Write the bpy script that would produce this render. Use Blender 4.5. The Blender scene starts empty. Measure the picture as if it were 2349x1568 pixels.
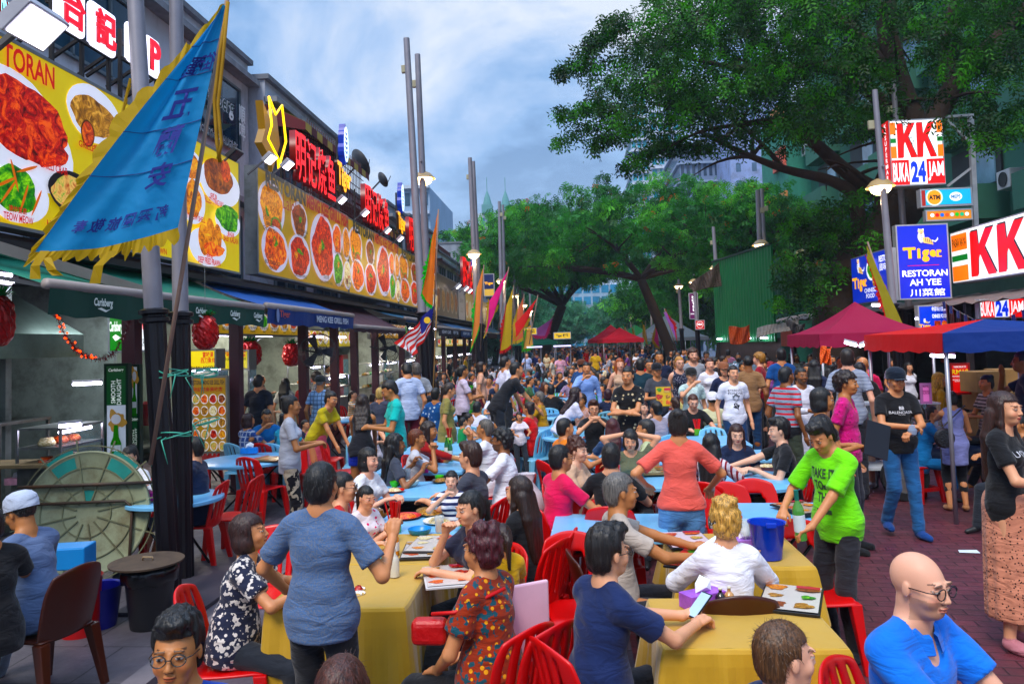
import bpy,math,random
import numpy as np
from mathutils import Vector,Matrix
R=math.radians
SC=bpy.context.scene
COL=SC.collection
rnd=random.Random(7)
# ---------------------------------------------------------------- camera
FPX,PW,PH=1750.0,2349.0,1568.0
HC=2.15
PITCH,ROLL=R(3.0),-0.03
cam_d=bpy.data.cameras.new("camera");cam=bpy.data.objects.new("camera",cam_d);COL.objects.link(cam)
cam_d.sensor_width=36;cam_d.lens=FPX/PW*36
cam_d.clip_start=0.05;cam_d.clip_end=2000
YAW,SHY=R(4.44),0.0
def _rot(yaw):return Matrix.Rotation(yaw,3,'Z')@Matrix.Rotation(R(90)+PITCH,3,'X')@Matrix.Rotation(ROLL,3,'Z')
def proj(p,rot=None):
    q=(rot or CR).transposed()@(Vector(p)-Vector((0,0,HC)))
    return(PW/2+FPX*q.x/(-q.z),PH/2-FPX*q.y/(-q.z)+SHY*PW)
for _ in range(30):
    CR=_rot(YAW);x,y=proj((0,1000,HC));YAW+=(1310-x)/FPX*0.9;SHY+=(784-y)/PW
CR=_rot(YAW)
cam.matrix_world=Matrix.Translation((0,0,HC))@CR.to_4x4()
cam_d.shift_y=SHY
SC.camera=cam
def ray(px,py):return CR@Vector(((px-PW/2)/FPX,(PH/2-py+SHY*PW)/FPX,-1))
def G(px,py,h=0.0): # where the sight line meets the level h
    d=ray(px,py);t=(h-HC)/d.z;return Vector((0,0,HC))+d*t
def D(px,py,y): # where it meets the plane at distance y down the street
    d=ray(px,py);return Vector((0,0,HC))+d*(y/d.y)
def S(px,py,x): # where it meets the vertical plane x = const
    d=ray(px,py);return Vector((0,0,HC))+d*(x/d.x)
# ---------------------------------------------------------------- exposure, world, sun
SC.view_settings.view_transform='Standard';SC.view_settings.look='None'
SC.view_settings.exposure=0.85;SC.view_settings.gamma=1.0
SC.render.engine='CYCLES'
SC.cycles.use_denoising=True
SC.cycles.max_bounces=6;SC.cycles.diffuse_bounces=3;SC.cycles.glossy_bounces=3
SC.cycles.transparent_max_bounces=12;SC.cycles.sample_clamp_indirect=4
SC.cycles.volume_bounces=1;SC.cycles.caustics_reflective=False;SC.cycles.caustics_refractive=False
W=bpy.data.worlds.new("World");SC.world=W;W.use_nodes=True
nt=W.node_tree;nt.nodes.clear()
def wn(t,**k):
    n=nt.nodes.new(t)
    for a,b in k.items():setattr(n,a,b)
    return n
SUN_EL,SUN_AZ=R(52),R(200)
sky=wn('ShaderNodeTexSky',sky_type='NISHITA',sun_disc=False,sun_elevation=SUN_EL,sun_rotation=SUN_AZ)
tc=wn('ShaderNodeTexCoord');mp=wn('ShaderNodeMapping');mp.inputs['Scale'].default_value=(1.0,1.0,2.1);mp.inputs['Location'].default_value=(0.52,0.1,0.33)
nz=wn('ShaderNodeTexNoise');nz.inputs['Scale'].default_value=2.3;nz.inputs['Detail'].default_value=8;nz.inputs['Roughness'].default_value=.56;nz.inputs['Distortion'].default_value=.35
cr=wn('ShaderNodeValToRGB');L=nt.links.new
L(tc.outputs['Generated'],mp.inputs[0]);L(mp.outputs[0],nz.inputs['Vector']);L(nz.outputs['Fac'],cr.inputs[0])
el=cr.color_ramp.elements
el[0].position=.42;el[0].color=(.12,.25,.48,1);el[1].position=.61;el[1].color=(.74,.80,.90,1)
e=cr.color_ramp.elements.new(.475);e.color=(.24,.42,.72,1)
e=cr.color_ramp.elements.new(.53);e.color=(.42,.57,.83,1)
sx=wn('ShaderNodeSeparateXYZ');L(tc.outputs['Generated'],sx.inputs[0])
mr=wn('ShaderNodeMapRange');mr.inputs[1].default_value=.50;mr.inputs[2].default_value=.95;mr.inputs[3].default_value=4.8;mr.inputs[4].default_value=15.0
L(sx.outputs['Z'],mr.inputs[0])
hz=wn('ShaderNodeMapRange');hz.inputs[1].default_value=.0;hz.inputs[2].default_value=.34;hz.inputs[3].default_value=.42;hz.inputs[4].default_value=0.0
L(sx.outputs['Z'],hz.inputs[0])
mh=wn('ShaderNodeMix',data_type='RGBA');mh.inputs[7].default_value=(.60,.72,.92,1);L(hz.outputs[0],mh.inputs[0]);L(cr.outputs[0],mh.inputs[6])
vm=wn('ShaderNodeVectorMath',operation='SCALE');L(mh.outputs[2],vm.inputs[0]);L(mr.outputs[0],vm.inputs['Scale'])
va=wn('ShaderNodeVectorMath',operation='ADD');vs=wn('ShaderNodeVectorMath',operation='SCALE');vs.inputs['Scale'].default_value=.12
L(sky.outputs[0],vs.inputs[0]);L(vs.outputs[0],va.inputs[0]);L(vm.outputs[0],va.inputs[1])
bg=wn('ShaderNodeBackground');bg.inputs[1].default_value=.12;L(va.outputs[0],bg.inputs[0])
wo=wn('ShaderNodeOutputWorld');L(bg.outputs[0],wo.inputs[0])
sun_d=bpy.data.lights.new("sun",'SUN');sun_d.energy=1.5;sun_d.angle=R(22);sun_d.color=(1,.90,.76)
sun=bpy.data.objects.new("sun",sun_d);COL.objects.link(sun)
sdir=Vector((math.sin(SUN_AZ)*math.cos(SUN_EL),math.cos(SUN_AZ)*math.cos(SUN_EL),math.sin(SUN_EL)))
sun.rotation_euler=sdir.to_track_quat('Z','Y').to_euler()
# ---------------------------------------------------------------- materials
MATS={}
def hexc(h): # 'rrggbb' in display values -> linear
    o=[]
    for i in(0,2,4):
        v=int(h[i:i+2],16)/255.0
        o.append(v/12.92 if v<=.04045 else((v+.055)/1.055)**2.4)
    g_=.3*o[0]+.6*o[1]+.1*o[2];return tuple(min(max(g_+(v-g_)*1.22,0),1)for v in o)+(1,)
def col(c):return hexc(c)if isinstance(c,str)else(tuple(c)+(1,))[:4]
def NM(name):
    m=bpy.data.materials.new(name);m.use_nodes=True
    return m,m.node_tree,m.node_tree.nodes['Principled BSDF']
def mat(c='888888',rough=.6,metal=0,var=.12,vs=3.0,bump=0.0,bs=40,em=0,emc=None,alpha=1,trans=0,streak=None,spec=.5,coat=0,dirt=None,dirt_s=2.0,sheen=0,sub=0):
    key=(c,rough,metal,var,vs,bump,bs,em,emc,alpha,trans,streak,spec,coat,dirt,dirt_s,sheen,sub)
    if key in MATS:return MATS[key]
    m,t,b=NM('paint');l=t.links.new;N=t.nodes.new
    cc=col(c);out=None
    tcn=N('ShaderNodeTexCoord')
    b.inputs['Roughness'].default_value=rough;b.inputs['Metallic'].default_value=metal
    b.inputs['Specular IOR Level'].default_value=spec;b.inputs['Coat Weight'].default_value=coat
    b.inputs['Base Color'].default_value=cc
    if sheen:b.inputs['Sheen Weight'].default_value=sheen
    if var or dirt:
        n=N('ShaderNodeTexNoise');n.inputs['Scale'].default_value=vs;n.inputs['Detail'].default_value=5;n.inputs['Roughness'].default_value=.65
        mpp=N('ShaderNodeMapping');l(tcn.outputs['Object'],mpp.inputs[0]);l(mpp.outputs[0],n.inputs['Vector'])
        if streak:mpp.inputs['Scale'].default_value=streak
        mr_=N('ShaderNodeMapRange');mr_.inputs[1].default_value=.3;mr_.inputs[2].default_value=.7
        mr_.inputs[3].default_value=1-var;mr_.inputs[4].default_value=1+var
        l(n.outputs['Fac'],mr_.inputs[0])
        v=N('ShaderNodeVectorMath');v.operation='SCALE';v.inputs[0].default_value=cc[:3];l(mr_.outputs[0],v.inputs['Scale']);out=v.outputs[0]
        if dirt:
            n2=N('ShaderNodeTexNoise');n2.inputs['Scale'].default_value=dirt_s;n2.inputs['Detail'].default_value=8;n2.inputs['Roughness'].default_value=.7
            l(mpp.outputs[0],n2.inputs['Vector'])
            r2=N('ShaderNodeMapRange');r2.inputs[1].default_value=.48;r2.inputs[2].default_value=.72;r2.inputs[4].default_value=.85;l(n2.outputs['Fac'],r2.inputs[0])
            mx=N('ShaderNodeMix');mx.data_type='RGBA';mx.inputs[7].default_value=col(dirt);l(r2.outputs[0],mx.inputs[0]);l(out,mx.inputs[6]);out=mx.outputs[2]
        l(out,b.inputs['Base Color'])
    if bump:
        nb=N('ShaderNodeTexNoise');nb.inputs['Scale'].default_value=bs;nb.inputs['Detail'].default_value=4;l(tcn.outputs['Object'],nb.inputs['Vector'])
        bp=N('ShaderNodeBump');bp.inputs['Strength'].default_value=bump;bp.inputs['Distance'].default_value=.02;l(nb.outputs['Fac'],bp.inputs['Height']);l(bp.outputs[0],b.inputs['Normal'])
    if em:
        b.inputs['Emission Strength'].default_value=em
        if emc is None and out is not None:l(out,b.inputs['Emission Color'])
        else:b.inputs['Emission Color'].default_value=col(emc or c)
    if trans:b.inputs['Transmission Weight'].default_value=trans
    if alpha<1:b.inputs['Alpha'].default_value=alpha
    MATS[key]=m
    return m
def plastic(c):return mat(c,rough=.32,var=.06,vs=6,bump=.05,bs=9)
def lit(c,e=1.0):return mat(c,rough=.35,var=.05,em=e*.62)
def steel(c='9aa0a0',rough=.33):return mat(c,rough=rough,metal=.85,var=.22,vs=2.5,bump=.12,bs=5,dirt='5d6258',dirt_s=3)
# ---------------------------------------------------------------- object helpers
def tag(o,label=None,cat=None,group=None,kind=None):
    if label:o['label']=label
    if cat:o['category']=cat
    if group:o['group']=group
    if kind:o['kind']=kind
    return o
def link(name,me,m=None,parent=None,loc=None,rz=0,smooth=False):
    o=bpy.data.objects.new(name,me);COL.objects.link(o)
    if m is not None:
        for x in(m if isinstance(m,(list,tuple))else[m]):me.materials.append(x)
    if smooth:me.shade_smooth()
    if parent:
        o.parent=parent
        if parent.name in WROOT:o.matrix_parent_inverse=WROOT[parent.name]
    if loc is not None:o.location=loc
    if rz:o.rotation_euler=(0,0,rz)
    return o
WROOT={} # things whose parts are modelled in world coordinates
def wempty(name,label,cat,loc=(0,0,0),group=None):
    o=empty(name,label,cat,loc,0,group);WROOT[o.name]=Matrix.Translation(-Vector(loc));return o
def empty(name,label,cat,loc=(0,0,0),rz=0,group=None):
    o=bpy.data.objects.new(name,None);COL.objects.link(o);o.empty_display_size=.1
    o.location=loc;o.rotation_euler=(0,0,rz);tag(o,label,cat,group);return o
def copy_tree(o,parent=None):
    c=o.copy();COL.objects.link(c)
    if parent:c.parent=parent
    for ch in KIDS.get(o.name,None)or o.children:copy_tree(ch,c)
    return c
KIDS={}
class MB: # collects faces for one mesh
    def __init__(s):s.v=[];s.f=[];s.mi=[];s.cur=0
    def add(s,vs,fs):
        n=len(s.v);s.v+=[tuple(v)for v in vs]
        for f in fs:s.f.append([n+i for i in f]);s.mi.append(s.cur)
    def box(s,a,b,M=None):
        (x0,y0,z0),(x1,y1,z1)=a,b
        if x0>x1:x0,x1=x1,x0
        if y0>y1:y0,y1=y1,y0
        if z0>z1:z0,z1=z1,z0
        v=[Vector(p)for p in((x0,y0,z0),(x1,y0,z0),(x1,y1,z0),(x0,y1,z0),(x0,y0,z1),(x1,y0,z1),(x1,y1,z1),(x0,y1,z1))]
        if M is not None:v=[M@p for p in v]
        s.add(v,[(0,3,2,1),(4,5,6,7),(0,1,5,4),(1,2,6,5),(2,3,7,6),(3,0,4,7)]);return s
    def quad(s,*p):s.add(p,[tuple(range(len(p)))]);return s
    def bar(s,a,b,w,h=None): # a square bar between two points
        a,b=Vector(a),Vector(b);d=b-a;q=d.to_track_quat('Z','Y').to_matrix().to_4x4()
        return s.box((-w/2,-(h or w)/2,0),(w/2,(h or w)/2,d.length),Matrix.Translation(a)@q)
    def tube(s,pts,rad,n=8,cap=True):
        pts=[Vector(p)for p in pts];rad=rad if isinstance(rad,(list,tuple))else[rad]*len(pts)
        rings=[];ref=None
        for i,p in enumerate(pts):
            d=(pts[min(i+1,len(pts)-1)]-pts[max(i-1,0)]).normalized()
            if ref is None:ref=d.orthogonal().normalized()
            ref=(ref-d*ref.dot(d)).normalized();o=d.cross(ref)
            rings.append([p+(ref*math.cos(2*math.pi*k/n)+o*math.sin(2*math.pi*k/n))*rad[i]for k in range(n)])
        vs=[v for r in rings for v in r];fs=[]
        for i in range(len(rings)-1):
            for k in range(n):fs.append((i*n+k,i*n+(k+1)%n,(i+1)*n+(k+1)%n,(i+1)*n+k))
        if cap:fs.append(tuple(range(n))[::-1]);fs.append(tuple(range((len(rings)-1)*n,len(rings)*n)))
        s.add(vs,fs);return s
    def lathe(s,prof,n=20,c=(0,0,0),M=None,sx=1,sy=1):
        vs=[];fs=[]
        for r,z in prof:
            for k in range(n):
                a=2*math.pi*k/n;p=Vector((c[0]+r*math.cos(a)*sx,c[1]+r*math.sin(a)*sy,c[2]+z));vs.append(M@p if M is not None else p)
        for i in range(len(prof)-1):
            for k in range(n):fs.append((i*n+k,i*n+(k+1)%n,(i+1)*n+(k+1)%n,(i+1)*n+k))
        s.add(vs,fs);return s
    def prism(s,poly,a,b,M=None): # polygon in xy extruded from z=a to z=b
        n=len(poly);vs=[Vector((x,y,a))for x,y in poly]+[Vector((x,y,b))for x,y in poly]
        if M is not None:vs=[M@v for v in vs]
        s.add(vs,[tuple(range(n))[::-1],tuple(range(n,2*n))]+[(i,(i+1)%n,n+(i+1)%n,n+i)for i in range(n)]);return s
    def mesh(s,name='m'):
        me=bpy.data.meshes.new(name);me.from_pydata(s.v,[],s.f)
        if any(s.mi):me.polygons.foreach_set('material_index',s.mi)
        me.update();return me
    def build(s,name,m,parent=None,smooth=False,loc=None,rz=0,bevel=0,seg=2,sub=0,solid=0):
        o=link(name,s.mesh(name),m,parent,loc,rz,smooth)
        if bevel or sub or solid:bake(o,bevel,seg,sub,solid)
        if smooth=='auto':autosmooth(o)
        return o
def bake(o,bevel=0,seg=2,sub=0,solid=0):
    if solid:q=o.modifiers.new('s','SOLIDIFY');q.thickness=solid;q.offset=0
    if bevel:q=o.modifiers.new('b','BEVEL');q.width=bevel;q.segments=seg;q.limit_method='ANGLE';q.angle_limit=R(35)
    if sub:q=o.modifiers.new('u','SUBSURF');q.levels=sub;q.render_levels=sub
    dg=bpy.context.evaluated_depsgraph_get();me=bpy.data.meshes.new_from_object(o.evaluated_get(dg),depsgraph=dg)
    o.modifiers.clear();old=o.data;o.data=me;bpy.data.meshes.remove(old)
    return o
def autosmooth(o,ang=40):
    me=o.data;me.shade_smooth()
    try:me.set_sharp_from_angle(angle=R(ang))
    except Exception:pass
def np_mesh(name,V,F4,m=None,parent=None,smooth=True,cols=None,mi=None):
    me=bpy.data.meshes.new(name);n,f=len(V),len(F4);k=F4.shape[1]if f else 4
    me.vertices.add(n);me.vertices.foreach_set('co',np.ascontiguousarray(V,dtype=np.float32).ravel())
    me.loops.add(f*k);me.loops.foreach_set('vertex_index',np.ascontiguousarray(F4,dtype=np.int32).ravel())
    me.polygons.add(f);me.polygons.foreach_set('loop_start',np.arange(0,f*k,k,dtype=np.int32))
    if mi is not None:me.polygons.foreach_set('material_index',mi.astype(np.int32))
    me.update(calc_edges=True)
    if cols is not None:
        a=me.color_attributes.new('Col','FLOAT_COLOR','POINT');c4=np.ones((n,4),dtype=np.float32);c4[:,:3]=cols;a.data.foreach_set('color',np.ascontiguousarray(c4).ravel());me.color_attributes.active_color=a
    if smooth:me.shade_smooth()
    if name is None:return me
    return link(name,me,m,parent)
# ---------------------------------------------------------------- lettering
TXT={}
def text_mesh(s,size=1.0,ext=0.0,bold=0.0,shear=0.0,align='CENTER',sx=1.0,spacing=1.0):
    key=(s,size,ext,bold,shear,align,sx,spacing)
    if key in TXT:return TXT[key].copy()
    c=bpy.data.curves.new('t','FONT');c.body=s;c.size=size;c.extrude=ext;c.offset=bold;c.shear=shear
    c.align_x=align;c.align_y='CENTER';c.resolution_u=3;c.space_character=spacing;c.space_line=.95
    o=bpy.data.objects.new('t',c);COL.objects.link(o)
    dg=bpy.context.evaluated_depsgraph_get();me=bpy.data.meshes.new_from_object(o.evaluated_get(dg),depsgraph=dg)
    bpy.data.objects.remove(o);bpy.data.curves.remove(c);me.materials.clear()
    if sx!=1:me.transform(Matrix.Diagonal((sx,1,1,1)))
    TXT[key]=me
    return me.copy()
def frame_M(o,x,y): # matrix whose x,y axes lie along given directions at origin o
    x=Vector(x).normalized();y=Vector(y);z=x.cross(y).normalized();y=z.cross(x)
    M=Matrix((x,y,z)).transposed().to_4x4();return Matrix.Translation(Vector(o))@M
def fit_text(s,w,h,ext=.0,bold=0.0,shear=0.0):
    """mesh of the text stretched into a box w by h, centred on the origin"""
    me=text_mesh(s,1.0,ext,bold,shear)
    if not len(me.vertices):return me
    a=np.empty(len(me.vertices)*3,dtype=np.float32);me.vertices.foreach_get('co',a);a=a.reshape(-1,3)
    lo,hi=a.min(0),a.max(0);k=[w/max(hi[0]-lo[0],1e-6),h/max(hi[1]-lo[1],1e-6)]
    a[:,0]=(a[:,0]-(lo[0]+hi[0])/2)*k[0];a[:,1]=(a[:,1]-(lo[1]+hi[1])/2)*k[1]
    me.vertices.foreach_set('co',a.ravel());me.update();return me
def put(me,M,name,m,parent=None):
    me.transform(M);return link(name,me,m,parent)
class Board:
    """a printed panel; u runs along x (metres from the left edge), v up from the bottom. Marks are laid on in thin layers."""
    def __init__(s,root,origin,ux,vy=(0,0,1)):s.root=root;s.M=frame_M(origin,ux,vy);s.k=0;s.obs=[]
    def lay(s):s.k+=1;return.004+.0012*s.k
    def text(s,txt,u,v,w,h,m,bold=0.0,shear=0,name='lettering',rot=0,ext=0):
        me=fit_text(txt,w,h,ext,bold,shear);d=s.lay()
        o=put(me,s.M@Matrix.Translation((u,v,d+ext))@Matrix.Rotation(rot,4,'Z'),name,m,s.root);s.obs.append(o);return o
    def poly(s,pts,m,name='print'):
        d=s.lay();mb=MB();mb.quad(*[s.M@Vector((x,y,d))for x,y in pts]);o=mb.build(name,m,s.root);s.obs.append(o);return o
    def ell(s,u,v,a,b,m,name='print',rot=0,n=28,wob=0,seed=0):
        r=random.Random(seed);ph=[r.uniform(0,6.28)for _ in range(3)];pts=[]
        for i in range(n):
            t=2*math.pi*i/n;q=1+wob*(math.sin(3*t+ph[0])*.5+math.sin(5*t+ph[1])*.35+math.sin(9*t+ph[2])*.2)
            x,y=a*q*math.cos(t),b*q*math.sin(t);pts.append((u+x*math.cos(rot)-y*math.sin(rot),v+x*math.sin(rot)+y*math.cos(rot)))
        return s.poly(pts,m,name)
    def rect(s,u0,v0,u1,v1,m,name='print'):return s.poly([(u0,v0),(u1,v0),(u1,v1),(u0,v1)],m,name)
def finish(b,name='print'):
    if b.obs:o=joinobs(b.obs,name);b.obs=[];return o
def joinobs(obs,name=None):
    """merge freshly made sibling meshes into one mesh with several materials"""
    base=obs[0];mb_v=[];mb_f=[];mi=[];mats=[]
    for o in obs:
        n=len(mb_v);me=o.data;mw=o.matrix_basis
        mb_v+=[tuple(mw@v.co)for v in me.vertices]
        loc=[m for m in me.materials];idx=[]
        for m in loc:
            if m not in mats:mats.append(m)
            idx.append(mats.index(m))
        for p in me.polygons:mb_f.append([n+i for i in p.vertices]);mi.append(idx[p.material_index]if idx else 0)
    me=bpy.data.meshes.new(name or base.name);me.from_pydata(mb_v,[],mb_f);me.polygons.foreach_set('material_index',mi)
    for m in mats:me.materials.append(m)
    me.update();par=base.parent
    for o in obs:d=o.data;bpy.data.objects.remove(o);bpy.data.meshes.remove(d)
    o=bpy.data.objects.new(name or 'print',me);COL.objects.link(o);o.parent=par
    if par is not None and par.name in WROOT:o.matrix_parent_inverse=WROOT[par.name]
    return o
# ================================================================ people
# bodies are grown as one smooth surface from a jointed skeleton (a blended distance field meshed by surface nets)
def axis(lo,hi,h,fine):
    """grid positions from lo to hi with step h, and smaller steps inside the (lo, hi, step) spans of fine"""
    xs=[lo];x=lo
    while x<hi:
        st=h
        for a,b,q in fine:
            if a-h*.5<=x<=b:st=min(st,q)
            elif x<a:st=min(st,max(q,(a-x)))
        x+=st;xs.append(x)
    return np.array(xs,dtype=np.float32)
class Field:
    def __init__(s,k=.02):s.p=[];s.k=k
    def ell(s,c,r,M=None,k=None,sub=False):s.p.append(('e',Vector(c),tuple(r),M,k or s.k,sub));return s
    def cap(s,a,b,ra,rb,k=None,sub=False):s.p.append(('c',Vector(a),Vector(b),ra,rb,k or s.k,sub));return s
    def bounds(s):
        lo=[9]*3;hi=[-9]*3
        for q in s.p:
            if q[-1]:continue
            pts=[(q[1],max(q[2]))]if q[0]=='e' else[(q[1],q[3]),(q[2],q[4])]
            for c,r in pts:
                for i in range(3):lo[i]=min(lo[i],c[i]-r);hi[i]=max(hi[i],c[i]+r)
        return lo,hi
    def grow(s,h,fine=(),post=None,pad=.03):
        lo,hi=s.bounds()
        A=[axis(lo[i]-pad-h,hi[i]+pad+h,h,[f[i]for f in fine])for i in range(3)]
        F=np.full((len(A[0]),len(A[1]),len(A[2])),1.0,dtype=np.float32)
        for q in s.p:
            k=q[-2];sub=q[-1]
            if q[0]=='e':pts=[(q[1],max(q[2]))]
            else:pts=[(q[1],q[3]),(q[2],q[4])]
            sl=[];mg=.05+k
            for i in range(3):
                a=min(c[i]-r for c,r in pts)-mg;b=max(c[i]+r for c,r in pts)+mg
                i0,i1=np.searchsorted(A[i],a),np.searchsorted(A[i],b);sl.append(slice(i0,i1))
            X,Y,Z=np.meshgrid(A[0][sl[0]],A[1][sl[1]],A[2][sl[2]],indexing='ij')
            if X.size==0:continue
            if q[0]=='e':
                c,r,M=q[1],q[2],q[3];x,y,z=X-c.x,Y-c.y,Z-c.z
                if M is not None:
                    m=M.transposed();x,y,z=m[0][0]*x+m[0][1]*y+m[0][2]*z,m[1][0]*x+m[1][1]*y+m[1][2]*z,m[2][0]*x+m[2][1]*y+m[2][2]*z
                k0=np.sqrt((x/r[0])**2+(y/r[1])**2+(z/r[2])**2)+1e-6
                k1=np.sqrt((x/r[0]**2)**2+(y/r[1]**2)**2+(z/r[2]**2)**2)+1e-6
                d=k0*(k0-1)/k1
            else:
                a,b,ra,rb=q[1],q[2],q[3],q[4];ba=b-a;L2=max(ba.length_squared,1e-8)
                x,y,z=X-a.x,Y-a.y,Z-a.z
                t=np.clip((x*ba.x+y*ba.y+z*ba.z)/L2,0,1)
                d=np.sqrt((x-t*ba.x)**2+(y-t*ba.y)**2+(z-t*ba.z)**2)-(ra+(rb-ra)*t)
            f=F[sl[0],sl[1],sl[2]]
            if sub:
                d=-d;hh=np.clip(.5-.5*(f-d)/k,0,1);F[sl[0],sl[1],sl[2]]=f+(d-f)*hh+k*hh*(1-hh)
            else:
                hh=np.clip(.5+.5*(f-d)/k,0,1);F[sl[0],sl[1],sl[2]]=f+(d-f)*hh-k*hh*(1-hh)
        if post is not None:
            X,Y,Z=np.meshgrid(A[0],A[1],A[2],indexing='ij');F=post(X,Y,Z,F)
        F[0]=F[-1]=1;F[:,0]=F[:,-1]=1;F[:,:,0]=F[:,:,-1]=1
        return nets(F,A)
def nets(F,A):
    ins=F<0;nx,ny,nz_=F.shape
    cnt=np.zeros((nx-1,ny-1,nz_-1),dtype=np.int8)
    for i in(0,1):
        for j in(0,1):
            for k in(0,1):cnt+=ins[i:nx-1+i,j:ny-1+j,k:nz_-1+k]
    act=(cnt>0)&(cnt<8);ci=np.argwhere(act)
    if len(ci)==0:return np.zeros((0,3)),np.zeros((0,4),int)
    idx=np.full(act.shape,-1,dtype=np.int64);idx[act]=np.arange(len(ci))
    P=np.zeros((len(ci),3));n=np.zeros(len(ci));x,y,z=ci.T
    for ax in range(3):
        o1,o2=[a for a in range(3)if a!=ax]
        for u in(0,1):
            for v in(0,1):
                a=[x.copy(),y.copy(),z.copy()];a[o1]+=u;a[o2]+=v;b=[q.copy()for q in a];b[ax]+=1
                fa=F[a[0],a[1],a[2]];fb=F[b[0],b[1],b[2]];c=(fa<0)!=(fb<0)
                t=np.where(c,fa/np.where(fa-fb==0,1,fa-fb),0)
                for d in range(3):
                    pa=A[d][a[d]];pb=A[d][b[d]];P[:,d]+=np.where(c,pa+(pb-pa)*t,0)
                n+=c
    P/=n[:,None];Q=[]
    for ax in range(3):
        o1,o2=(ax+1)%3,(ax+2)%3
        sl0=[slice(None)]*3;sl1=[slice(None)]*3;sl0[ax]=slice(0,-1);sl1[ax]=slice(1,None)
        s0=ins[tuple(sl0)];s1=ins[tuple(sl1)];e=np.argwhere(s0!=s1)
        ok=(e[:,o1]>0)&(e[:,o2]>0)&(e[:,o1]<F.shape[o1]-1)&(e[:,o2]<F.shape[o2]-1);e=e[ok]
        def g(d1,d2):
            q=e.copy();q[:,o1]+=d1;q[:,o2]+=d2;return idx[q[:,0],q[:,1],q[:,2]]
        f=np.stack([g(-1,-1),g(0,-1),g(0,0),g(-1,0)],1);fl=~s0[e[:,0],e[:,1],e[:,2]]
        f[fl]=f[fl][:,::-1];Q.append(f)
    return P,np.concatenate(Q)
def skin_mat():
    if 'skin' in MATS:return MATS['skin']
    m,t,b=NM('skin');a=t.nodes.new('ShaderNodeAttribute');a.attribute_name='Col'
    t.links.new(a.outputs['Color'],b.inputs['Base Color']);b.inputs['Roughness'].default_value=.5
    b.inputs['Subsurface Weight'].default_value=.08;b.inputs['Subsurface Radius'].default_value=(.02,.008,.004);b.inputs['Subsurface Scale'].default_value=.3
    MATS['skin']=m;return m
def hair_mat(c):
    k=('hair',c)
    if k in MATS:return MATS[k]
    m,t,b=NM('hair');N=t.nodes.new;l=t.links.new
    tcn=N('ShaderNodeTexCoord');mp_=N('ShaderNodeMapping');mp_.inputs['Scale'].default_value=(90,90,9);l(tcn.outputs['Object'],mp_.inputs[0])
    n=N('ShaderNodeTexNoise');n.inputs['Scale'].default_value=1.6;n.inputs['Detail'].default_value=3;l(mp_.outputs[0],n.inputs['Vector'])
    r=N('ShaderNodeValToRGB');cc=col(c);e=r.color_ramp.elements
    e[0].position=.35;e[0].color=(cc[0]*.5,cc[1]*.5,cc[2]*.5,1);e[1].position=.68;e[1].color=(min(cc[0]*1.9+.006,1),min(cc[1]*1.8+.005,1),min(cc[2]*1.7+.005,1),1)
    l(n.outputs['Fac'],r.inputs[0]);l(r.outputs[0],b.inputs['Base Color']);b.inputs['Roughness'].default_value=.42
    bp=N('ShaderNodeBump');bp.inputs['Strength'].default_value=.5;bp.inputs['Distance'].default_value=.01;l(n.outputs['Fac'],bp.inputs['Height']);l(bp.outputs[0],b.inputs['Normal'])
    MATS[k]=m;return m
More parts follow.
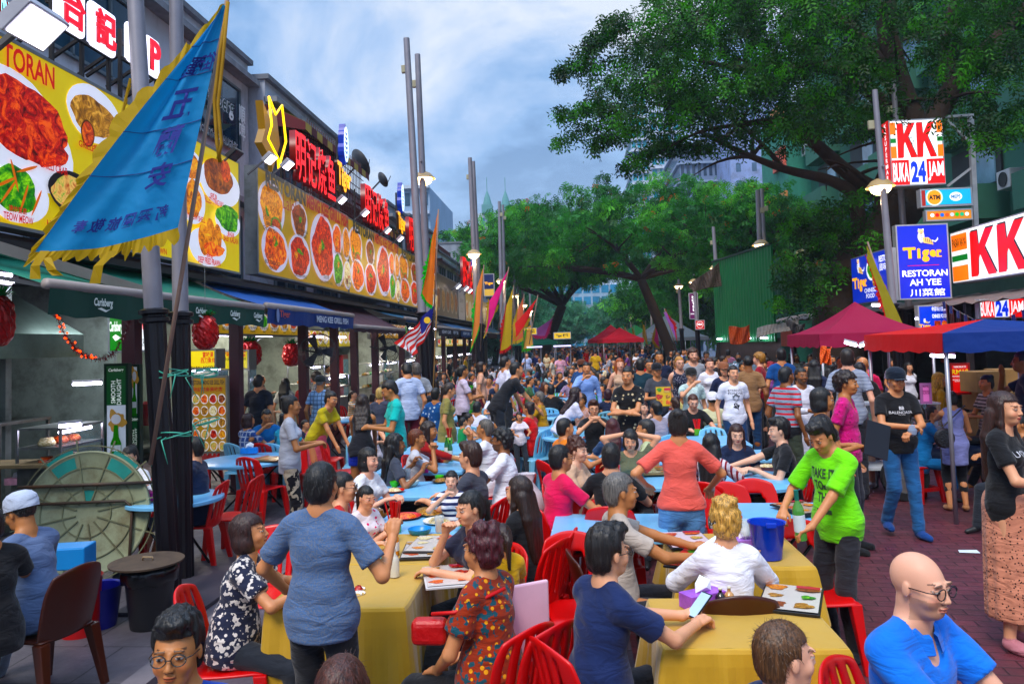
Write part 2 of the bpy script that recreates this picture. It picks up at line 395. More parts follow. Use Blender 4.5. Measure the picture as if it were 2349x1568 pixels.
def cloth(c,pat=None,c2='ffffff',c3=None,rough=.85):
    """woven fabric; pat is one of hs vs plaid floral dots camo tie heather"""
    k=('cloth',c,pat,c2,c3,rough)
    if k in MATS:return MATS[k]
    m,t,b=NM('fabric');N=t.nodes.new;l=t.links.new;A_,B_=col(c),col(c2);C_=col(c3 or c2)
    tcn=N('ShaderNodeTexCoord');sp=N('ShaderNodeSeparateXYZ');l(tcn.outputs['Object'],sp.inputs[0])
    b.inputs['Roughness'].default_value=rough;b.inputs['Sheen Weight'].default_value=.15;b.inputs['Specular IOR Level'].default_value=.25
    def mix(f,x,y):
        q=N('ShaderNodeMix');q.data_type='RGBA'
        for i,v in((0,f),(6,x),(7,y)):
            if isinstance(v,(tuple,list)):q.inputs[i].default_value=v
            else:l(v,q.inputs[i])
        return q.outputs[2]
    def step(src,th,lt=False):
        q=N('ShaderNodeMath');q.operation='LESS_THAN' if lt else 'GREATER_THAN';l(src,q.inputs[0]);q.inputs[1].default_value=th;return q.outputs[0]
    def stripe(ax,freq,duty):
        a=N('ShaderNodeMath');a.operation='MULTIPLY';l(sp.outputs[ax],a.inputs[0]);a.inputs[1].default_value=freq
        f=N('ShaderNodeMath');f.operation='FRACT';l(a.outputs[0],f.inputs[0]);return step(f.outputs[0],duty)
    def vor(sc,feat='F1'):
        v=N('ShaderNodeTexVoronoi');v.inputs['Scale'].default_value=sc;v.feature=feat;l(tcn.outputs['Object'],v.inputs['Vector']);return v
    def noi(sc,d=4):
        v=N('ShaderNodeTexNoise');v.inputs['Scale'].default_value=sc;v.inputs['Detail'].default_value=d;l(tcn.outputs['Object'],v.inputs['Vector']);return v.outputs['Fac']
    out=A_
    if pat=='hs':out=mix(stripe(2,22,.55),A_,B_)
    elif pat=='hs2':out=mix(stripe(2,11,.62),A_,B_)
    elif pat=='vs':out=mix(stripe(0,26,.6),mix(stripe(0,52,.5),A_,A_),B_)
    elif pat=='plaid':out=mix(stripe(2,14,.78),mix(stripe(0,14,.78),A_,B_),B_)
    elif pat=='floral':out=mix(step(noi(32,2),.57),mix(step(vor(26).outputs['Distance'],.27,True),A_,B_),C_)
    elif pat=='dots':out=mix(step(vor(48).outputs['Distance'],.26,True),A_,B_)
    elif pat=='motif':out=mix(step(vor(15).outputs['Distance'],.24,True),A_,B_)
    elif pat=='camo':out=mix(step(noi(16,2),.55),mix(step(noi(11,1),.5),A_,B_),C_)
    elif pat=='tie':out=mix(noi(7,2),mix(step(noi(9,3),.5),A_,B_),C_)
    elif pat=='heather':out=mix(step(noi(160,2),.52),A_,B_)
    elif pat=='band':out=mix(step(sp.outputs[2],1.02,True),mix(stripe(2,16,.6),A_,B_),C_)
    n=noi(7,5);v=N('ShaderNodeMapRange');v.inputs[1].default_value=.3;v.inputs[2].default_value=.7;v.inputs[3].default_value=.86;v.inputs[4].default_value=1.12;l(n,v.inputs[0])
    s_=N('ShaderNodeVectorMath');s_.operation='SCALE';l(v.outputs[0],s_.inputs['Scale'])
    if isinstance(out,tuple):s_.inputs[0].default_value=out[:3]
    else:l(out,s_.inputs[0])
    l(s_.outputs[0],b.inputs['Base Color'])
    bp=N('ShaderNodeBump');bp.inputs['Strength'].default_value=.6;bp.inputs['Distance'].default_value=.035
    mw=N('ShaderNodeMapping');mw.inputs['Rotation'].default_value=(.3,.5,.4);mw.inputs['Scale'].default_value=(5,5,13);l(tcn.outputs['Object'],mw.inputs[0]);nw=N('ShaderNodeTexNoise');nw.inputs['Scale'].default_value=1.3;nw.inputs['Detail'].default_value=3;nw.inputs['Distortion'].default_value=.8;l(mw.outputs[0],nw.inputs['Vector']);l(nw.outputs['Fac'],bp.inputs['Height']);l(bp.outputs[0],b.inputs['Normal'])
    MATS[k]=m;return m
SKIN=dict(l='d8a284',m='c58a66',t='b27a54',b='8a5a3c',d='4a2e20',w='e0ac94',p='dcb099')
def ik(a,b,l1,l2,hint):
    d=b-a;n=min(max(d.length,abs(l1-l2)+.02),(l1+l2)*.999);d.normalize();b2=a+d*n
    x=(l1*l1-l2*l2+n*n)/(2*n);h=math.sqrt(max(l1*l1-x*x,0));v=hint-d*hint.dot(d);v.normalize();return a+d*x+v*h,b2
ARMS={ # wrist targets in body space (right, forward, up from the shoulder line) for the right hand; elbow hint; curl; pointing direction
    'down':((.24,.03,-.50),(.3,-1,0),.5,(0,.1,-1)),'walk':((.23,.16,-.47),(.3,-1,0),.6,(0,.35,-1)),'back':((.24,-.14,-.46),(.3,-1,0),.5,(0,-.2,-1)),
    'table':((.15,.38,-.27),(.8,-.4,-.6),.5,(-.3,1,0)),'table2':((.05,.34,-.27),(.9,-.3,-.4),.6,(-1,.5,0)),'phone':((.05,.30,-.16),(.7,-.2,-1),.9,(-.4,.7,.5)),
    'chin':((.03,.21,.05),(.6,.3,-1),1.0,(-.4,.1,1)),'mouth':((.06,.24,.06),(.9,.1,-.8),1.0,(-.8,0,.5)),'fold':((-.08,.22,-.27),(1,.2,-.3),.4,(-1,.1,.1)),
    'hold':((.08,.28,-.25),(.6,-.5,-.6),.9,(-.5,.8,.1)),'lap':((.12,.24,-.40),(.7,-.5,-.2),.4,(-.3,1,-.2)),'head':((.06,-.02,.24),(1,.3,.3),.6,(-1,-.3,.2)),
    'reach':((.10,.50,-.14),(.6,-.2,-.8),.5,(0,1,-.1)),'low':((.12,.44,-.42),(.5,-.5,0),.5,(0,1,-.5)),'hip':((.24,.05,-.36),(.8,-1,0),.6,(-.6,.7,-.5)),
    'raise':((.16,.26,.0),(.5,.1,-1),.9,(0,.2,1)),'fist':((.26,.26,-.06),(.6,-.3,-1),1.2,(-.1,.2,1)),'wide':((.40,.26,-.40),(.6,-.6,.2),.5,(.4,.5,-.7)),
}
class Pose:pass
def pose(h=1.7,sit=False,lean=0,side=0,turn=0,hy=0,hp=0,hr=0,ra='down',la='down',walk=0,seat=.45,fat=1.0,female=False,legs=None):
    s=h/1.70;P=Pose();P.s=s;P.female=female;P.fat=fat=(1+(fat-1)*.6)*.89
    ln,sd=R(lean),R(side)
    up=Vector((math.sin(sd),math.sin(ln),math.cos(ln)*math.cos(sd))).normalized()
    P.pel=Vector((0,0,(seat+.10)if sit else.93*s))
    up1=(up+Vector((0,0,1))*.6).normalized()if not sit else(up+Vector((0,-.12,.3))).normalized()
    P.waist=P.pel+up1*.13*s;P.chest=P.waist+up*.18*s;P.shl=P.chest+up*.135*s;P.neck=P.shl+up*.035*s
    tw=R(turn);rt=Vector((math.cos(tw),-math.sin(tw),0));rt=(rt-up*rt.dot(up)).normalized();P.fw=up.cross(rt).normalized();P.rt=rt;P.up=up
    P.Mt=Matrix((rt,P.fw,up)).transposed()
    hu=(up*.5+Vector((0,0,1))).normalized()
    Mh=Matrix.Rotation(-R(hy),3,'Z')@Matrix.Rotation(R(-hp),3,'X')@Matrix.Rotation(R(hr),3,'Y')
    P.Mh=Mh;P.head=P.neck+hu*.045*s+Mh@Vector((0,.024,.103))*s;P.hs=.96*s
    sw=(.138 if female else.160)*s*(1+.3*(fat-.9));P.sw=sw
    P.arm=[];la1,la2=.275*s,.245*s
    for sg,spec in((1,ra),(-1,la)):
        sh=P.shl+rt*sg*sw+up*-.02*s
        q=ARMS[spec]if isinstance(spec,str)else spec
        def loc(v):return(rt*sg*v[0]+P.fw*v[1]*1+Vector((0,0,1))*v[2])
        tg=P.shl+loc(q[0])*s
        if sit and q[0][1]>.25 and q[0][2]>-.36:tg.z=max(tg.z,.815)
        if sit and isinstance(spec,str)and spec in('table','table2','hold'):tg.z=max(tg.z,.80)
        el,wr=ik(sh,tg,la1,la2,loc(q[1]));hd=loc(q[3]).normalized();P.arm.append((sg,sh,el,wr,hd,q[2]))
    P.leg=[]
    for sg in(1,-1):
        hp_=P.pel+Vector((sg*.088*s,0,-.02*s))
        if sit:
            fx,fy=(.13,.50)if legs is None else legs
            ft=Vector((sg*fx*s,fy*s,.085));kn,an=ik(hp_,ft,.42*s,.40*s,Vector((sg*.25,.35,1)))
            td=Vector((sg*.05,1,-.05))
        else:
            ft=Vector((sg*.10*s,sg*walk*.22*s,.085+(.05 if walk and sg*walk<0 else 0)))
            kn,an=ik(hp_,ft,.425*s,.41*s,Vector((0,1,0)));td=Vector((sg*.18,1,0))
        P.leg.append((sg,hp_,kn,an,td.normalized()))
    return P
def body_field(P,skin,fing=True,shoes=None):
    s=P.s;f=Field(.03*s);Mt=P.Mt;ft=P.fat;fe=P.female
    f.ell(P.pel,(.150*s*ft,.105*s*ft,.11*s),Mt);f.ell(P.waist,((.115 if fe else.13)*s*ft,.095*s*ft,.12*s),Mt)
    f.ell(P.chest,((.125 if fe else.145)*s*ft,.10*s*ft,.15*s),Mt)
    if fe:
        for sg in(1,-1):f.ell(P.chest+P.rt*sg*.06*s+P.fw*.075*s+P.up*.015*s,(.055*s,.05*s,.055*s))
    f.cap(P.shl-P.rt*P.sw*.8-P.up*.02*s,P.shl+P.rt*P.sw*.8-P.up*.02*s,.050*s,.050*s)
    f.cap(P.shl,P.head+P.Mh@Vector((0,-.02,-.06))*s,.056*s,.054*s,k=.025*s)
    for sg in(1,-1):f.cap(P.neck+P.up*.025*s,P.shl+P.rt*sg*P.sw*.75+P.up*.012*s,.040*s,.034*s,k=.03*s)
    for sg,sh,el,wr,hd,cu in P.arm:
        f.cap(sh,el,.047*s*ft,.036*s*ft,k=.02*s);f.cap(el,wr,.037*s*ft,.023*s,k=.015*s)
    for sg,hp_,kn,an,td in P.leg:
        f.cap(hp_,kn,.080*s*ft,.052*s,k=.03*s);mid=kn.lerp(an,.35)-td*.012*s;f.cap(kn,mid,.050*s,.050*s,k=.02*s);f.cap(mid,an,.050*s,.034*s,k=.02*s)
        f.cap(an+Vector((0,0,-.03)),an+td*.13*s+Vector((0,0,-.055)),.036*s,.026*s,k=.02*s)
    head_field(P,f)
    for a in P.arm:hand_field(P,f,a,fing)
    return f
def hand_field(P,f,a,fing):
    s=P.s;sg,sh,el,wr,hd,cu=a
    fa=(wr-el).normalized();d=(fa*.45+hd).normalized()
    side=d.cross(Vector((0,0,1)));
    if side.length<.3:side=d.cross(P.fw)
    side.normalize();nrm=side.cross(d).normalized() # palm normal
    if nrm.z>0 and abs(nrm.z)>.3:nrm=-nrm
    if abs(nrm.z)<=.3 and nrm.dot(P.rt)*sg>0:nrm=-nrm
    side=d.cross(nrm).normalized();thumb=side if side.dot(P.rt)*sg<0 or abs(side.dot(P.rt))<.2 else-side
    pc=wr+d*.045*s
    f.ell(pc,(.020*s,.020*s,.02*s),k=.01);f.cap(wr,wr+d*.075*s,.022*s,.020*s,k=.014*s)
    if not fing:f.cap(wr+d*.05*s,wr+d*.12*s+nrm*.03*cu*s,.030*s,.018*s,k=.012*s);return
    for i in range(4):
        o=(i-1.5)*.019*s;base=wr+d*.080*s-thumb*o*1.0;ln=(.040,.045,.042,.034)[i]*s;a1=cu*.75;a2=cu*1.6
        f.cap(wr+d*.03*s-thumb*o*.7,base,.0125*s,.0115*s,k=.010*s)
        k1=base+(d*math.cos(a1)+nrm*math.sin(a1))*ln;k2=k1+(d*math.cos(a2)+nrm*math.sin(a2))*ln*.85
        f.cap(base,k1,.0100*s,.0090*s,k=.003);f.cap(k1,k2,.0090*s,.0078*s,k=.003)
    t0=wr+d*.025*s+thumb*.016*s;t1=t0+(d*.75+thumb*.75+nrm*.35*cu)*.038*s;t2=t1+(d*.9+thumb*.2+nrm*.5*cu)*.030*s
    f.cap(t0,t1,.0125*s,.0105*s,k=.008*s);f.cap(t1,t2,.0105*s,.0085*s,k=.003)
def head_field(P,f):
    s=P.hs;H=P.head;M=P.Mh;fe=P.female
    def w(x,y,z):return H+M@Vector((x,y,z))*s
    f.ell(w(0,-.012,.024),(.072*s,.089*s,.083*s),M,k=.02*s)
    f.ell(w(0,.026,-.018),(.061*s,.066*s,.085*s),M,k=.02*s)
    f.ell(w(0,.048,-.078),((.036 if fe else.042)*s,.036*s,.027*s),M,k=.025*s) # jaw and chin
    for sg in(1,-1):
        f.ell(w(sg*.036,.060,-.030),(.024*s,.022*s,.024*s),M,k=.02*s) # cheeks
        f.ell(w(sg*.031,.098,.006),(.017*s,.010*s,.008*s),M,k=.012*s,sub=True) # sockets
        f.ell(w(sg*.031,.082,.004),(.0135*s,.0115*s,.0100*s),M,k=.003*s) # eyeballs
        f.ell(w(sg*.030,.086,.026),(.022*s,.008*s,.006*s),M,k=.012*s) # brow
        f.ell(w(sg*.073,-.002,-.006),(.008*s,.015*s,.026*s),M,k=.006*s) # ears
    f.cap(w(0,.086,.012),w(0,.1035,-.027),.007*s,.0105*s,k=.011*s) # nose
    f.ell(w(.010,.096,-.031),(.0075*s,.009*s,.006*s),M,k=.006*s);f.ell(w(-.010,.096,-.031),(.0075*s,.009*s,.006*s),M,k=.006*s)
    f.ell(w(0,.091,-.053),(.019*s,.009*s,.0045*s),M,k=.004*s);f.ell(w(0,.088,-.0635),(.016*s,.009*s,.0052*s),M,k=.004*s)
def face_cols(P,V,skin,brow=(.02,.014,.01),lips=None,shoe=None,beard=None,hq=True):
    s=P.hs;base=np.array(col(skin)[:3]);C=np.tile(base,(len(V),1))
    C*=(1+.06*np.sin(V[:,:1]*37+V[:,2:3]*29)*np.cos(V[:,1:2]*31))
    q=(V-np.array(P.head))@np.array(P.Mh)/s;x,y,z=np.abs(q[:,0]),q[:,1],q[:,2]
    red=np.clip(1-((x-.04)/.022)**2-((z+.03)/.02)**2,0,1)*(y>.04);C*=1+red[:,None]*np.array([.10,-.10,-.08])
    def paint(m,c):C[m]=c
    lc=np.array(lips)if lips is not None else base*np.array([.92,.55,.52])
    paint((y>.070)&(((x/.021)**2+((z+.058)/.0088)**2)<1),lc);paint((y>.08)&(x<.020)&(np.abs(z+.0583)<.0016),lc*.35)
    if beard is not None:
        m=(y>.0)&(z<-.028)&(z>-.11)&~((x<.026)&(np.abs(z+.058)<.012));C[m]=C[m]*.45+np.array(beard)*.55
    paint((y>.06)&(np.abs(x-.031)<.018)&(np.abs(z-.028+.12*np.clip(x-.036,0,1))<.0030),np.array(brow)*.75+base*.18)
    e=(y>.06)&((((x-.031)/.0130)**2+((z-.004)/.0046)**2)<1);paint((y>.06)&((((x-.031)/.0150)**2+((z-.005)/.0062)**2)<1),base*.36)
    paint(e,(.45,.41,.38));paint(e&(np.abs(x-.031)<.0060),(.015,.008,.005))
    paint((y>.08)&(z<-.033)&(z>-.044)&(np.abs(x-.008)<.004),base*.3)
    if shoe is not None:paint(V[:,2]<.095*s,col(shoe)[:3])
    return np.clip(C,0,1)
def hair_obj(P,style,color,h,par,rs):
    s=P.hs;H=P.head;M=P.Mh;f=Field(.018*s)
    def w(x,y,z):return H+M@Vector((x,y,z))*s
    if style=='none':return None
    th=dict(short=.008,buzz=.004,bob=.014,long=.011,curly=.024,bun=.008,pony=.008,spike=.012,horse=.006,pile=.02,wavy=.018).get(style,.012)
    vol=.010 if style in('spike',)else 0
    f.ell(w(0,-.016,.032+vol),((.071+th)*s,(.091+th)*s,(.086+th+vol)*s),M)
    if style in('short','spike','curly','pile'):f.ell(w(0,-.045,-.02),((.070+th*.6)*s,(.060+th*.6)*s,.075*s),M)
    if style=='spike':f.ell(w(0,.045,.108),(.06*s,.06*s,.035*s),M)
    if style in('bob','long','wavy','bun','pony'):f.ell(w(0,-.045,-.025),(.078*s,.064*s,.08*s),M)
    low=-.085
    if style=='bob':
        f.ell(w(0,-.030,-.05),(.094*s,.085*s,.085*s),M);low=-.125
    if style in('long','wavy'):
        b=P.shl-P.fw*.075*s;t=w(0,-.06,-.03);L_=.30 if style=='long' else.22
        e=b-P.up*L_*s-P.fw*.03*s+Vector((0,0,0))
        for o in(-.045,-.015,.015,.045):f.cap(t+P.Mh@Vector((o*1.1,0,0))*s,b+P.rt*o*1.4*s,.050*s,.045*s);f.cap(b+P.rt*o*1.4*s,e+P.rt*o*1.2*s,.045*s,.022*s)
        for sg in(1,-1):f.cap(w(sg*.064,.0,.03),w(sg*.075,.005,-.10),.026*s,.022*s);f.cap(w(sg*.075,.0,-.10),P.shl+P.rt*sg*.085*s-P.up*.10*s+P.fw*.06*s,.024*s,.018*s)
        low=-9
    if style=='bun':f.ell(w(0,-.085,.085),(.042*s,.040*s,.040*s),M,k=.01)
    if style=='pony':
        f.ell(w(0,-.11,.03),(.026*s,.028*s,.028*s),M);a=w(0,-.13,.0);f.cap(a,a+Vector((0,0,-.22*s))-P.fw*.02*s,.030*s,.014*s);low=-9
    if style=='pile':
        for i in range(9):
            a=i*.7;f.ell(w(.042*math.cos(a),-.03+.045*math.sin(a),.105+.012*(i%3)),(.034*s,)*3,None,k=.012)
    Hn=np.array(H);Mn=np.array(M);seed=rs.uniform(0,9)
    amp=dict(curly=.012,pile=.008,wavy=.006,spike=.005).get(style,.0016)
    def post(X,Y,Z,F):
        a,b_,c=X-Hn[0],Y-Hn[1],Z-Hn[2]
        x=(a*Mn[0,0]+b_*Mn[1,0]+c*Mn[2,0])/s;y=(a*Mn[0,1]+b_*Mn[1,1]+c*Mn[2,1])/s;z=(a*Mn[0,2]+b_*Mn[1,2]+c*Mn[2,2])/s
        fq=95 if style in('curly','pile')else 130
        nn=np.sin(x*fq+seed)*np.sin(y*fq*.9+seed*2)*(np.sin(z*fq*.8)if style in('curly','pile')else 1)
        F=F+amp*nn
        hl={'spike':.062,'short':.057,'buzz':.062,'horse':.062}.get(style,.055)
        ht=hl-.0*z
        face=np.minimum(y-(.028+.25*np.abs(x)*0),ht-z) # >0 : in front of the ears and below the hairline
        if style in('bob','bangs'):face=np.minimum(face,.040+(.0 if style=='bob' else 0)-z+.02*np.sign(x))
        if style in('long','wavy'):face=np.minimum(y-.028,np.minimum(ht-z,.075-np.abs(x)))
        F=np.maximum(F,face*s)
        if style in('short','spike','buzz','curly','pile','pony','bun','horse'):
            sb=np.minimum(.028-y,1)*0+np.minimum(y+.035,-.012-z) # sideburn and nape cut
            F=np.maximum(F,sb*s)
            ear=.030-np.sqrt((np.abs(x)-.077)**2+(y+.0)**2+(z+.01)**2)
            F=np.maximum(F,ear*s*.8)
        if style=='horse':F=np.maximum(F,(.055-z-.4*(y+.02)*-1)*s*1.0)
        if low>-1:F=np.maximum(F,(low+.02*np.sin(x*40+seed)*.3-z)*s)
        return F
    V,Q=f.grow(h,post=post)
    if len(V)==0:return None
    if h<.009: # loose strands that break the outline
        rg=np.random.default_rng(int(seed*1000));n=1500;i=rg.integers(0,len(V),n);B=V[i];nr=B-np.array(w(0,-.02,.02));nr/=np.linalg.norm(nr,axis=1)[:,None]
        dn=np.array([0,0,-1.0])if style in('long','wavy','bob','pony')else np.array(M@Vector((0,.35,-.7 if style!='spike' else.9)))
        t=dn-nr*(nr@dn)[:,None]+rg.normal(size=(n,3))*(.9 if style in('curly','pile')else.3);t/=np.linalg.norm(t,axis=1)[:,None]
        L_=rg.uniform(.008,.022,n)[:,None]*s*(1.3 if style in('long','wavy')else 1);sd_=np.cross(t,nr)*.0011*s;e=B+t*L_+nr*rg.uniform(.0,.2,n)[:,None]*L_
        VV=np.stack([B-nr*.002-sd_,B-nr*.002+sd_,e+sd_*.4,e-sd_*.4],1).reshape(-1,3);Q=np.concatenate([Q,np.arange(n*4).reshape(-1,4)+len(V)]);V=np.concatenate([V,VV])
    return np_mesh('hair',V,Q,hair_mat(color),par)
def wr_noise(sd,amp):
    def g(X,Y,Z):return amp*(.7*np.sin(X*16+Z*22+sd)*np.sin(Y*15-Z*13+sd*2)+.9*np.abs(np.sin(Z*24+X*(14+9*np.sin(sd))+Y*16+1.5*np.sin(X*11+sd)))-.5)
    return g
def shirt_obj(P,h,par,m,sleeve=.62,hem=-.10,slim=0,rs=rnd,neck=.066,name='shirt',coll=False,loose=.012,vneck=0):
    s=P.s;f=Field(.035*s);ft=P.fat;g=loose*s;fe=P.female;Mt=P.Mt
    q_=.014*s if P.pel.z<.7 else 0;f.cap(P.leg[0][1]+P.up*.035*s,P.leg[1][1]+P.up*.035*s,.087*s*ft+g*1.5,.087*s*ft+g*1.5);f.ell(P.pel-P.up*.03*s,(.158*s*ft+g*1.5+q_,.116*s*ft+g*1.5+q_*1.5,.30*s),Mt);f.ell(P.waist,((.128 if fe else.146)*s*ft+g*1.4,.104*s*ft+g*1.4,.15*s),Mt)
    f.ell(P.chest,((.128 if fe else.15)*s*ft+g,.105*s*ft+g,.15*s+g),Mt)
    if fe:
        for sg in(1,-1):f.ell(P.chest+P.rt*sg*.06*s+P.fw*.078*s+P.up*.012*s,(.058*s+g*.5,.05*s+g*.5,.058*s))
    f.cap(P.shl-P.rt*P.sw*.8-P.up*.02*s,P.shl+P.rt*P.sw*.8-P.up*.02*s,.050*s+g*.8,.050*s+g*.8)
    for sg in(1,-1):f.cap(P.neck+P.up*.015*s,P.shl+P.rt*sg*P.sw*.75+P.up*.012*s,.038*s+g*.6,.034*s+g*.8,k=.03*s)
    if hem<-.16:f.cap(P.pel-Vector((0,0,.02)),P.pel+Vector((0,0,hem*s)),.15*s*ft+g,.16*s*ft+g)
    ends=[]
    for sg,sh,el,wr,hd,cu in P.arm:
        if sleeve<=0:continue
        if sleeve<=1:
            e=sh.lerp(el,sleeve+.12);f.cap(sh,e,.046*s*ft+g*.7,.045*s*ft+g*1.5,k=.022*s);ends.append((sh.lerp(el,sleeve),(el-sh).normalized(),e))
        else:
            f.cap(sh,el,.047*s*ft+g*.6,.043*s*ft+g*.8,k=.022*s);t=min(sleeve-1,1);e=el.lerp(wr,t*.96);f.cap(el,e,.043*s*ft+g*.7,.031*s+g*.7,k=.018*s)
            if t<1:ends.append((e,(wr-el).normalized(),el.lerp(wr,t+.1)))
    sd=rs.uniform(0,9);wn_=wr_noise(sd,.0032*s)
    pu=np.array(P.up);pp=np.array(P.pel+P.up*hem*s);nk=np.array(P.neck+P.fw*.03*s+P.up*.028*s);sit=P.pel.z<.7
    def post(X,Y,Z,F):
        F=F+wn_(X,Y,Z)
        cut=-((X-pp[0])*pu[0]+(Y-pp[1])*pu[1]+(Z-pp[2])*pu[2])if hem>-.3 else(pp[2]-Z)
        F=np.maximum(F,cut)
        d=np.sqrt((X-nk[0])**2+(Y-nk[1])**2+((Z-nk[2])*1.1)**2)
        F=np.maximum(F,neck*s-d)
        if vneck:
            c2=nk+np.array(P.fw)*.06*s-pu*vneck*s;F=np.maximum(F,.05*s-np.sqrt((X-c2[0])**2+(Y-c2[1])**2+((Z-c2[2])*.6)**2))
        for c,dr,e in ends:
            near=(.074*ft+g*1.3)*s-np.sqrt((X-e.x)**2+(Y-e.y)**2+(Z-e.z)**2)
            F=np.maximum(F,np.minimum((X-c.x)*dr.x+(Y-c.y)*dr.y+(Z-c.z)*dr.z,near))
        if sleeve<=0:
            for sg in(1,-1):
                c=P.shl+P.rt*sg*(P.sw+.035*s);F=np.maximum(F,.068*s-np.sqrt((X-c.x)**2+(Y-c.y)**2+(Z-c.z)**2))
        return F
    V,Q=f.grow(h,post=post);o=np_mesh(name,V,Q,m,par)
    if coll:
        mb=MB();n=16;c=P.neck+P.up*-.012*s;r=.064*s
        rg=[]
        for(rr,up_)in((.060,.03),(.074,.022),(.092,-.012),(.086,-.018)):
            rg.append([c+P.rt*math.cos(a)*rr*s+P.fw*(math.sin(a)*rr*s*.95+.01*s)+P.up*(up_-.035*(math.sin(a)>.6)*(1 if rr>.08 else.6))*s for a in[2*math.pi*(i+.5)/n for i in range(n)]])
        for i in range(3):
            for k in range(n):
                if k==3 and True:continue
                k2=(k+1)%n;mb.quad(rg[i][k],rg[i][k2],rg[i+1][k2],rg[i+1][k])
        mb.build('collar',m,o,smooth=True)
    return o
def bottoms_obj(P,h,par,m,ln=1.0,rs=rnd,name='trousers',flare=.0,skirt=0):
    """ln: share of the leg that is covered (thigh 0-.5, shin .5-1)"""
    s=P.s;f=Field(.03*s);g=.011*s;ft=P.fat;sit=P.pel.z<.7
    f.ell(P.pel-Vector((0,0,.01)),(.152*s*ft+g,.108*s*ft+g,.115*s+g),P.Mt);ends=[]
    if skirt:
        kn=(P.leg[0][2]+P.leg[1][2])/2
        if sit:f.cap(P.pel,kn,.15*s,.11*s,k=.05);
        e=Vector((0,0,0))if not sit else kn
        b=P.pel.lerp(Vector((0,.02,.085)),skirt)if not sit else P.pel.lerp(kn,.95)
        f.cap(P.pel,b,.15*s,(.13+flare)*s,k=.05);zc=b.z
    else:
        for sg,hp_,kn,an,td in P.leg:
            if ln>.5:
                f.cap(hp_,kn,.084*s*ft+g,.056*s+g+flare*.5*s,k=.02*s);e=kn.lerp(an,(ln-.5)*2);f.cap(kn,e,.055*s+g+flare*.5*s,.046*s+g+flare*s,k=.02*s)
                if ln<1:ends.append((kn.lerp(an,(ln-.5)*2-.1),(an-kn).normalized(),e))
            else:
                e=hp_.lerp(kn,ln*2+.1);f.cap(hp_,e,.086*s*ft+g,.066*s+g*2,k=.02*s);ends.append((hp_.lerp(kn,ln*2),(kn-hp_).normalized(),e))
    wn_=wr_noise(rs.uniform(0,9),.0042*s)
    def post(X,Y,Z,F):
        if skirt:
            an_=np.arctan2(Y-P.pel.y,X-P.pel.x);F=F+.006*s*np.sin(an_*13)*np.clip((P.pel.z-Z)*3,0,1)
            if not sit:F=np.maximum(F,zc-Z)
        else:F=F+wn_(X,Y,Z)
        F=np.maximum(F,Z-(P.pel.z+.09*s)if not sit else Z-(P.pel.z+.03*s))
        for c,dr,e in ends:
            near=.098*s-np.sqrt((X-e.x)**2+(Y-e.y)**2+(Z-e.z)**2)
            F=np.maximum(F,np.minimum((X-c.x)*dr.x+(Y-c.y)*dr.y+(Z-c.z)*dr.z,near))
        return F
    V,Q=f.grow(h,post=post);return np_mesh(name,V,Q,m,par)
def shoe_objs(P,h,par,m,low=False):
    s=P.s
    for sg,hp_,kn,an,td in P.leg:
        f=Field(.02*s);f.cap(an+Vector((0,0,-.035)),an+td*.145*s+Vector((0,0,-.058)),.046*s,.034*s);f.ell(an+td*.07*s+Vector((0,0,-.055)),(.05*s,.06*s,.03*s))
        zc=an.z-.085;top=an.z+(.005 if not low else-.03)
        V,Q=f.grow(h,post=lambda X,Y,Z,F:np.maximum(F,np.maximum(zc-Z,Z-top)));np_mesh('shoe',V,Q,m,par)
def glasses_obj(P,par,c='101010',shades=False):
    s=P.hs;M=P.Mh.to_4x4();M.translation=P.head;mb=MB()
    for sg in(1,-1):
        pts=[(sg*(.032+.024*math.cos(a)),.104-.004*abs(math.cos(a)),.002+.019*math.sin(a))for a in[i*math.pi/7 for i in range(15)]]
        mb.tube([M@(Vector(p)*s)for p in pts],.0022*s,5)
        mb.tube([M@(Vector(p)*s)for p in((sg*.056,.104,.008),(sg*.070,.07,.006),(sg*.077,-.01,.004))],.0020*s,5)
    mb.tube([M@(Vector(p)*s)for p in((-.009,.110,.006),(.009,.110,.006))],.0022*s,5)
    o=mb.build('glasses',mat(c,rough=.25,var=0),par,smooth=True)
    if shades:
        l=MB()
        for sg in(1,-1):l.lathe([(0,.001),(.024*s,.0)],14,M=M@Matrix.Translation(Vector((sg*.033,.107,.002))*s)@Matrix.Rotation(R(-90),4,'X'))
        l.build('lens',mat('101418',rough=.1,var=0),o)
def cap_obj(P,par,c,back=False,brim=None):
    s=P.hs;M=P.Mh.to_4x4();M.translation=P.head+P.Mh@Vector((0,-.014,.045))*s
    mb=MB();prof=[(.099,-.022),(.101,.02),(.094,.055),(.070,.082),(.037,.096),(0.0,.099)]
    mb.lathe([(r*s,z*s)for r,z in prof],20,M=M,sx=.93,sy=1.16)
    o=mb.build('cap',cloth(c),par,smooth=True);b=MB();d=-1 if back else 1;rows=[]
    for t,y in((0,.085),(.5,.125),(1,.165)):
        rows.append([M@(Vector((x*(1-.25*t),d*(y-abs(x)**2*6),-.006-.012*t-abs(x)*.12))*s)for x in(-.075,-.045,0,.045,.075)])
    for i in range(2):
        for k in range(4):b.quad(rows[i][k],rows[i][k+1],rows[i+1][k+1],rows[i+1][k])
    b.build('brim',cloth(brim or c),o,smooth=True,solid=.006)
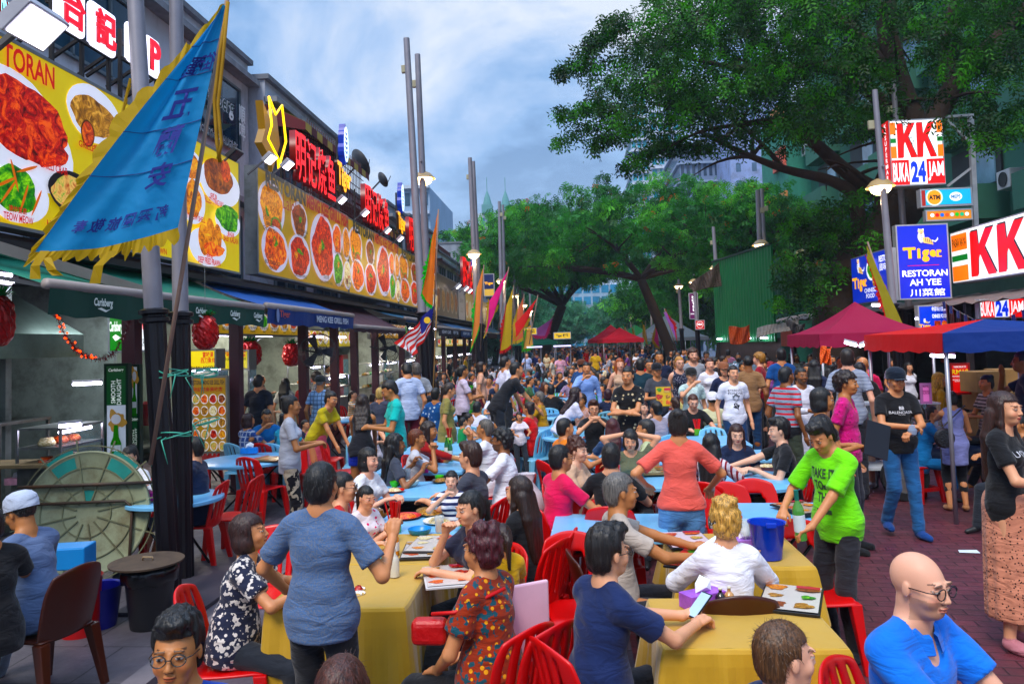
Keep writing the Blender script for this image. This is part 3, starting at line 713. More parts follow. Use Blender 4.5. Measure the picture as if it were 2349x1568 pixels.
def chest_print(P,sh,txt,w,h,m,dz=0.0,bold=.0,front=True,name='print',me=None):
    """letters laid on the front (or back) of the shirt"""
    from mathutils.bvhtree import BVHTree
    bv=BVHTree.FromPolygons([v.co.copy()for v in sh.data.vertices],[tuple(p.vertices)for p in sh.data.polygons])
    me=me or fit_text(txt,w,h,0,bold);sg=1 if front else-1;c=P.chest+P.up*dz
    dr=P.fw*sg;rt=P.rt*(-sg)
    for v in me.vertices:
        p=c+rt*v.co.x+P.up*v.co.y+dr*.4;hit=bv.ray_cast(p,-dr)
        v.co=(hit[0]if hit[0]else c+rt*v.co.x+P.up*v.co.y+dr*.12)+dr*.004
    me.update();return link(name,me,m,sh)
PEOPLE=[]
def person(px,py,dist=None,yaw=0,hgt=1.7,label='',cat='person',group=None,skin='m',hair='short',hc='0b0908',sit=False,kid=False,top='888888',tp=None,t2='ffffff',t3=None,
           sleeve=.62,hem=-.10,bot='20242c',bp=None,b2='000000',ln=1.0,skirt=0,flare=0,shoe='1a1a1c',shoes=False,lean=None,side=0,turn=0,hy=0,hp=0,hr=0,ra=None,la=None,walk=0,fat=1.0,
           glasses=None,cap=None,capback=False,f=False,lips=None,beard=None,coll=False,neck=.066,vneck=0,q=None,seat=.45,legs=None,loose=.012,brow=None,upd=None,xy=None,z0=0.0,bottoms=True):
    if sit and lean is None:lean=4
    P=pose(hgt,sit,lean or 0,side,turn,hy,hp,hr,ra or('table' if sit else 'down'),la or('table' if sit else 'down'),walk,seat,fat,f,legs)
    if dist is not None and not sit and xy is None: # a standing figure's height follows from where its head is seen
        for _ in range(2):
            k_=min(max(D(px,py,dist).z/P.head.z,.92),1.08);hgt*=k_;P=pose(hgt,sit,lean or 0,side,turn,hy,hp,hr,ra or 'down',la or 'down',walk,seat,fat,f,legs)
            if not.93<D(px,py,dist).z/P.head.z<1.07:dist=G(px,py,P.head.z).y*.6+dist*.4 if abs(G(px,py,P.head.z).y-dist)<dist*.35 else dist
    a=R(yaw);rotz=-a
    hx,hy_=P.head.x,P.head.y
    if xy is None:
        if dist is None:
            w=G(px,py,P.head.z+z0)
        else:w=D(px,py,dist)
        ox=hx*math.cos(rotz)-hy_*math.sin(rotz);oy=hx*math.sin(rotz)+hy_*math.cos(rotz);pos=Vector((w.x-ox,w.y-oy,z0))
    else:pos=Vector((xy[0],xy[1],z0))
    d=pos.y;rs=random.Random(hash((round(px),round(py)))&0xffff)
    if q is None:q=0 if d<4.3 else 1 if d<8.6 else 2 if d<14 else 3
    hh=(.0038,.0050,.0080,.013)[q];hb=(.014,.017,.022,.03)[q];hn=(.0048,.0070,.011,.02)[q];hc_=(.010,.013,.018,.026)[q];hha=(.0055,.007,.011,.016)[q]
    BF=body_field(P,skin,q<2);b_=[]
    H=P.head;r=.125*P.s;b_.append(((H.x-r,H.x+r,hh),(H.y-r,H.y+r,hh),(H.z-r*1.05,H.z+r*1.05,hh)))
    if q<3:
        for a_ in P.arm:
            c=a_[3]+a_[4]*.08*P.s;rr=.10*P.s;b_.append(((c.x-rr,c.x+rr,hn),(c.y-rr,c.y+rr,hn),(c.z-rr,c.z+rr,hn)))
    V,Q=BF.grow(hb,b_)
    bw=brow if brow is not None else tuple(c*.7+.004 for c in col(hc)[:3])
    C=face_cols(P,V,SKIN.get(skin,skin),bw,lips,shoe,beard)
    o=np_mesh('person',V,Q,skin_mat(),cols=C);tag(o,label,cat,group)
    o.location=pos;o.rotation_euler=(0,0,rotz)
    hair_obj(P,'buzz' if cap and hair in('short','spike','curly')else 'pony' if cap and hair=='bun' else hair,hc,hha,o,rs)
    sh=shirt_obj(P,hc_,o,cloth(top,tp,t2,t3),sleeve,hem,rs=rs,coll=coll,neck=neck,vneck=vneck,loose=loose,name='dress' if hem<-.3 else 'shirt')if top else None
    if bottoms and hem>-.3:bottoms_obj(P,hc_*1.2,o,cloth(bot,bp,b2),ln,rs,'skirt' if skirt else('shorts' if ln<.7 else 'trousers'),flare,skirt)
    if shoes:shoe_objs(P,.010,o,cloth(shoe))
    if glasses:glasses_obj(P,o,glasses if isinstance(glasses,str)else '141414')
    if cap:cap_obj(P,o,cap,capback)
    o_P=(o,P,sh);PEOPLE.append(o_P);return o_P
def hand_pos(o,P,i,off=.07):
    sg,sh,el,wr,hd,cu=P.arm[i];return wr+hd*off*P.s
# ================================================================ furniture and table things
def chair_proto(c,kind='slat',loc=(0,0,-50)):
    m=plastic(c);r=empty('chair','plastic chair','chair',loc)
    def sheet(pt,nu,nv,mask):
        mb=MB();vs=[pt(i/nu*2-1,j/nv)for j in range(nv+1)for i in range(nu+1)]
        fs=[(j*(nu+1)+i,j*(nu+1)+i+1,(j+1)*(nu+1)+i+1,(j+1)*(nu+1)+i)for j in range(nv)for i in range(nu)if mask(i,j)]
        used=sorted({k for f in fs for k in f});mp_={k:n for n,k in enumerate(used)}
        mb.add([vs[k]for k in used],[tuple(mp_[k]for k in f)for f in fs]);return mb
    sheet(lambda u,v:(u*(.205+.012*math.sin(v*3.14)),.20-v*.41,.44-.018*(1-u*u)*math.sin(v*3.14)-.03*max(0,.12-v)*4),8,8,lambda i,j:True).build('seat',m,r,smooth=True,solid=.022,sub=1)
    top=.45 if kind!='low' else.38
    def bk(u,v):
        w=.20+.012*math.sin(v*3.1)-(.035*max(0,v-.75)*4*.6);z=.42+v*top-(.045*u*u*max(0,v-.6)*2.5)
        return(u*w,-.205-.105*v+.045*u*u,z)
    if kind=='slat':mk=lambda i,j:not(2<=i<=13 and 2<=j<=8 and i%3==2)and not(i in(0,)and False)
    elif kind=='arch':mk=lambda i,j:not(4<=i<=11 and j<=5)and not(5<=i<=10 and j==6)
    else:mk=lambda i,j:True
    sheet(bk,16,10,mk).build('backrest',m,r,smooth=True,solid=.02,sub=1)
    for sx in(1,-1):
        for sy in(1,-1):
            mb=MB();t=Vector((sx*.185,.165 if sy>0 else-.185,.435));b=Vector((sx*.225,.215 if sy>0 else-.27,0));q=[]
            for p,w in((t,.036),(t.lerp(b,.5),.027),(b,.019)):q.append([p+Vector((dx*w,dy*w,0))for dx,dy in((-1,-1),(1,-1),(1,1),(-1,1))])
            vs=[v for k in q for v in k];mb.add(vs,[(3,2,1,0),(8,9,10,11)]+[(i*4+k,i*4+(k+1)%4,i*4+4+(k+1)%4,i*4+4+k)for i in range(2)for k in range(4)])
            mb.build('leg',m,r,bevel=.006,seg=2)
    return r
def stool_proto(c):
    m=plastic(c);r=empty('stool','stool','stool',(0,0,-50))
    mb=MB();mb.box((-.15,-.15,.42),(.15,.15,.45));mb.build('seat',m,r,bevel=.014,seg=3)
    for sx in(1,-1):
        for sy in(1,-1):
            mb=MB();q=[[Vector((sx*x+dx*w,sy*x+dy*w,z))for dx,dy in((-1,-1),(1,-1),(1,1),(-1,1))]for x,z,w in((.12,.42,.03),(.17,0,.024))]
            mb.add([v for k in q for v in k],[(0,1,2,3),(7,6,5,4)]+[(k,(k+1)%4,4+(k+1)%4,4+k)for k in range(4)]);mb.build('leg',m,r,bevel=.005)
    for a,b in(((-1,-1),(1,-1)),((1,-1),(1,1)),((1,1),(-1,1)),((-1,1),(-1,-1))):
        mb=MB();mb.bar((a[0]*.15,a[1]*.15,.16),(b[0]*.15,b[1]*.15,.16),.012,.045);mb.build('stretcher',m,r)
    return r
def collect(r):
    KIDS[r.name]=[o for o in SC.objects if o.parent==r]
    for k in KIDS[r.name]:collect(k)
PROTO={}
def proto(kind,make):
    if kind not in PROTO:PROTO[kind]=[make(),False];collect(PROTO[kind][0])
    return PROTO[kind]
CH=dict(r=('c40d0a','slat','red'),ra=('c40d0a','arch','red'),b=('86bcd6','slat','pale blue'),ba=('86bcd6','arch','pale blue'),br=('3c1a10','solid','brown'),k=('1d3f9a','slat','dark blue'))
def inst(kind,make,loc,rz,label,cat=None,group=None,scale=1):
    p=proto(kind,make)
    if p[1]:o=copy_tree(p[0])
    else:o=p[0];p[1]=True
    o.location=loc;o.rotation_euler=(0,0,rz);o.scale=(scale,)*3;o['label']=label
    if cat:o['category']=cat
    if group:o['group']=group
    return o
def chair(k,x,y,yaw,label,z=0,group='plastic chairs round the tables'):
    return inst('chair_'+k,lambda:chair_proto(CH[k][0],CH[k][1]),(x,y,z),-R(yaw),label,'chair',group)
def table_proto(c,kind,w,d,h=.75):
    m=plastic(c);r=empty('table','t','table',(0,0,-50));lm=mat('1c1c1e',rough=.4,metal=.5,var=0)
    mb=MB()
    if kind=='round':mb.lathe([(0,h),(w*.98,h),(w,h-.008),(w,h-.035),(w*.96,h-.045),(0,h-.045)],40)
    else:mb.box((-w,-d,h-.045),(w,d,h))
    mb.build('tabletop',m,r,smooth='auto' if kind=='round' else False,bevel=0 if kind=='round' else.012,seg=3)
    e=w*.55;f=(d if kind!='round' else w)*.6
    for sy in(-1,1):
        mb=MB();mb.tube([(-e,sy*f,h-.05),(e,sy*f*.9,.015),],.013,8);mb.tube([(e,sy*f*.8,h-.05),(-e,sy*f*.7,.015)],.013,8)
        mb.build('leg_frame',lm,r,smooth=True)
    mb=MB();mb.tube([(-e,-f,.02),(-e,f,.02)],.012,8);mb.tube([(e,-f,.02),(e,f,.02)],.012,8);mb.build('foot_rail',lm,r,smooth=True)
    return r
def table(kind,x,y,yaw,label,w=.6,d=.6,c='7fb6dc',group='pale blue tables'):
    return inst('tb_%s_%s_%s_%s'%(kind,w,d,c),lambda:table_proto(c,kind,w,d),(x,y,0),-R(yaw),label,'table',group)
def tablecloth(x,y,yaw,w,d,label,drop=.70,c='bc9616',seed=1,h=.765):
    rs=random.Random(seed);N=56;mb=MB();per=[];rr=.03
    def edge(t): # point and outward normal on the table's rounded outline, t in 0..1
        P_=2*(2*w+2*d);L_=t*P_
        for(a,b,n)in(((-w,-d),(w,-d),(0,-1)),((w,-d),(w,d),(1,0)),((w,d),(-w,d),(0,1)),((-w,d),(-w,-d),(-1,0))):
            ln=math.dist(a,b)
            if L_<=ln:k=L_/ln;return Vector((a[0]+(b[0]-a[0])*k,a[1]+(b[1]-a[1])*k,0)),Vector((n[0],n[1],0)),min(k,1-k)*ln
            L_-=ln
        return Vector((-w,-d,0)),Vector((-1,0,0)),0
    NN=160;rows=[];prof=[(0,0),(.012,-.004),(.02,-.02)]+[(.024+.02*k/8,-.02-(drop-.02)*k/8)for k in range(1,9)]
    E=[edge((i+.5)/NN)for i in range(NN)];ph=[rs.uniform(0,6.28)for _ in range(4)]
    for o,z in prof:
        row=[]
        for i,(p,n,dc)in enumerate(E):
            t=i/NN*2*math.pi;dr=-z/drop;cn=math.exp(-(dc/.09)**2)
            fold=dr*(.016*math.sin(t*23+ph[0])+.012*math.sin(t*37+ph[1])+.022*math.sin(t*9+ph[2]))+cn*dr*.075
            c2=Vector((math.copysign(1,p.x)*.7,math.copysign(1,p.y)*.7,0));nn=(n*(1-cn)+c2*cn).normalized()
            zz=z*(1+.05*math.sin(t*5+ph[3])*dr-.04*cn)
            row.append(p*.995+nn*(o+max(fold,-.004))+Vector((0,0,h+zz)))
        rows.append(row)
    for j in range(len(rows)-1):
        for i in range(NN):mb.quad(rows[j][i],rows[j+1][i],rows[j+1][(i+1)%NN],rows[j][(i+1)%NN])
    K=14;g=[[Vector((-w*.995+2*w*.995*i/K,-d*.995+2*d*.995*j/K,h+.0012*math.sin(i*2.1+seed)*math.cos(j*1.7)))for i in range(K+1)]for j in range(K+1)]
    for j in range(K):
        for i in range(K):mb.quad(g[j][i],g[j][i+1],g[j+1][i+1],g[j+1][i])
    o=mb.build('tablecloth',mat(c,rough=.62,var=.07,vs=2.2,bump=.25,bs=5,sheen=.3),smooth='auto',loc=(x,y,0),rz=-R(yaw))
    return tag(o,label,'tablecloth','yellow tablecloths')
def lathe_thing(name,prof,m,x,y,z,label,cat,group=None,n=24,extra=None,rz=0):
    r=empty(name,label,cat,(x,y,z),rz,group);mb=MB();mb.lathe(prof,n);mb.build('body',m,r,smooth='auto')
    if extra:extra(r)
    return r
GLASSM=None
def glassmat(c='e8f0f0',a=.35):
    return mat(c,rough=.05,var=0,alpha=a,spec=.8)
FOOD={}
def food(c1,c2,c3,sc=14,em=0,rough=.4):
    k=(c1,c2,c3,sc,em)
    if k in FOOD:return FOOD[k]
    m,t,b=NM('food');N=t.nodes.new;l=t.links.new;tcn=N('ShaderNodeTexCoord')
    n=N('ShaderNodeTexNoise');n.inputs['Scale'].default_value=sc;n.inputs['Detail'].default_value=6;n.inputs['Roughness'].default_value=.7;n.inputs['Distortion'].default_value=1.2
    l(tcn.outputs['Object'],n.inputs['Vector']);r=N('ShaderNodeValToRGB');e=r.color_ramp.elements
    e[0].position=.36;e[0].color=col(c2);e[1].position=.64;e[1].color=col(c3);q=e.new(.5);q.color=col(c1)
    l(n.outputs['Fac'],r.inputs[0]);l(r.outputs[0],b.inputs['Base Color']);b.inputs['Roughness'].default_value=rough
    if em:l(r.outputs[0],b.inputs['Emission Color']);b.inputs['Emission Strength'].default_value=em
    FOOD[k]=m;return m
DISH=dict(crab=('a8240a','3a0c05','e0662a'),prawn=('d0581c','7a1c08','f0a040'),veg=('2f7a1c','0f3a10','8fc84a'),fish=('9a6a30','4a2a12','d8a860'),fried=('c8781e','7a3c0c','e8b050'),
            satay=('7a3a14','35150a','b06a30'),rice=('d8c89a','9a7a40','f0e8d0'),squid=('d8b070','a04a20','60902a'),soup=('b84a10','601a08','e08030'))
def plate(x,y,kind,c='f0f0ee',label='plate of food',r=.12,z=.752,oval=1.0,group='dishes on the tables'):
    o=empty('plate',label,'plate',(x,y,z),rnd.uniform(0,3),group);mb=MB()
    mb.lathe([(0,.004),(r*.6,.004),(r*.95,.018),(r,.020),(r*.97,.014),(r*.6,0),(0,0)],26,sy=oval);mb.build('dish',mat(c,rough=.2,var=0),o,smooth='auto')
    if kind:
        mb=MB();rs=random.Random(int(x*997+y*131));n=18
        prof=[(0,.036),(r*.3,.034),(r*.52,.024),(r*.7,.008)];vs=[];fs=[]
        for i,(a,b)in enumerate(prof):
            for k in range(n):t=2*math.pi*k/n;q=a*(1+rs.uniform(-.16,.16));vs.append((q*math.cos(t),q*math.sin(t)*oval,b+rs.uniform(-.005,.006)))
        for i in range(3):
            for k in range(n):fs.append((i*n+k,i*n+(k+1)%n,(i+1)*n+(k+1)%n,(i+1)*n+k))
        mb.add(vs,fs);mb.build('food',food(*DISH[kind],sc=40),o,smooth=True)
    return o
def bowl(x,y,c,label,r=.07,h=.055,z=.752):
    return lathe_thing('bowl',[(0,.004),(r*.5,.004),(r*.9,h*.6),(r,h),(r*1.05,h),(r*.95,h*.5),(r*.55,0),(0,0)],plastic(c),x,y,z,label,'bowl','bowls on the tables')
def cup(x,y,c,label,liq='5a1c0c',z=.752,h=.12,r=.036):
    def ex(o):mb=MB();mb.lathe([(0,.006),(r*.85,.006),(r*.88,h*.7),(0,h*.7)],16);mb.build('drink',mat(liq,rough=.1,var=0),o,smooth='auto')
    return lathe_thing('drinking_glass',[(r*.85,0),(r,h),(r*.96,h),(r*.8,.006)],glassmat(),x,y,z,label,'glass','glasses on the tables',18,ex)
def tissue(x,y,rz,c,label,z=.752,s=1):
    o=empty('tissue_box',label,'tissue box',(x,y,z),rz);mb=MB();mb.box((-.11*s,-.055*s,0),(.11*s,.055*s,.075*s));mb.build('carton',mat(c,rough=.4,var=.25,vs=14),o,bevel=.003)
    rs=random.Random(int(x*100));mb=MB();v=[(-.05*s,-.008*s,.075*s),(.05*s,-.008*s,.075*s),(.06*s,.01*s,.12*s),(.01*s,.03*s,.15*s),(-.045*s,0,.12*s),(0,-.035*s,.105*s)]
    mb.add(v,[(0,1,5),(1,2,5),(2,3,5),(3,4,5),(4,0,5)]);mb.build('tissue',mat('f2f2f4',rough=.9,var=0),o,solid=.0015)
    return o
def holder(x,y,cb,cs,label,z=.752,n=12):
    o=empty('chopstick_holder',label,'holder',(x,y,z),0,'chopstick holders');mb=MB();mb.box((-.045,-.035,0),(.045,.035,.09));mb.build('tray',plastic(cb),o,bevel=.004)
    rs=random.Random(int(x*77+y*31))
    mb=MB()
    for _ in range(n):a,b=rs.uniform(-.03,.03),rs.uniform(-.02,.02);mb.bar((a,b,.05),(a*1.9+rs.uniform(-.03,.03),b*1.6,.23),.010)
    mb.build('chopsticks',plastic(cs),o)
    return o
def menu(x,y,rz,label,c='141414',p=None,z=.770,w=.15,d=.21,tilt=0,thick=.014):
    o=empty('menu',label,'menu',(x,y,z),rz,'menus');o.rotation_euler[0]=tilt;mb=MB();mb.box((-w,-d,0),(w,d,thick));mb.build('cover',mat(c,rough=.35,var=0),o,bevel=.003)
    rs=random.Random(int(x*91+y*17));b=Board(o,(-w,-d,thick),(1,0,0),(0,1,0))
    b.rect(.01,.01,2*w-.01,2*d-.01,mat(p or 'd8d0cc',rough=.25,var=.05))
    ks=list(DISH)
    for i in range(2):
        for j in range(3):q=rs.uniform(.7,1.15);b.ell(w*(.5+i)+rs.uniform(-.01,.01),d*(.4+j*.62)+rs.uniform(-.01,.01),.05*q,.042*q,food(*DISH[rs.choice(ks)],sc=60),wob=.3,seed=i*7+j,n=16)
    b.rect(w*1.1,2*d-.07,w*1.9,2*d-.03,mat('b03040',rough=.3,var=0));finish(b);return o
def phone(x,y,z,rz,label,tilt=.6,c='101214',face='9fb4c8'):
    o=empty('phone',label,'phone',(x,y,z),rz);o.rotation_euler[0]=tilt;mb=MB();mb.box((-.036,-.074,0),(.036,.074,.008));mb.build('case',mat(c,rough=.2,var=0),o,bevel=.003)
    mb=MB();mb.quad((-.032,-.066,.0095),(.032,-.066,.0095),(.032,.066,.0095),(-.032,.066,.0095));mb.build('screen',lit(face,.5),o);return o
def bottle(x,y,c,label,z=.752,h=.28,r=.034,liq=None,lab=None,alpha=.75):
    def ex(o):
        if lab:mb=MB();mb.lathe([(r*1.02,h*.18),(r*1.02,h*.48)],20);mb.build('paper_label',mat(lab,rough=.6,var=.03),o,smooth=True)
        mb=MB();mb.lathe([(0,h*1.015),(r*.42,h*1.015),(r*.42,h*.95)],14);mb.build('cap',mat(liq or 'c8a030',rough=.4,var=0),o,smooth='auto')
    return lathe_thing('bottle',[(0,0),(r,.004),(r,h*.58),(r*.8,h*.68),(r*.36,h*.80),(r*.33,h*.97),(r*.38,h*1.0),(0,h)],mat(c,rough=.08,var=0,alpha=alpha,spec=.8),x,y,z,label,'bottle','bottles',20,ex)
# ================================================================ ground
def struct(name,mb,m,smooth=False):o=mb.build(name,m,smooth=smooth);o['kind']='structure';return o
def brick_mat(c1,c2,cm,sx,sy,rough=.55,rot=0):
    m,t,b=NM('paving');N=t.nodes.new;l=t.links.new;tcn=N('ShaderNodeTexCoord');mp_=N('ShaderNodeMapping');mp_.inputs['Rotation'].default_value=(0,0,rot);l(tcn.outputs['Object'],mp_.inputs[0])
    br=N('ShaderNodeTexBrick');br.inputs['Color1'].default_value=col(c1);br.inputs['Color2'].default_value=col(c2);br.inputs['Mortar'].default_value=col(cm)
    br.inputs['Scale'].default_value=1;br.inputs['Brick Width'].default_value=sx;br.inputs['Row Height'].default_value=sy;br.inputs['Mortar Size'].default_value=.007;br.inputs['Mortar Smooth'].default_value=.4;l(mp_.outputs[0],br.inputs['Vector'])
    n=N('ShaderNodeTexNoise');n.inputs['Scale'].default_value=.9;n.inputs['Detail'].default_value=9;n.inputs['Roughness'].default_value=.68;l(tcn.outputs['Object'],n.inputs['Vector'])
    r=N('ShaderNodeMapRange');r.inputs[1].default_value=.34;r.inputs[2].default_value=.68;r.inputs[3].default_value=.55;r.inputs[4].default_value=1.45;l(n.outputs['Fac'],r.inputs[0])
    v=N('ShaderNodeVectorMath');v.operation='SCALE';l(br.outputs['Color'],v.inputs[0]);l(r.outputs[0],v.inputs['Scale']);l(v.outputs[0],b.inputs['Base Color'])
    r2=N('ShaderNodeMapRange');r2.inputs[1].default_value=.4;r2.inputs[2].default_value=.66;r2.inputs[3].default_value=rough+.2;r2.inputs[4].default_value=rough-.22;l(n.outputs['Fac'],r2.inputs[0]);l(r2.outputs[0],b.inputs['Roughness'])
    bp=N('ShaderNodeBump');bp.inputs['Strength'].default_value=.6;bp.inputs['Distance'].default_value=.008;bp.invert=True;l(br.outputs['Fac'],bp.inputs['Height'])
    n3=N('ShaderNodeTexNoise');n3.inputs['Scale'].default_value=30;l(tcn.outputs['Object'],n3.inputs['Vector']);bp2=N('ShaderNodeBump');bp2.inputs['Strength'].default_value=.25;bp2.inputs['Distance'].default_value=.01
    l(n3.outputs['Fac'],bp2.inputs['Height']);l(bp.outputs[0],bp2.inputs['Normal']);l(bp2.outputs[0],b.inputs['Normal']);return m
struct('ground',MB().quad((-300,-60,-.02),(300,-60,-.02),(300,600,-.02),(-300,600,-.02)),mat('4c4644',rough=.9))
struct('road',MB().quad((-2.95,-3,0),(.35,-3,0),(.35,150,0),(-2.95,150,0)),brick_mat('4c4650','5a5058','2c2830',.42,.42,.6))
struct('brick_road',MB().quad((.35,-3,0),(14,-3,0),(14,150,0),(.35,150,0)),brick_mat('60343a','502a30','2a181c',.24,.12,.46,R(8)))
mb=MB();mb.box((-2.95,-3,-.02),(-2.78,150,.055));struct('kerb',mb,mat('6a6468',rough=.8,var=.25))
mb=MB();mb.box((-14,-3,-.02),(-2.95,150,.05));struct('pavement',mb,brick_mat('4a464c','544e54','262428',.6,.6,.55))
# scraps lying on the paving
rs=random.Random(5)
for i in range(26):
    x,y=rs.uniform(-2.4,5.5),rs.uniform(3.2,14);mb=MB();n=rs.choice([4,5]);r_=rs.uniform(.010,.026);a0=rs.uniform(0,6)
    mb.quad(*[(x+r_*math.cos(a0+6.283*k/n)*rs.uniform(.6,1.6),y+r_*math.sin(a0+6.283*k/n)*rs.uniform(.5,1),.006+.004*rs.random())for k in range(n)])
    c=rs.choice(['c0a030','b89a38','a8902c']);tag(mb.build('fallen_leaf',mat(c,var=0),solid=.001),'small yellow fallen leaf lying on the paving','leaf','fallen leaves on the paving')
g=G(2222,1266,0);mb=MB();mb.quad((g.x-.10,g.y-.03,.008),(g.x+.08,g.y-.06,.008),(g.x+.10,g.y+.05,.010),(g.x-.07,g.y+.06,.008));tag(mb.build('paper_scrap',mat('d8e0e8',var=0),solid=.001),'white scrap of paper dropped on the maroon paving','paper')
# ================================================================ left side: billboards
BX=-5.3
def cpt(cx,cy,ox,oy,k,x=None):
    return S((ox+cx/k)/1.7437,(oy+cy/k)/1.7437,BX if x is None else x)
def bb(y0,y1,z0,z1,label,c,em=.30,thick=.22,frame='8a8c90',x=BX,name='billboard'):
    r=wempty(name,label,'billboard',(x-thick,(y0+y1)/2,z0));mb=MB();mb.box((x-thick,y0,z0),(x-.004,y1,z1));mb.build('box',steel('8c9094',.4),r)
    b=Board(r,(x-.003,y0,z0),(0,1,0));W_,H_=y1-y0,z1-z0
    b.rect(.0,.0,W_,H_,lit(c,em));o=finish(b,'panel')
    mb=MB();f=.035
    for a,d in(((x-.01,y0,z0),(x+.012,y1,z0+f)),((x-.01,y0,z1-f),(x+.012,y1,z1)),((x-.01,y0,z0+f),(x+.012,y0+f,z1-f)),((x-.01,y1-f,z0+f),(x+.012,y1,z1-f))):mb.box(a,d)
    mb.build('frame',mat(frame,rough=.45,metal=.4),r);b.k=3;return r,b,W_,H_
EM=.42
WHT=lit('f0f0fa',EM);RED=lit('c01028',EM);BLK=lit('1c1a24',.05)
def F_(k,em=EM):return food(*DISH[k],sc=7,em=em)
# nearest yellow board
e0=S(551,630,BX);e1=S(549,372,BX);r1,b1,W1,H1=bb(5.6,e0.y,e0.z,e1.z,'long yellow illuminated billboard with chilli crab and stir fry pictures above green awning','e6cc1c',.34)
Y0,Z0=5.6,e0.z
def q1(cx,cy,o):p=cpt(cx,cy,0,o,2.237);return p.y-Y0,p.z-Z0
def dish1(cx,cy,rx,ry,o,kind=None,pl=WHT,rot=0,wob=.03,seed=1):
    u,v=q1(cx,cy,o);u2,_=q1(cx+rx,cy,o);u3,_=q1(cx-rx,cy,o);_,v2=q1(cx,cy+ry,o);_,v3=q1(cx,cy-ry,o)
    b1.ell(u,v,abs(u2-u3)/2,abs(v3-v2)/2,pl if kind is None else F_(kind),rot=rot,wob=wob,seed=seed)
def lab1(t,x0,x1,y,h,o,m=RED):
    u0,v0=q1(x0,y,o);u1,_=q1(x1,y,o);_,va=q1((x0+x1)/2,y-h/2,o);_,vb=q1((x0+x1)/2,y+h/2,o);_,vc=q1((x0+x1)/2,y,o);b1.text(t,(u0+u1)/2,vc,abs(u1-u0),abs(va-vb),m,bold=.02)
dish1(230,1180,480,440,0,rot=-.5);dish1(60,1330,430,230,0)
dish1(230,1080,370,330,0,'crab',wob=.14,seed=3);dish1(150,900,240,170,0,'crab',wob=.12,seed=8);dish1(330,1290,270,190,0,'crab',wob=.16,seed=9)
dish1(840,1030,240,250,0);dish1(830,1050,200,170,0,'fish',wob=.1);dish1(775,1195,62,120,0,pl=lit('5a3018',.2));dish1(775,1195,52,105,0,'soup')
dish1(150,300,290,240,650);dish1(110,240,215,210,650,'veg',wob=.12,seed=5)
for i,(x,y,a)in enumerate(((60,260,.9),(200,320,1.2),(230,60,.4),(110,110,1.9),(310,360,1.1),(20,180,.5))):
    u,v=q1(x,y,650);b1.ell(u,v,.16,.016,lit('d8741c',EM),rot=a,wob=.1,n=14)
dish1(650,280,230,190,650,pl=lit('241c20',.1));dish1(640,285,190,150,650,'squid',wob=.1,seed=12)
u,v=q1(30,550,0)
lab1('TORAN',0,465,590,210,0,lit('c01830',.5));lab1('CHILLI CRAB',330,580,1500,70,0);lab1('辣子蟹',400,505,1425,55,0);lab1('GRILLED CHICKEN FISH',680,1130,1370,55,0);lab1('烧鸡鱼',815,930,1335,45,0)
lab1('TEOW MEOW',0,270,500,70,650);lab1('清炒豆苗',45,210,425,60,650);lab1('HOTPOT',390,600,565,60,650)
dish1(1290,690,110,90,650);dish1(1290,690,80,60,650,'prawn',wob=.15);lab1('GRILLED PRAWN',1185,1465,770,55,650)
dish1(1950,200,180,190,650);dish1(1930,130,130,150,650,'satay',wob=.08,seed=4);dish1(1995,80,42,100,650,'soup');lab1('GRILLED STING RAY',1790,1975,350,60,650);lab1('烧鳐鱼',1855,1915,300,45,650)
dish1(1700,50,90,150,650);dish1(1690,30,60,120,650,'fried',wob=.12);dish1(1700,350,110,200,650);dish1(1700,330,70,170,650,'fried',wob=.16,seed=7);lab1('YELLOW SHELL',1640,1805,495,50,650)
dish1(2010,540,112,125,650);dish1(2010,500,100,115,650,'veg',wob=.15,seed=6);lab1('BABY KAILAN',1970,2100,690,55,650);lab1('香米菜苗',2005,2065,645,40,650)
dish1(1830,760,170,170,650);dish1(1790,690,50,140,650,'fried',rot=.2);dish1(1850,640,38,140,650,'fried',rot=.1);dish1(1910,690,38,140,650,'fried',rot=-.1);dish1(1880,780,90,60,650,'prawn',wob=.2);lab1('DEEP FRIED PRAWN',1735,1935,885,55,650);lab1('炸虾球',1810,1865,840,42,650)
finish(b1)
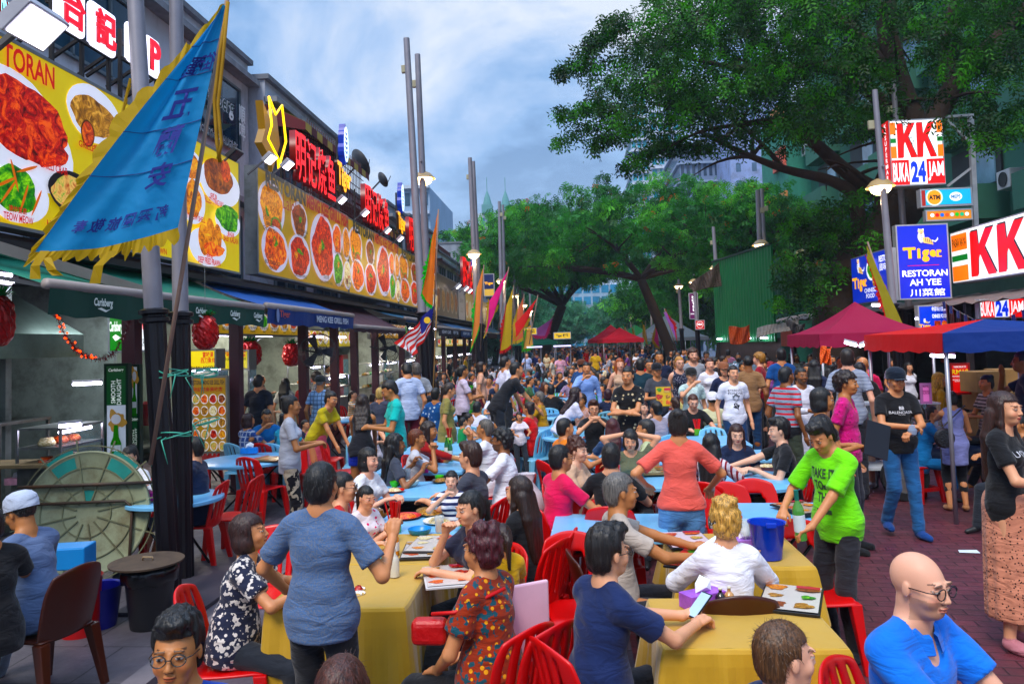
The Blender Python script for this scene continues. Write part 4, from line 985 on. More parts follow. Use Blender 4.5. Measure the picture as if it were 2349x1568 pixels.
# grilled fish boards
def mk_board(y0,y1,z0,z1,label,em,lal=True):
    r,b,W_,H_=bb(y0,y1,z0,z1,label,'c09a20',em)
    def d(u,v,a,bb_,k,s=1,pl='e8e0f0'):b.ell(u*W_,v*H_,a*W_*1.38,bb_*H_*1.30,lit(pl,em));b.ell(u*W_,v*H_,a*W_*1.12,bb_*H_*1.12,food(*DISH[k],sc=9,em=em+.1),wob=.14,seed=s)
    DK=lit('22202c',.05);RD=lit('a80820',em*.8)
    r3=random.Random(7)
    _d=d
    def d(u,v,a,bb_,k,s=1,pl='e8e0f0'):
        _d(u,v,a,bb_,k,s,pl)
        for _ in range(4):t_=r3.uniform(0,6.28);q_=r3.uniform(.1,.6);b.ell((u+a*q_*math.cos(t_))*W_,(v+bb_*q_*math.sin(t_))*H_,a*W_*r3.uniform(.2,.4),bb_*H_*r3.uniform(.12,.3),food(*DISH[r3.choice([k,k,'crab','veg','fried'])],sc=14,em=em),rot=r3.uniform(-1,1),wob=.3,seed=_+s,n=14)
    d(.12,.66,.085,.20,'fried',1);b.ell(.155*W_,.50*H_,.05*W_,.09*H_,lit('6a9a20',em));b.ell(.155*W_,.50*H_,.04*W_,.07*H_,food(*DISH['soup'],em=em))
    d(.38,.66,.062,.15,'satay',2);d(.14,.27,.085,.17,'prawn',3);d(.37,.27,.085,.18,'crab',4);d(.64,.46,.115,.30,'crab',5)
    d(.82,.62,.050,.15,'prawn',6);d(.95,.62,.045,.16,'fried',7);d(.82,.26,.055,.16,'veg',8);d(.95,.22,.045,.14,'rice',9)
    b.text('RESTORAN',.23*W_,.90*H_,.38*W_,.16*H_,DK,bold=.055);b.text('MENG KEE GRILL FISH',.70*W_,.895*H_,.54*W_,.155*H_,RD,bold=.055)
    if lal:b.text('Lalola',.27*W_,.76*H_,.16*W_,.14*H_,RD)
    for t,u,v,w in(('GRILLED\nCHICKEN FISH',.07,.455,.11),('SATAY CHICKEN\n/ SATAY BEEF',.37,.52,.13),('BUTTERSAUCE\nPRAWN',.09,.10,.13),('GRILLED\nCHICKEN WING',.35,.09,.13),('BIG HEAD PRAWN',.81,.455,.10),('GRILLED STINGRAY',.94,.455,.10),('FRIED BABY KAILAN',.82,.07,.12),('SALT & PEPPER\nSQUID',.95,.09,.09)):
        b.text(t,u*W_,v*H_,w*W_,(.085 if '\n' in t else.035)*H_,DK,bold=.015)
    for t,u,v in(('烤鸡饭鱼',.06,.53),('烧沙爹',.34,.60),('奶油虾',.06,.18),('烤鸡翅膀',.33,.17),('黑椒螃蟹',.64,.12),('烤大虾',.80,.50),('炒芥兰',.82,.12),('椒盐苏东',.94,.15)):b.text(t,u*W_,v*H_,.07*W_,.05*H_,DK)
    b.text('BLACKPEPPER CRAB',.64*W_,.06*H_,.15*W_,.035*H_,DK);finish(b);return r
p0,p1=S(591,629,BX),S(588,378,BX);p2=S(799,672,BX);p3=S(797,495,BX);ZB,ZT=(p0.z+p2.z)/2,(p1.z+p3.z)/2;Y2=(p2.y+p3.y)/2;Y1=(p0.y+p1.y)/2
mk_board(Y1,Y2-.02,ZB,ZT,'yellow grill fish billboard with silver end panel, next to the plain yellow board',.26)
q=S(914,699,BX);Y3=q.y
mk_board(Y2+.02,Y3-.02,ZB,ZT-.02,'second yellow grill fish billboard, between the silver ended one and the street lamp',.40,False)
mk_board(Y3+.02,Y3+6.5,ZB,ZT-.06,'yellow grill fish billboard cut off by the lamp post with the striped flag',.30)
for i,(ya,yb,c,lb,ds)in enumerate(((Y3+6.7,Y3+12.5,'4a3a38','dull brown unlit menu billboard beyond the lamp post',('satay','fish','satay','fish','satay')),(Y3+12.7,Y3+15,'8a8890','pale grey billboard with script logo far along the shop row',()),(Y3+15.2,Y3+20,'b89438','far gold menu billboard beside the grey script one',('fried','rice','fried','crab')),(Y3+20.2,Y3+27,'a88a60','farthest tan menu billboard of the shop row',('fried','satay','rice','prawn','crab')))):
    r,b,W_,H_=bb(ya,yb,ZB-.1,ZT-.25-.1*i,lb,c,.12)
    for j,k in enumerate(ds):b.ell((j+.5)*W_/len(ds),H_*.42,W_/len(ds)*.42,H_*.3,lit('8a807c' if i==0 else 'd8d0c8',.1));b.ell((j+.5)*W_/len(ds),H_*.42,W_/len(ds)*.34,H_*.24,food(*DISH[k],sc=9,em=.1),wob=.15,seed=j)
    if i==1:b.text('Seaview',W_*.5,H_*.62,W_*.6,H_*.2,BLK,shear=.4);b.text('+60 3 2142\nOPEN DAILY',W_*.5,H_*.3,W_*.5,H_*.14,BLK)
    finish(b)
r_=wempty('awning_bracket','long beige diagonal awning arm below the yellow billboard','awning bracket',(-5.4,8,3.1));a=S(-10,566,-5.2);b_=S(330,668,-4.75);mb=MB();mb.bar(a,b_,.05,.11);mb.build('beam',mat('9c8f86',rough=.5),r_)
# ---- raised letter signs over the boards
def two_tone(me):
    for p in me.polygons:p.material_index=0 if abs(p.normal.z)>.5 else 1
def letter_sign(txts,px0,px1,py0,py1,label,c,em,back='',ext=.09,x=-5.45,h=None,tall=1.5,halo=None,name='letter_sign',fm=True):
    """letters whose first centre is seen at px0,py0 and the last at px1,py1"""
    n=len(txts);a,b_=S(px0,py0,x),S(px1,py1,x);z=(a.z+b_.z)/2;r=wempty(name,label,'sign',(x,(a.y+b_.y)/2,z));st=(b_.y-a.y)/max(n-1,1);h=h or st*tall
    for i,t in enumerate(txts):
        y=a.y+st*i;M=frame_M((x,y,z),(0,1,0),(0,0,1));w=st*.86 if not halo else h*(.9 if ord(t[0])>255 else.6)
        if halo:
            mb=MB();mb.box((x-.10,y-w*.62,z-h*.62),(x-.002,y+w*.62,z+h*.62));hb=mb.build('letter_box',lit(halo,1.5),r,bevel=.08,seg=3)
        me=fit_text(t,w,h,ext/2,.012 if not halo else.03);me.transform(Matrix.Translation((0,0,ext/2)));two_tone(me);me.transform(M);link('letter',me,[lit(c,em*1.7),lit('7a0804' if not halo else c,.12)],r)
    if fm:
        mb=MB();y0,y1=min(a.y,b_.y)-h*.5,max(a.y,b_.y)+h*.5;mb.bar((x-.08,y0,z-h*.6),(x-.08,y1,z-h*.6),.04);mb.bar((x-.16,y0,z),(x-.16,y1,z),.04)
        for k in range(n+1):y=y0+(y1-y0)*k/n;mb.bar((x-.1,y,z-h*.6-.6),(x-.1,y,z+h*.3),.04);mb.bar((x-.12,y,z-h*.5),(x-.55,y,z-h*1.1),.035)
        mb.build('frame',mat('1c1a1e',rough=.7),r)
    return r
letter_sign('明记烧鱼',676,748,360,410,'glowing red block letters over the silver ended fish board','e81408',.75,ext=.13)
letter_sign('明记烧鱼',834,877,466,498,'second set of red block letters, over the middle fish board','e81408',.7,ext=.13)
letter_sign('明记烧鱼',935,965,540,555,'third set of red block letters, partly behind the lamp post','e81408',.65,ext=.13)
letter_sign('明记烧鱼',1060,1082,632,644,'far red block letters over the tan boards','e81408',.65,ext=.13)
letter_sign('台記',168,242,26,62,'white halo lit box letters with red strokes above the yellow board','c80c3c',.8,halo='e8e8ff',h=.44,ext=.02,x=-5.5)
letter_sign('UP',314,355,105,128,'white halo lit box letters UP, beside the near lamp post','c80c3c',.8,halo='e8e8ff',h=.42,ext=.02,x=-5.5)
letter_sign('DRAUGHT',-5,35,30,40,'blue white neon lettering at the top corner of the roof sign','9ff0ff',1.6,ext=.05,h=.22,fm=False,x=-5.35)
def tiger_letters(y,z,hh,x=-5.4):
    return[('T',0),('i',.62),('g',1.0),('e',1.62),('r',2.18)]
def gold_sign(px,py,hpx,label,x=-5.4):
    c=S(px,py,x);t=S(px,py-hpx/2,x);h=(t.z-c.z)*2*.72;r=wempty('logo_sign',label,'sign',(x,c.y,c.z));w=h*1.55
    for tx,u,s_,dz in(('T',-.62,1.15,.05),('i',-.25,.9,-.03),('g',.05,1.05,-.16),('e',.42,.72,-.06),('r',.74,.72,-.06)):
        me=fit_text(tx,h*(.55 if tx=='T' else.24 if tx=='i' else.38),h*s_*.78,.035,.03);me.transform(Matrix.Translation((0,0,.035)));[setattr(p_,'material_index',0 if abs(p_.normal.z)>.5 else 1)for p_ in me.polygons];me.transform(frame_M((x,c.y+u*w*.62,c.z+dz*h),(0,1,0),(0,0,1)));link('letter',me,[lit('f0a828',1.5),lit('5a3008',.1)],r)
    mb=MB();mb.bar((x-.1,c.y-w/2,c.z-h*.5),(x-.1,c.y+w/2,c.z-h*.5),.04);mb.bar((x-.1,c.y,c.z-h*1.4),(x-.1,c.y,c.z+h*1.6),.05);mb.build('frame',mat('1c1a1e'),r)
    # upright animal emblem: a scalloped blue box with white neon stripes
    zb=c.z+h*.55;H_=h*1.55;pts=[]
    for k in range(30):
        a=2*math.pi*k/30;q=1+.09*math.cos(7*a);pts.append((h*.30*q*math.cos(a)*(.75 if math.sin(a)>0 else 1),H_/2*q*math.sin(a)))
    mb=MB();mb.prism(pts,-.05,.10,frame_M((x,c.y+h*.1,zb+H_/2),(0,1,0),(0,0,1)));mb.build('emblem',lit('10309a',.25),r)
    mb=MB()
    for k in range(7):
        zz=H_*(.12+.12*k);wd=h*.17*(1-abs(k-3)*.09);M=frame_M((x+.11,c.y+h*.1,zb),(0,1,0),(0,0,1));mb.tube([M@Vector(p)for p in((-wd,zz+.04*h,0),(0,zz-.05*h,0),(wd,zz+.04*h,0))],.014,5)
    mb.tube([M@Vector((h*.24*math.cos(a),H_/2+H_*.44*math.sin(a),0))for a in[k*.33 for k in range(20)]],.012,5)
    mb.build('neon',lit('c8e0ff',1.6),r,smooth=True)
gold_sign(784,408,80,'gold logo letters below a blue neon animal emblem, beside the first red letters');gold_sign(917,512,60,'gold logo letters with blue emblem, beside the second red letters');gold_sign(1083,640,34,'small far gold logo letters beside the far red letters')
# yellow neon arrow and star
c=S(618,316,-5.5);r=wempty('neon_arrow','yellow neon outline arrow sign beside the satellite dish roofs','sign',(-5.5,c.y,c.z));A=[(-.3,.62),(.02,.38),(.34,.66),(.52,.0),(.12,-.62),(.10,-.42),(-.36,-.18),(-.18,.12)]
mb=MB();mb.prism(A,-.14,0,frame_M(c,(0,1,0),(0,0,1)));mb.build('box',lit('8a6a14',.25),r);M=frame_M(c+Vector((.12,.0,.06)),(0,1,0),(0,0,1));mb=MB();mb.tube([M@Vector((x_,y_,0))for x_,y_ in A+A[:1]],.022,6);mb.build('neon',lit('ffd040',2.2),r,smooth=True)
mb=MB();mb.bar(c+Vector((-.07,0,-.5)),c+Vector((-.07,0,-1.5)),.05);mb.build('post',mat('444444'),r)
c=S(1697/1.743,555,-5.5)
def flood(px,py,x,label,on=True,sc=1.0,yaw=0,arm=True):
    c=S(px,py,x);r=wempty('floodlight',label,'floodlight',tuple(c),'floodlights over the billboards');M=Matrix.Translation(c)@Matrix.Rotation(R(yaw),4,'Z')@Matrix.Rotation(R(48),4,'Y')
    mb=MB();mb.box((-.03*sc,-.16*sc,-.11*sc),(.05*sc,.16*sc,.11*sc),M);mb.build('housing',mat('3a3a3e' if not on else 'a8a8b0',rough=.5,metal=.5),r,bevel=.01)
    mb=MB();mb.quad(*[M@Vector((.056*sc,a*.14*sc,b*.095*sc))for a,b in((-1,-1),(1,-1),(1,1),(-1,1))]);mb.build('lamp_face',lit('f4f0ff',6 if on else 0)if on else mat('303438',rough=.1,var=0),r)
    if arm:mb=MB();mb.bar(M@Vector((-.02,0,0)),c+Vector((-.42*sc,0,-.30*sc)),.03*sc);mb.build('bracket',mat('55555a'),r)
flood(72,50,-4.6,'large glaring floodlight on a bent arm over the nearest yellow board',True,1.6);flood(617,362,-5.0,'white floodlight below the neon arrow',True,.9);flood(658,376,-5.0,'tilted floodlight on an arm beside the red letters',True,.9)
flood(537,353,-5.1,'unlit black floodlight at the end of the yellow board',False,.9)
for i,(x_,y_)in enumerate(((783,457),(836,487),(888,527),(917,546))):flood(x_,y_,-5.0,'violet glowing floodlight over the fish boards, number %s from the street lamp'%('four','three','two','one')[i],True,.9)
for i,(x_,y_)in enumerate(((948,697),(994,704))):pass
for i,(x_,y_)in enumerate(((1050,655),(1068,660),(1077,666))):flood(x_,y_,-5.0,'tiny far floodlight below the far red letters',True,1.3)
# ================================================================ shop row: awnings, columns, stalls
AX,IX=-4.6,-5.95
def awning(y0,y1,zt,zv,c,cv,label,logos=(),txt=None,rail='9a9290',zi=3.40,open_=True,ax=AX):
    r=wempty('awning',label,'awning',(IX,(y0+y1)/2,zi),'shop row awnings');N=10;mb=MB();g=[]
    for i in range(N+1):
        t=i/N;g.append([Vector((IX+(ax-IX)*t,y0+(y1-y0)*j/12,zi+(zt-zi)*t-.05*math.sin(t*3.14)-.012*math.sin(j*math.pi/2)**2))for j in range(13)])
    for i in range(N):
        for j in range(12):mb.quad(g[i][j],g[i+1][j],g[i+1][j+1],g[i][j+1])
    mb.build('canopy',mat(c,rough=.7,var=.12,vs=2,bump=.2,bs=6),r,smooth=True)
    mb=MB();mb.tube([(ax+.02,y0,zt),(ax+.02,y1,zt)],.05,10);mb.build('front_rail',mat(rail,rough=.5),r,smooth=True)
    mb=MB();n=24
    for j in range(n):
        a,b_=y0+(y1-y0)*j/n,y0+(y1-y0)*(j+1)/n;xo=lambda q:ax+.05+.012*math.sin(q*7)
        mb.quad((xo(a),a,zt-.04),(xo(b_),b_,zt-.04),(xo(b_)-.02,b_,zv+.015*math.sin(b_*9)),(xo(a)-.02,a,zv+.015*math.sin(a*9)))
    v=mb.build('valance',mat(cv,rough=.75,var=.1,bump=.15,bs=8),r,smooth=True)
    b=Board(r,(ax+.066,y0,zv),(0,1,0));H_=zt-zv;W_=y1-y0
    for l_ in logos:
        if l_[0]=='C':
            u=l_[1]*W_;b.text('Carlsberg',u,H_*.50,.30,.10,lit('dfe8e4',.05),bold=.03,shear=.15);b.poly([(u-.10,H_*.31),(u-.04,H_*.35),(u+.04,H_*.27),(u+.12,H_*.33),(u+.03,H_*.20),(u-.05,H_*.27)],lit('dfe8e4',.05))
        elif l_[0]=='T':u=l_[1]*W_;b.text('Tiger',u,H_*.55,.44,H_*.5,mat('c05a50',var=0),bold=.02);b.ell(u-.30,H_*.5,.06,.11,mat('8090b8',var=0))
        else:b.text(l_[0],l_[1]*W_,H_*.5,l_[2]*W_,l_[3]*H_,mat('d8e0ec',var=0),bold=.03)
    finish(b,'lettering')
    mb=MB()
    for y in(y0+.12,y1-.12):mb.bar((IX,y,zi-.35),(ax,y,zt-.02),.04)
    mb.build('arm',mat('8a8a88',rough=.5,metal=.3),r)
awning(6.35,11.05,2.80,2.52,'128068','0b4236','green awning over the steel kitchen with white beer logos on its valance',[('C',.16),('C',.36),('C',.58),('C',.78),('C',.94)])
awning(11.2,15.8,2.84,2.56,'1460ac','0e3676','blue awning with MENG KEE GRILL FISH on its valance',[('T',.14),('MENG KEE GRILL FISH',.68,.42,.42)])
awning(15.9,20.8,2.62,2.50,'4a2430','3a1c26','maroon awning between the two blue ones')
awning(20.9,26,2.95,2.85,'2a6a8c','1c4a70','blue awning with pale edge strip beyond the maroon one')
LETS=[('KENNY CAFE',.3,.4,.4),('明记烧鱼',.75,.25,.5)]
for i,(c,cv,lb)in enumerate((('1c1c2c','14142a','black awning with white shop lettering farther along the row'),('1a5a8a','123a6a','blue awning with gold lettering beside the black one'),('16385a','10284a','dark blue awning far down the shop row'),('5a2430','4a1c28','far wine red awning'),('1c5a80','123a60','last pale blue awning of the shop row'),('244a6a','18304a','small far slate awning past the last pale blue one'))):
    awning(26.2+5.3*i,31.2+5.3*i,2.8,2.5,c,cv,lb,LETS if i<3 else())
tube_m=lit('e4e0ff',16)
def tube_light(a,b_,label,name='fluorescent_lamp'):
    r=wempty(name,label,'lamp',tuple(a),'fluorescent tubes in the shop row');mb=MB();mb.tube([a,b_],.02,8);mb.build('tube',tube_m,r,smooth=True)
    a,b_=Vector(a),Vector(b_);mb=MB();mb.bar(a+Vector((0,0,.035)),b_+Vector((0,0,.035)),.05,.03);mb.build('fitting',mat('d0d0d8',rough=.4),r)
brown=mat('3c1420',rough=.5,var=.15)
for i,y in enumerate((8.45,11.2,14.1,16.0,17.5,19.4,22.5,25,27.5,30,33,36,39.5,43)):
    r=wempty('column','dark maroon steel shop column, %s'%('beside the grill box sign','between the kitchen and the noodle stall','with the wall fan','left of the glass cabinet','right of the glass cabinet','beside the second wall fan')[i]if i<6 else 'far dark maroon shop column in the lit stalls','column',(-5.05,y,.05),'shop row columns')
    mb=MB();mb.box((-5.13,y-.08,.05),(-4.97,y+.08,2.72));mb.build('shaft',brown,r,bevel=.006);mb=MB();mb.box((-5.17,y-.13,.05),(-4.93,y+.13,.07));mb.build('base_plate',brown,r)
# the stalls' shell
r=wempty('shop_row','open fronted row of food stalls with steel lined kitchens below the billboards','building',(-8,25,.05))
mb=MB();mb.box((-9.3,3.5,.05),(-9.1,48,3.4));mb.build('back_wall',mat('6c7c78',rough=.5,var=.3,dirt='38403c',vs=1.2),r)
mb=MB();mb.box((-9.1,3.5,3.25),(-5.6,48,3.4));mb.build('ceiling',mat('5c5a58',rough=.8,var=.3),r)
mb=MB();mb.box((-9.1,3.3,.05),(-5.3,3.5,3.4));mb.box((-9.1,48,.05),(-5.3,48.2,3.4));mb.build('side_wall',mat('6a6a66',rough=.7),r)
for y in(8.9,11.1,15.9,20.9,26,31.3,36.6,42):mb=MB();mb.box((-9.1,y-.05,.05),(-6.9,y+.05,3.25));mb.build('partition',mat('9aa49c',rough=.45,var=.25,dirt='505448'),r)
mb=MB();mb.box((-5.6,3.5,3.22),(-5.34,48,3.30));mb.build('beam',mat('2a2628',rough=.7),r)
def bay_light(x,y,z,e,label):
    r=wempty('fluorescent_lamp',label,'lamp',(x,y,z),'ceiling tubes inside the stalls');mb=MB();mb.tube([(x,y-.6,z),(x,y+.6,z)],.02,8);mb.build('tube',tube_m,r,smooth=True);mb=MB();mb.box((x-.04,y-.62,z+.02),(x+.04,y+.62,z+.06));mb.build('fitting',mat('d0d0d8'),r)
    ld=bpy.data.lights.new('tube_glow','AREA');ld.energy=e;ld.color=(.86,.95,1)if y<11 else(1,.88,.70);ld.shape='RECTANGLE';ld.size=.3;ld.size_y=1.2;lo=bpy.data.objects.new('tube_glow',ld);COL.objects.link(lo);lo.parent=r;lo.matrix_parent_inverse=WROOT[r.name];lo.location=(x,y,z-.05)
for i,(y,e)in enumerate(((5.6,9),(7.8,11),(10,14),(12.6,34),(14.6,36),(18.5,60),(23.5,60),(28.5,65),(34,70),(40,70))):bay_light(-6.45 if y<11 else-7.2,y,3.05,e,'ceiling tube in the stall bays, %s from the near end'%('first','second','third','fourth','fifth','sixth','seventh','eighth','ninth','tenth')[i])
# nearest kitchen: steel hood and walls
r=wempty('range_hood','big stained stainless steel range hood in the nearest kitchen','hood',(-7.6,7,2))
mb=MB();mb.box((-8.9,5.0,2.15),(-6.6,9.9,2.45));mb.quad((-6.6,5.0,2.45),(-6.6,9.9,2.45),(-7.4,9.4,3.1),(-7.4,5.5,3.1));mb.build('canopy',mat('6c7c76',rough=.3,metal=.8,var=.35,vs=1.5,bump=.2,bs=3),r)
mb=MB();mb.box((-9.05,3.6,.9),(-8.98,10.9,2.9));mb.build('splashback',mat('38504c',rough=.3,metal=.75,var=.35,vs=1.2,bump=.25,bs=2),r)
def counter(x0,y0,x1,y1,h,label,m=None,z=.05,shelf=True):
    r=wempty('counter',label,'counter',((x0+x1)/2,(y0+y1)/2,z),'kitchen counters');m=m or steel()
    mb=MB();mb.box((x0,y0,z+h-.04),(x1,y1,z+h));mb.build('worktop',m,r,bevel=.004)
    if shelf:mb=MB();mb.box((x0+.03,y0+.03,z+.3),(x1-.03,y1-.03,z+.33));mb.build('shelf',m,r)
    for a in(x0+.03,x1-.03):
        for b_ in(y0+.03,y1-.03):mb=MB();mb.bar((a,b_,z),(a,b_,z+h-.04),.035);mb.build('leg',m,r)
counter(-8.6,5.2,-7.6,8.6,.9,'long steel kitchen counter below the range hood');counter(-6.6,7.9,-5.6,8.35,.95,'wooden topped steel counter in front of the kitchen',mat('7a6a50',var=.3));counter(-7.3,8.5,-6.7,9.4,1.35,'tall steel rack with chopping boards on top')
def tray_rack(y,x,label):
    r=wempty('dish_rack',label,'rack',(x,y,.05));mb=MB()
    for a in(-.35,.35):
        for b_ in(-.2,.2):mb.bar((x+a,y+b_,.05),(x+a,y+b_,1.75),.03)
    mb.build('frame',steel(),r)
    for z in(.6,1.0,1.4):mb=MB();mb.box((x-.37,y-.22,z),(x+.37,y+.22,z+.02));mb.build('shelf',steel(),r)
    for z,c in((1.02,'b0b4b4'),(.62,'8a8e8c')):mb=MB();mb.lathe([(0,.0),(.16,0),(.2,.12),(.19,.12),(.15,.02)],20,c=(x,y,z));mb.build('pan',steel(c),r,smooth='auto')
tray_rack(8.2,-7.6,'steel dish rack with pans at the back of the kitchen')
for nm,x,y,z,r_,c,lb in(('basin',-7.9,7.4,.96,.3,'8a1020','wide red plastic basin on the kitchen counter'),('basin',-7.8,7.4,1.10,.26,'1f6a9a','blue basin stacked in the red basin'),('basin',-7.3,6.9,1.0,.22,'1c5a9a','blue basin tilted on the dish rack')):
    lathe_thing(nm,[(0,0),(r_*.7,0),(r_,.14),(r_*1.04,.14),(r_*.96,.12),(r_*.66,.012),(0,.012)],plastic(c),x,y,z,lb,'basin')
# lit grill box sign
def box_sign(corners,t,label,c,em=1.0,name='light_box',cat='sign',fr='9aa0a4'):
    """a box sign whose face has bottom-left a, bottom-right b and top height zt"""
    a,b_,zt=corners;a,b_=Vector(a),Vector(b_);z0=a.z;u=(b_-a);u.z=0;W_=u.length;u.normalize();n=u.cross(Vector((0,0,1)));H_=zt-z0
    r=wempty(name,label,cat,tuple((a+b_)/2));M=frame_M(a,u,(0,0,1));mb=MB();mb.box((0,0,-t),(W_,H_,-.003),M);mb.build('case',mat(fr,rough=.4,metal=.4),r,bevel=.004)
    mb=MB();f=.03
    for p,q in(((0,0,-.01),(W_,f,.01)),((0,H_-f,-.01),(W_,H_,.01)),((0,f,-.01),(f,H_-f,.01)),((W_-f,f,-.01),(W_,H_-f,.01))):mb.box(p,q,M)
    mb.build('frame',mat(fr,rough=.4,metal=.4),r);b=Board(r,a,u);b.rect(.01,.01,W_-.01,H_-.01,lit(c,em));finish(b,'panel');b.k=3;return r,b,W_,H_
a,b_=D(248,810,9.2),D(340,812,9.2);zt=D(248,672,9.2).z
r,b,W_,H_=box_sign((a,(b_.x,b_.y,a.z),D(248,673,9.2).z),.25,'light box sign with green beer panel and red grill lettering, hung in the kitchen','f4f8ff',1.0)
GW=lit('f4faf4',.9);b.rect(.03,.03,W_*.40,H_-.03,lit('0f7a1c',.7));b.text('Carlsberg',W_*.21,H_*.42,W_*.34,H_*.22,GW,bold=.03,shear=.12);b.poly([(W_*.12,H_*.27),(W_*.2,H_*.31),(W_*.34,H_*.25),(W_*.2,H_*.2)],GW)
b.text('燒',W_*.55,H_*.62,W_*.2,H_*.5,lit('e01010',.9),bold=.02);b.text('魚',W_*.86,H_*.62,W_*.2,H_*.5,lit('e01010',.9),bold=.02);b.text('GRILL FISH',W_*.70,H_*.16,W_*.5,H_*.14,lit('0c3a20',.1));finish(b,'lettering')
for(x0,y0,x1,y1,dd,lb)in((168,881,232,878,9.1,'violet white tube below the grill light box'),(137,977,185,973,7.8,'violet white tube over the glass food cabinet'),(-20,628,26,631,7.4,'upper of two tubes under the green awning edge'),(-20,645,26,648,7.4,'lower of two tubes under the green awning edge'),(442,852,505,844,11.6,'tube below the noodle light box')):
    tube_light(D(x0,y0,dd),D(x1,y1,dd),lb)
for i,y in enumerate((12.0,13.6,16.6,18.4,21.5,24,27,29.5,32,35,38,41,44)):
    tube_light((-5.75,y,2.44),(-5.75,y+.75,2.44),'violet white tube under the lit menu strip, %s'%('above the first red pineapple','above the second red pineapple','over the glass cabinet','beside the second fan')[i]if i<4 else 'small violet white tube in the far stalls')
# menu strips under the awnings
def strip(y0,y1,z0,z1,x,label,n,c='c8a42c',words=(),em=.35):
    r,b,W_,H_=bb(y0,y1,z0,z1,label,c,em,.08,x=x,name='menu_strip');ks=list(DISH);rs=random.Random(int(y0*10))
    for i in range(n):
        u=(i+.5)*W_/n;b.ell(u,H_*.58,W_/n*.44,H_*.36,lit('e8e4e0',em));b.ell(u,H_*.62,W_/n*.36,H_*.26,food(*DISH[rs.choice(ks)],sc=16,em=em+.05),wob=.15,seed=i,n=16)
        if i<len(words):b.text(words[i],u,H_*.26,W_/n*.8,H_*(.24 if '\n' in words[i]else.13),BLK,bold=.02)
    finish(b)
strip(11.25,15.6,2.42,2.85,-5.55,'yellow lit menu strip with plate pictures under the blue awning',9,words=('SIZZLING BEEF','FRIED HOKKIEN MEE','FRIED OYSTER\n& EGG','SALTED PEPPER\nPRAWN','SALTED EGG YOLK\nCRAB','STEAM SIAKAP FISH\nWITH LIME SAUCE','SALTED & PEPPER\nLALA','FRIED KAILAN WITH\nPELICAN','FRIED OYSTER'))
strip(16.2,20.6,2.18,2.62,-5.9,'yellow lit menu strip with a row of plates under the maroon awning',11,'c8b83c');strip(21,25.8,2.4,2.9,-5.6,'lit picture menu strip beyond the maroon awning',9,'c89a3c')
for i in range(3):strip(26.5+5.3*i,30.8+5.3*i,2.1,2.48,-5.6,('yellow menu strip under the black awning','yellow menu strip under the gold lettered awning','yellow menu strip under the dark blue awning')[i],6,'d0b840',em=.5)
def panel(x0,y0,x1,y1,d,label,c,em=.5,t=.06,items=(),name='menu_board',fr='8a8a80',dish=None,seed=1):
    a,b_=D(x0,y1,d),D(x1,y1,d);zt=D((x0+x1)/2,y0,d).z;r,b,W_,H_=box_sign((a,(b_.x,b_.y,a.z),zt),t,label,c,em,name,'sign',fr)
    if dish:
        nx,ny,v0,v1=dish;ks=list(DISH);rs=random.Random(seed)
        for i in range(nx):
            for j in range(ny):
                u,v=(i+.5)*W_/nx,H_*(v0+(v1-v0)*(j+.5)/ny);b.ell(u,v,W_/nx*.43,H_*(v1-v0)/ny*.43,lit('e8e4e0',em));b.ell(u,v,W_/nx*.35,H_*(v1-v0)/ny*.35,food(*DISH[rs.choice(ks)],sc=22,em=em*.8),wob=.18,seed=i+j*9,n=14)
    for it in items:b.text(it[0],it[1]*W_,it[2]*H_,it[3]*W_,it[4]*H_,lit(it[5],em*.4),bold=.02)
    finish(b);return r
panel(433,800,497,848,11.3,'yellow fish ball noodle light box with red characters','e8d040',.6,.3,[('嘗味湯\n西刀魚丸',.7,.58,.52,.55,'d83010'),('FISH BALL NOODLE',.5,.10,.94,.14,'1c1c10')],name='light_box')
panel(503,802,572,850,12.4,'second yellow light box with bean sprout dishes, behind the noodle one','d8c850',.5,.3,[('獻味菜 芽菜',.5,.78,.8,.3,'d02010'),('SOTONG KANGKUNG',.5,.55,.8,.12,'202020'),('TAUGEH',.7,.1,.3,.12,'202020')],name='light_box')
panel(441,862,524,1040,10.9,'tall standing menu board with RESTORAN MENG KEE GRILL FISH and many plates','a8842a',.25,.06,[('RESTORAN MENG KEE GRILL FISH',.5,.92,.9,.06,'14182c'),('明記燒魚美味店',.5,.83,.8,.06,'b01020')],dish=(4,5,.02,.78))
